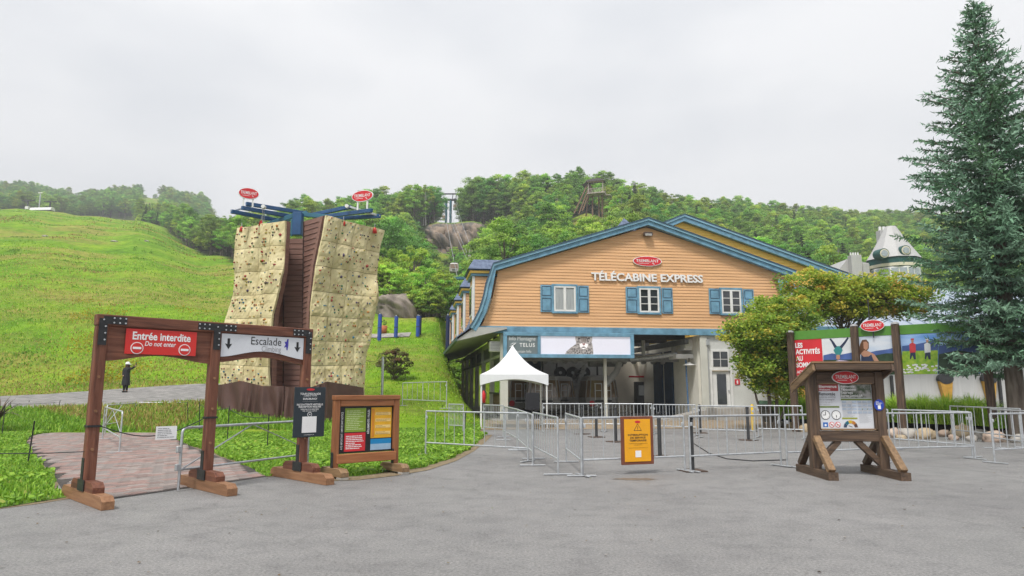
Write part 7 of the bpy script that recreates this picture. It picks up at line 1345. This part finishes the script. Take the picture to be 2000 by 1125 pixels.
# turret house behind
TR = M('pale_metal_turret_roof', (.44, .435, .43), .45, .05, 2, stretch=(5, 5, .3)); GRN = M('dark_green_trim', (.015, .085, .075), .5, .1); CRM = M('cream_trim', (.62, .58, .45), .5, .05); ty = 78.0; tc_ = AT(1747, 545, ty); tr = thing('turret_house', 'house with grey conical turret roof, round dormers and green trim', 'building', (tc_.x, ty, 0)); k_ = ty / F; ze = AT(1747, 507, ty).z; zt4 = AT(1747, 443, ty).z; R0 = 50 * k_
b = MB(); b.lathe([(R0 * 1.02, ze - .1), (R0 * .98, ze), (R0 * .74, ze + (zt4 - ze) * .28), (R0 * .47, ze + (zt4 - ze) * .62), (R0 * .20, zt4), (0, zt4)], 10, 0, smooth=False); b.build('turret_roof', TR, tr)
b = MB(); b.lathe([(R0 * .97, ze - .12), (R0 * .97, ze - .8)], 10, 0, smooth=False); b.build('green_frieze', GRN, tr); b = MB(); b.lathe([(R0 * 1.0, ze - .8), (R0 * 1.0, ze - 1.15), (R0 * .93, ze - 1.15)], 10, 0, smooth=False); b.build('cream_cornice', CRM, tr); b = MB(); b.lathe([(R0 * .92, ze - 1.1), (R0 * .92, ze - 18)], 10, 0, smooth=False); b.build('wall', GRN, tr)
for i in range(10):
    a = -math.pi / 2 + (i - 4.5) * .628; rr_ = R0 * .90; Mx = Matrix.Rotation(a + math.pi / 2, 3, 'Z'); c_ = Vector((math.cos(a) * rr_, math.sin(a) * rr_, ze - 2.6)); w_ = MB(); w_.box(c_, (1.75, .14, 2.7), Mx, 0, .02); wo = w_.build('window_frame', white, tr)
    for s in (-.42, .42):
        for (zz, h_) in ((.35, 1.7), (-.95, .65)): w_ = MB(); w_.box(c_ + Mx @ Vector((s, -.08, zz)), (.74, .04, h_), Mx); w_.build('pane', M('pale_house_glass', (.34, .38, .42), .1, .15), wo)
for px_, py_ in ((1724, 496), (1766, 490)):
    q = AT(px_, py_, ty - R0 * .84) - Vector((tc_.x, ty, 0)); b = MB(); b.tube([q + Vector((0, -.3, 0)), q + Vector((0, 1.1, .1))],   .58, 24); d = b.build('round_dormer', GRN, tr); b = MB(); b.tube([q + Vector((0, -.36, 0)), q + Vector((0, -.28, 0))], .49, 24); b.build('dormer_ring', CRM, d); b = MB(); b.tube([q + Vector((0, -.42, 0)), q + Vector((0, -.37, 0))], .36, 24); b.build('dormer_glass', M('pale_house_glass', (.34, .38, .42)), d)
ch = AT(1728, 462, ty + 1) - Vector((tc_.x, ty, 0)); box('chimney', tr, TR, (ch.x, 1.5, ch.z - 1.0), (1.0, 1.0, 3.6), .03); 
for s in (-.25, .2): tube('flue', tr, white, [(ch.x + s, 1.5, ch.z + .7), (ch.x + s, 1.5, ch.z + 1.3)], .16, 10)
a0, a1 = AT(1640, 560, ty) - Vector((tc_.x, ty, 0)), AT(1712, 560, ty) - Vector((tc_.x, ty, 0)); zr_ = AT(1660, 506, ty).z; zl_ = AT(1640, 532, ty).z
b = MB(); b.prism([(a0.x - .2, zl_), (a0.x + 1.1, zr_), (a1.x, zr_ - .6), (a1.x + .5, zl_ - 2), (a0.x - .2, zl_ - .3)], 0, 6); b.build('wing_roof', TR, tr); box('wing_wall', tr, GRN, ((a0.x + a1.x) / 2, 3, (zl_ - .6) / 2), (a1.x - a0.x, 5.6, zl_ - .6)); c2 = AT(1666, 512, ty); box('chimney', tr, TR, (c2.x - tc_.x, -.4, c2.z - .6), (1.2, .9, 2.6), .03)
for s in (-.42, -.14, .14, .42): tube('flue', tr, white, [(c2.x - tc_.x + s, -.4, c2.z + .7), (c2.x - tc_.x + s, -.4, c2.z + 1.05)], .09, 8)
box('wing_dormer', tr, TR, (c2.x - tc_.x + 1.1, -.3, c2.z - .9), (.8, .9, 1.2), .05)
# ================================================================== slope furniture
BP = M('royal_blue_pad', (.025, .075, .34), .5, .12, 3); BPD = M('navy_pad', (.02, .03, .09), .5, .12, 3)
for i, (px_, t, bt, m, Y) in enumerate(((741, 614, 656, BP, 58), (773, 618, 656, BP, 60), (816, 617, 653, BP, 60), (819, 618, 653, BPD, 60.6), (874, 616, 652, BPD, 60.5))):
    p = AT(px_, bt, Y); Z = hz(p.x, Y); t_ = AT(px_, t, Y).z; o = thing('padded_post', ('bright blue' if m is BP else 'navy blue') + ' padded post on the bank ' + ('nearest the climbing tower', 'between the tower and the rock', 'next to a navy one', 'next to a bright blue one', 'nearest the station dormers')[i], 'post', (p.x, Y, Z), 0, 'padded slope posts'); hgt_ = max(1.3, t_ - Z); tube('pad', o, m, [(0, 0, .1), (.02, 0, hgt_)], .17, 12); tube('pole', o, steel, [(0, 0, -.2), (0, 0, hgt_ + .12)], .05, 8); tube('strap', o, dark, [(0, 0, hgt_ * .5 - .03), (0, 0, hgt_ * .5 + .03)], .178, 12)
def P_at(px, bt, Y): q = AT(px, bt, Y); return (q.x, Y, hz(q.x, Y))
a, c = P_at(741, 656, 58), P_at(874, 652, 60.5); rope((a[0], a[1], a[2] + 1.6), (c[0], c[1], c[2] + 1.6), .35, 'slack black rope between the padded slope posts')
for px_, Y, h, lb in ((746, 33.0, 2.6, 'grey steel post on the grass bank right of the tower'),): q = AT(px_, 775, Y); zt5 = AT(px_, 697, Y).z; o = tube('steel_post', None, steel, [(q.x, Y, hz(q.x, Y) - .2), (q.x, Y, zt5)], .06, 10); tag(o, lb, 'post'); rope(AT(712, 702, 31.5), AT(746, 700, Y), .12, 'black rope from the tower to the steel post, upper'); rope(AT(712, 755, 31.5), AT(746, 754, Y), .05, 'black rope from the tower to the steel post, lower')
q = P_at(749, 650, 62); o = thing('orange_planter', 'orange planter pot with dark plant by the hill track', 'planter', q); b = MB(); b.lathe([(0, 0), (.28, 0), (.36, .7), (.30, .7), (.28, .6), (0, .6)], 14); b.build('pot', M('terracotta', (.45, .14, .05), .7, .1), o); tm, cm = broad_tree('pot_plant', .8, .35, .1, 8, 30, .12, DRK, (1, 1, 1)); link('plant', cm, o, (0, 0, .5))
# far lift towers, lamp and pale shelter on the crest of the slope
for px_, t, bt, nm in ((53, 392, 412, 'left of the tall lamp pole'), (97, 394, 412, 'right of the tall lamp pole')): q = AT(px_, bt, 262); Z = hz(q.x, 262); zt6 = AT(px_, t, 262).z; o = thing('small_lift_tower', 'small dark lift tower on the crest of the slope ' + nm, 'lift tower', (q.x, 262, Z)); tube('post', o, dark, [(0, 0, -1), (0, 0, zt6 - Z)], .3, 8); box('crossarm', o, dark, (0, 0, zt6 - Z), (5, .4, .4)); box('cabin_box', o, white, (0, 0, (zt6 - Z) * .5), (1.4, 1, 1.2), .1)
q = AT(76, 410, 262); Z = hz(q.x, 262); zt6 = AT(76, 377, 262).z; o = thing('lamp_pole', 'tall pale lamp pole on the crest of the slope', 'lamp pole', (q.x, 262, Z)); tube('pole', o, steel, [(0, 0, -1), (0, 0, zt6 - Z)], .22, 8); box('lamp_head', o, white, (0, 0, zt6 - Z), (1.8, .5, .35), .05)
q0, q1 = AT(61, 412, 250), AT(104, 416, 250); o = thing('carpet_shelter', 'long low white conveyor shelter on the crest of the slope', 'shelter', ((q0.x + q1.x) / 2, 250, hz((q0.x + q1.x) / 2, 250)), R(-4)); L_ = q1.x - q0.x; b = MB(); V = []
for i in range(7): t = math.pi * i / 6; V += [(-L_ / 2, -1.2 * math.cos(t), .2 + 1.3 * math.sin(t)), (L_ / 2, -1.2 * math.cos(t), .2 + 1.3 * math.sin(t))]
b.add(V, [(2 * i, 2 * i + 1, 2 * i + 3, 2 * i + 2) for i in range(6)], 0, True); b.add(V[::2], [tuple(range(7))]); b.add(V[1::2], [tuple(range(7))]); b.build('cover', white, o); box('base', o, dark, (0, 0, .1), (L_ * .98, 2.2, .3))
for k in range(3):
    px_, py_ = ((88, 462), (223, 472), (286, 472), (155, 440), (70, 480), (345, 535), (300, 500), (150, 508), (60, 538))[k]
    d_ = ray(px_, py_); Y = 60.0
    while Y < 248 and EYE + d_.z / d_.y * Y > hz(d_.x / d_.y * Y, Y): Y += .5
    x_ = d_.x / d_.y * Y; o = link('slope_rock', rock_mesh('slope_rock', rnd.uniform(.5, .9), .5, .25, STN[1], 2, .3, 70 + k), None, (x_, Y, hz(x_, Y) + .05)); tag(o, 'pale rock showing through the grass of the ski slope', 'rock', 'slope rocks')
# spiky cordyline at the left edge
q = G(-6, 846); cd = thing('cordyline', 'spiky dark bronze cordyline in the lawn left of the gate', 'plant', (q.x, q.y, 0)); BZ = M('bronze_leaf', (.10, .065, .04), .5, .3, 4)
for k in range(34):
    a = rnd.uniform(0, 6.28); L_ = rnd.uniform(1.1, 1.9); el = rnd.uniform(.25, 1.3); b = MB(); V = []
    for i in range(6): t = i / 5; r_ = L_ * t * math.cos(el) * (1 + .2 * t); z = .55 + L_ * t * math.sin(el) - .45 * L_ * t * t * (1.2 - el * .6); w = .035 * (1 - t) ** .7 + .002; V += [(r_ * math.cos(a) - w * math.sin(a), r_ * math.sin(a) + w * math.cos(a), z), (r_ * math.cos(a) + w * math.sin(a), r_ * math.sin(a) - w * math.cos(a), z)]
    b.add(V, [(2 * i, 2 * i + 1, 2 * i + 3, 2 * i + 2) for i in range(5)]); b.build('leaf', BZ, cd)
tube('stem', cd, BARK, [(0, 0, -.05), (0, 0, .6)], .07, 8)
# ================================================================== the person photographing the slope
fx = AT(244, 767, 41.0); fz = hz(fx.x, 41.0) + .05; pe = thing('person', 'person in long black coat and white cap holding up a phone on the gravel road', 'person', (fx.x, 41.0, fz), R(0))
def skin(name, nodes, edges, mat, sub=2):
    me = bpy.data.meshes.new(name); me.from_pydata([n_[0] for n_ in nodes], edges, []); o = link(name, me, pe); md = o.modifiers.new('s', 'SKIN')
    for i, n_ in enumerate(nodes): me.skin_vertices[0].data[i].radius = n_[1]; me.skin_vertices[0].data[i].use_root = (i == 0)
    o.modifiers.new('ss', 'SUBSURF').render_levels = sub; o.modifiers['ss'].levels = sub; me.materials.append(mat); return o
COAT = M('black_coat', (.012, .013, .016), .7, .2, 5); FACE = M('skin_tone', (.50, .30, .21), .5, .06); DH = M('dark_brown_hair', (.06, .03, .018), .5, .2); CAP = M('white_cap', (.75, .75, .75), .6, .03)
nodes = [((0, 0, .92), (.15, .12)), ((0, 0, 1.15), (.14, .11)), ((.01, 0, 1.34), (.17, .11)), ((.02, 0, 1.45), (.06, .06)), ((.03, 0, 1.60), (.085, .095)),
 ((.15, -.02, 1.38), (.06, .06)), ((.36, -.10, 1.40), (.045, .045)), ((.56, -.14, 1.54), (.03, .03)), ((.62, -.15, 1.62), (.035, .022)),
 ((-.13, .0, 1.37), (.06, .06)), ((-.17, -.02, 1.12), (.045, .045)), ((-.10, -.16, .98), (.032, .032)), ((-.05, -.20, .95), (.03, .03)),
 ((-.07, 0, .85), (.10, .10)), ((-.08, 0, .48), (.065, .07)), ((-.08, .02, .09), (.04, .05)), ((-.07, -.10, .04), (.04, .035)),
 ((.08, 0, .85), (.10, .10)), ((.09, 0, .48), (.065, .07)), ((.09, .02, .09), (.04, .05)), ((.10, -.10, .04), (.04, .035))]
edges = [(0, 1), (1, 2), (2, 3), (3, 4), (2, 5), (5, 6), (6, 7), (7, 8), (2, 9), (9, 10), (10, 11), (11, 12), (0, 13), (13, 14), (14, 15), (15, 16), (0, 17), (17, 18), (18, 19), (19, 20)]
skin('body', nodes, edges, FACE)
ct = MB(); prof = [(.235, .205, .42), (.225, .19, .60), (.205, .17, .90), (.185, .15, 1.10), (.205, .15, 1.30), (.19, .13, 1.42), (.09, .085, 1.48)]; V = []
for a_, b_, z in prof:
    for i in range(16): t = i / 16 * 6.2832; V.append((a_ * math.cos(t) + .01, b_ * math.sin(t), z))
ct.add(V, [(j * 16 + i, j * 16 + (i + 1) % 16, (j + 1) * 16 + (i + 1) % 16, (j + 1) * 16 + i) for j in range(6) for i in range(16)], 0, True); ct.build('coat', COAT, pe)
for pts in ([(.15, -.02, 1.39), (.36, -.10, 1.40), (.55, -.138, 1.53)], [(-.14, 0, 1.39), (-.18, -.02, 1.12), (-.11, -.15, .99)]): b = MB(); b.tube(pts, [.078, .064, .05], 10); b.build('sleeve', COAT, pe)
for x in (-.08, .09): b = MB(); b.tube([(x, 0, .5), (x, .01, .12)], [.085, .06], 10); b.build('trouser_leg', COAT, pe); b = MB(); b.tube([(x, .05, .05), (x, -.08, .05), (x, -.15, .04)], [.05, .05, .03], 8); b.build('shoe', iron, pe)
b = MB(); b.lathe([(.0, .33), (.07, .32), (.115, .27), (.13, .18), (.135, .02), (.11, -.14), (.05, -.20)], 14, 0, (.02, .045, 1.44)); b.build('hair', DH, pe); b = MB(); b.lathe([(0, .15), (.06, .14), (.115, .09), (.13, .0)], 16, 0, (.03, .01, 1.66)); b.build('cap', CAP, pe); b = MB(); b.prism([(.10, 1.66), (.25, 1.645), (.25, 1.66), (.10, 1.69)], -.10, .06); b.build('cap_brim', CAP, pe)
box('phone', pe, black_print, (.63, -.17, 1.69), (.02, .08, .16), .004)
for k in range(4): b = MB(); b.tube([(.615, -.135 - k * .012, 1.62), (.635, -.14 - k * .014, 1.66), (.645, -.15 - k * .014, 1.69 - abs(k - 1.5) * .01)], [.011, .010, .008], 6); b.build('finger', FACE, pe)
b = MB(); b.tube([(.60, -.15, 1.61), (.60, -.17, 1.64), (.61, -.19, 1.67)], [.012, .011, .008], 6); b.build('thumb', FACE, pe)

# fallen leaves, grit and small stones on the asphalt
n = 700; x = rs.uniform(-9, 12, n); y = rs.uniform(4.5, 24, n); ok = ~(inside(lawnA_f, x, y) | inside(lawnB_f, x, y) | inside(pathpoly, x, y)); x, y = x[ok], y[ok]; n = len(x)
V, F_, c = leaf_quads(np.stack([x, y, np.full(n, .012)], 1), np.stack([rs.uniform(-.25, .25, n), rs.uniform(-.25, .25, n), np.ones(n)], 1), rs.uniform(.012, .05, n), gcols(n, [(.20, .13, .06), (.30, .22, .10), (.10, .08, .06), (.22, .26, .08), (.35, .33, .30)], (3, 2, 3, 1, 3)))
o = link('ground_litter', np_mesh('ground_litter', V, F_, MAPLE, False, c)); tag(o, 'scattered small leaves and grit lying on the asphalt', 'litter', kind='stuff')
STAIN = M('brown_water_stain', (.15, .115, .085), .7, .2, 3, bump=.2)
for (px_, py_, w_, h_, sd_) in ((1240, 936, .42, .20, 1),):
    q = G(px_, py_); r_ = random.Random(sd_); sheet('asphalt_stain', [(q.x + w_ * math.cos(t) * r_.uniform(.6, 1.1), q.y + h_ * math.sin(t) * r_.uniform(.6, 1.1)) for t in np.linspace(0, 6.2, 22)], .004, STAIN)
# ================================================================== damp air between the camera and the mountain
hm = bpy.data.materials.new('damp_air'); hm.use_nodes = True; t = hm.node_tree; t.nodes.clear(); ho = t.nodes.new('ShaderNodeOutputMaterial'); pv = t.nodes.new('ShaderNodeVolumePrincipled'); pv.inputs['Color'].default_value = (.93, .96, 1.0, 1); pv.inputs['Density'].default_value = .0006; pv.inputs['Anisotropy'].default_value = .1; t.links.new(pv.outputs[0], ho.inputs['Volume'])
hx0, hx1, hy0, hy1 = float(gx[0]) - 5, float(gx[-1]) + 5, float(gy[0]) - 5, float(gy[-1]) + 5; hb = MB(); hb.box(((hx0 + hx1) / 2, (hy0 + hy1) / 2, 114), (hx1 - hx0, hy1 - hy0, 232)); hzb = hb.build('haze', hm); hzb['kind'] = 'stuff'; hzb['label'] = 'thin grey mist in the air over the slopes'
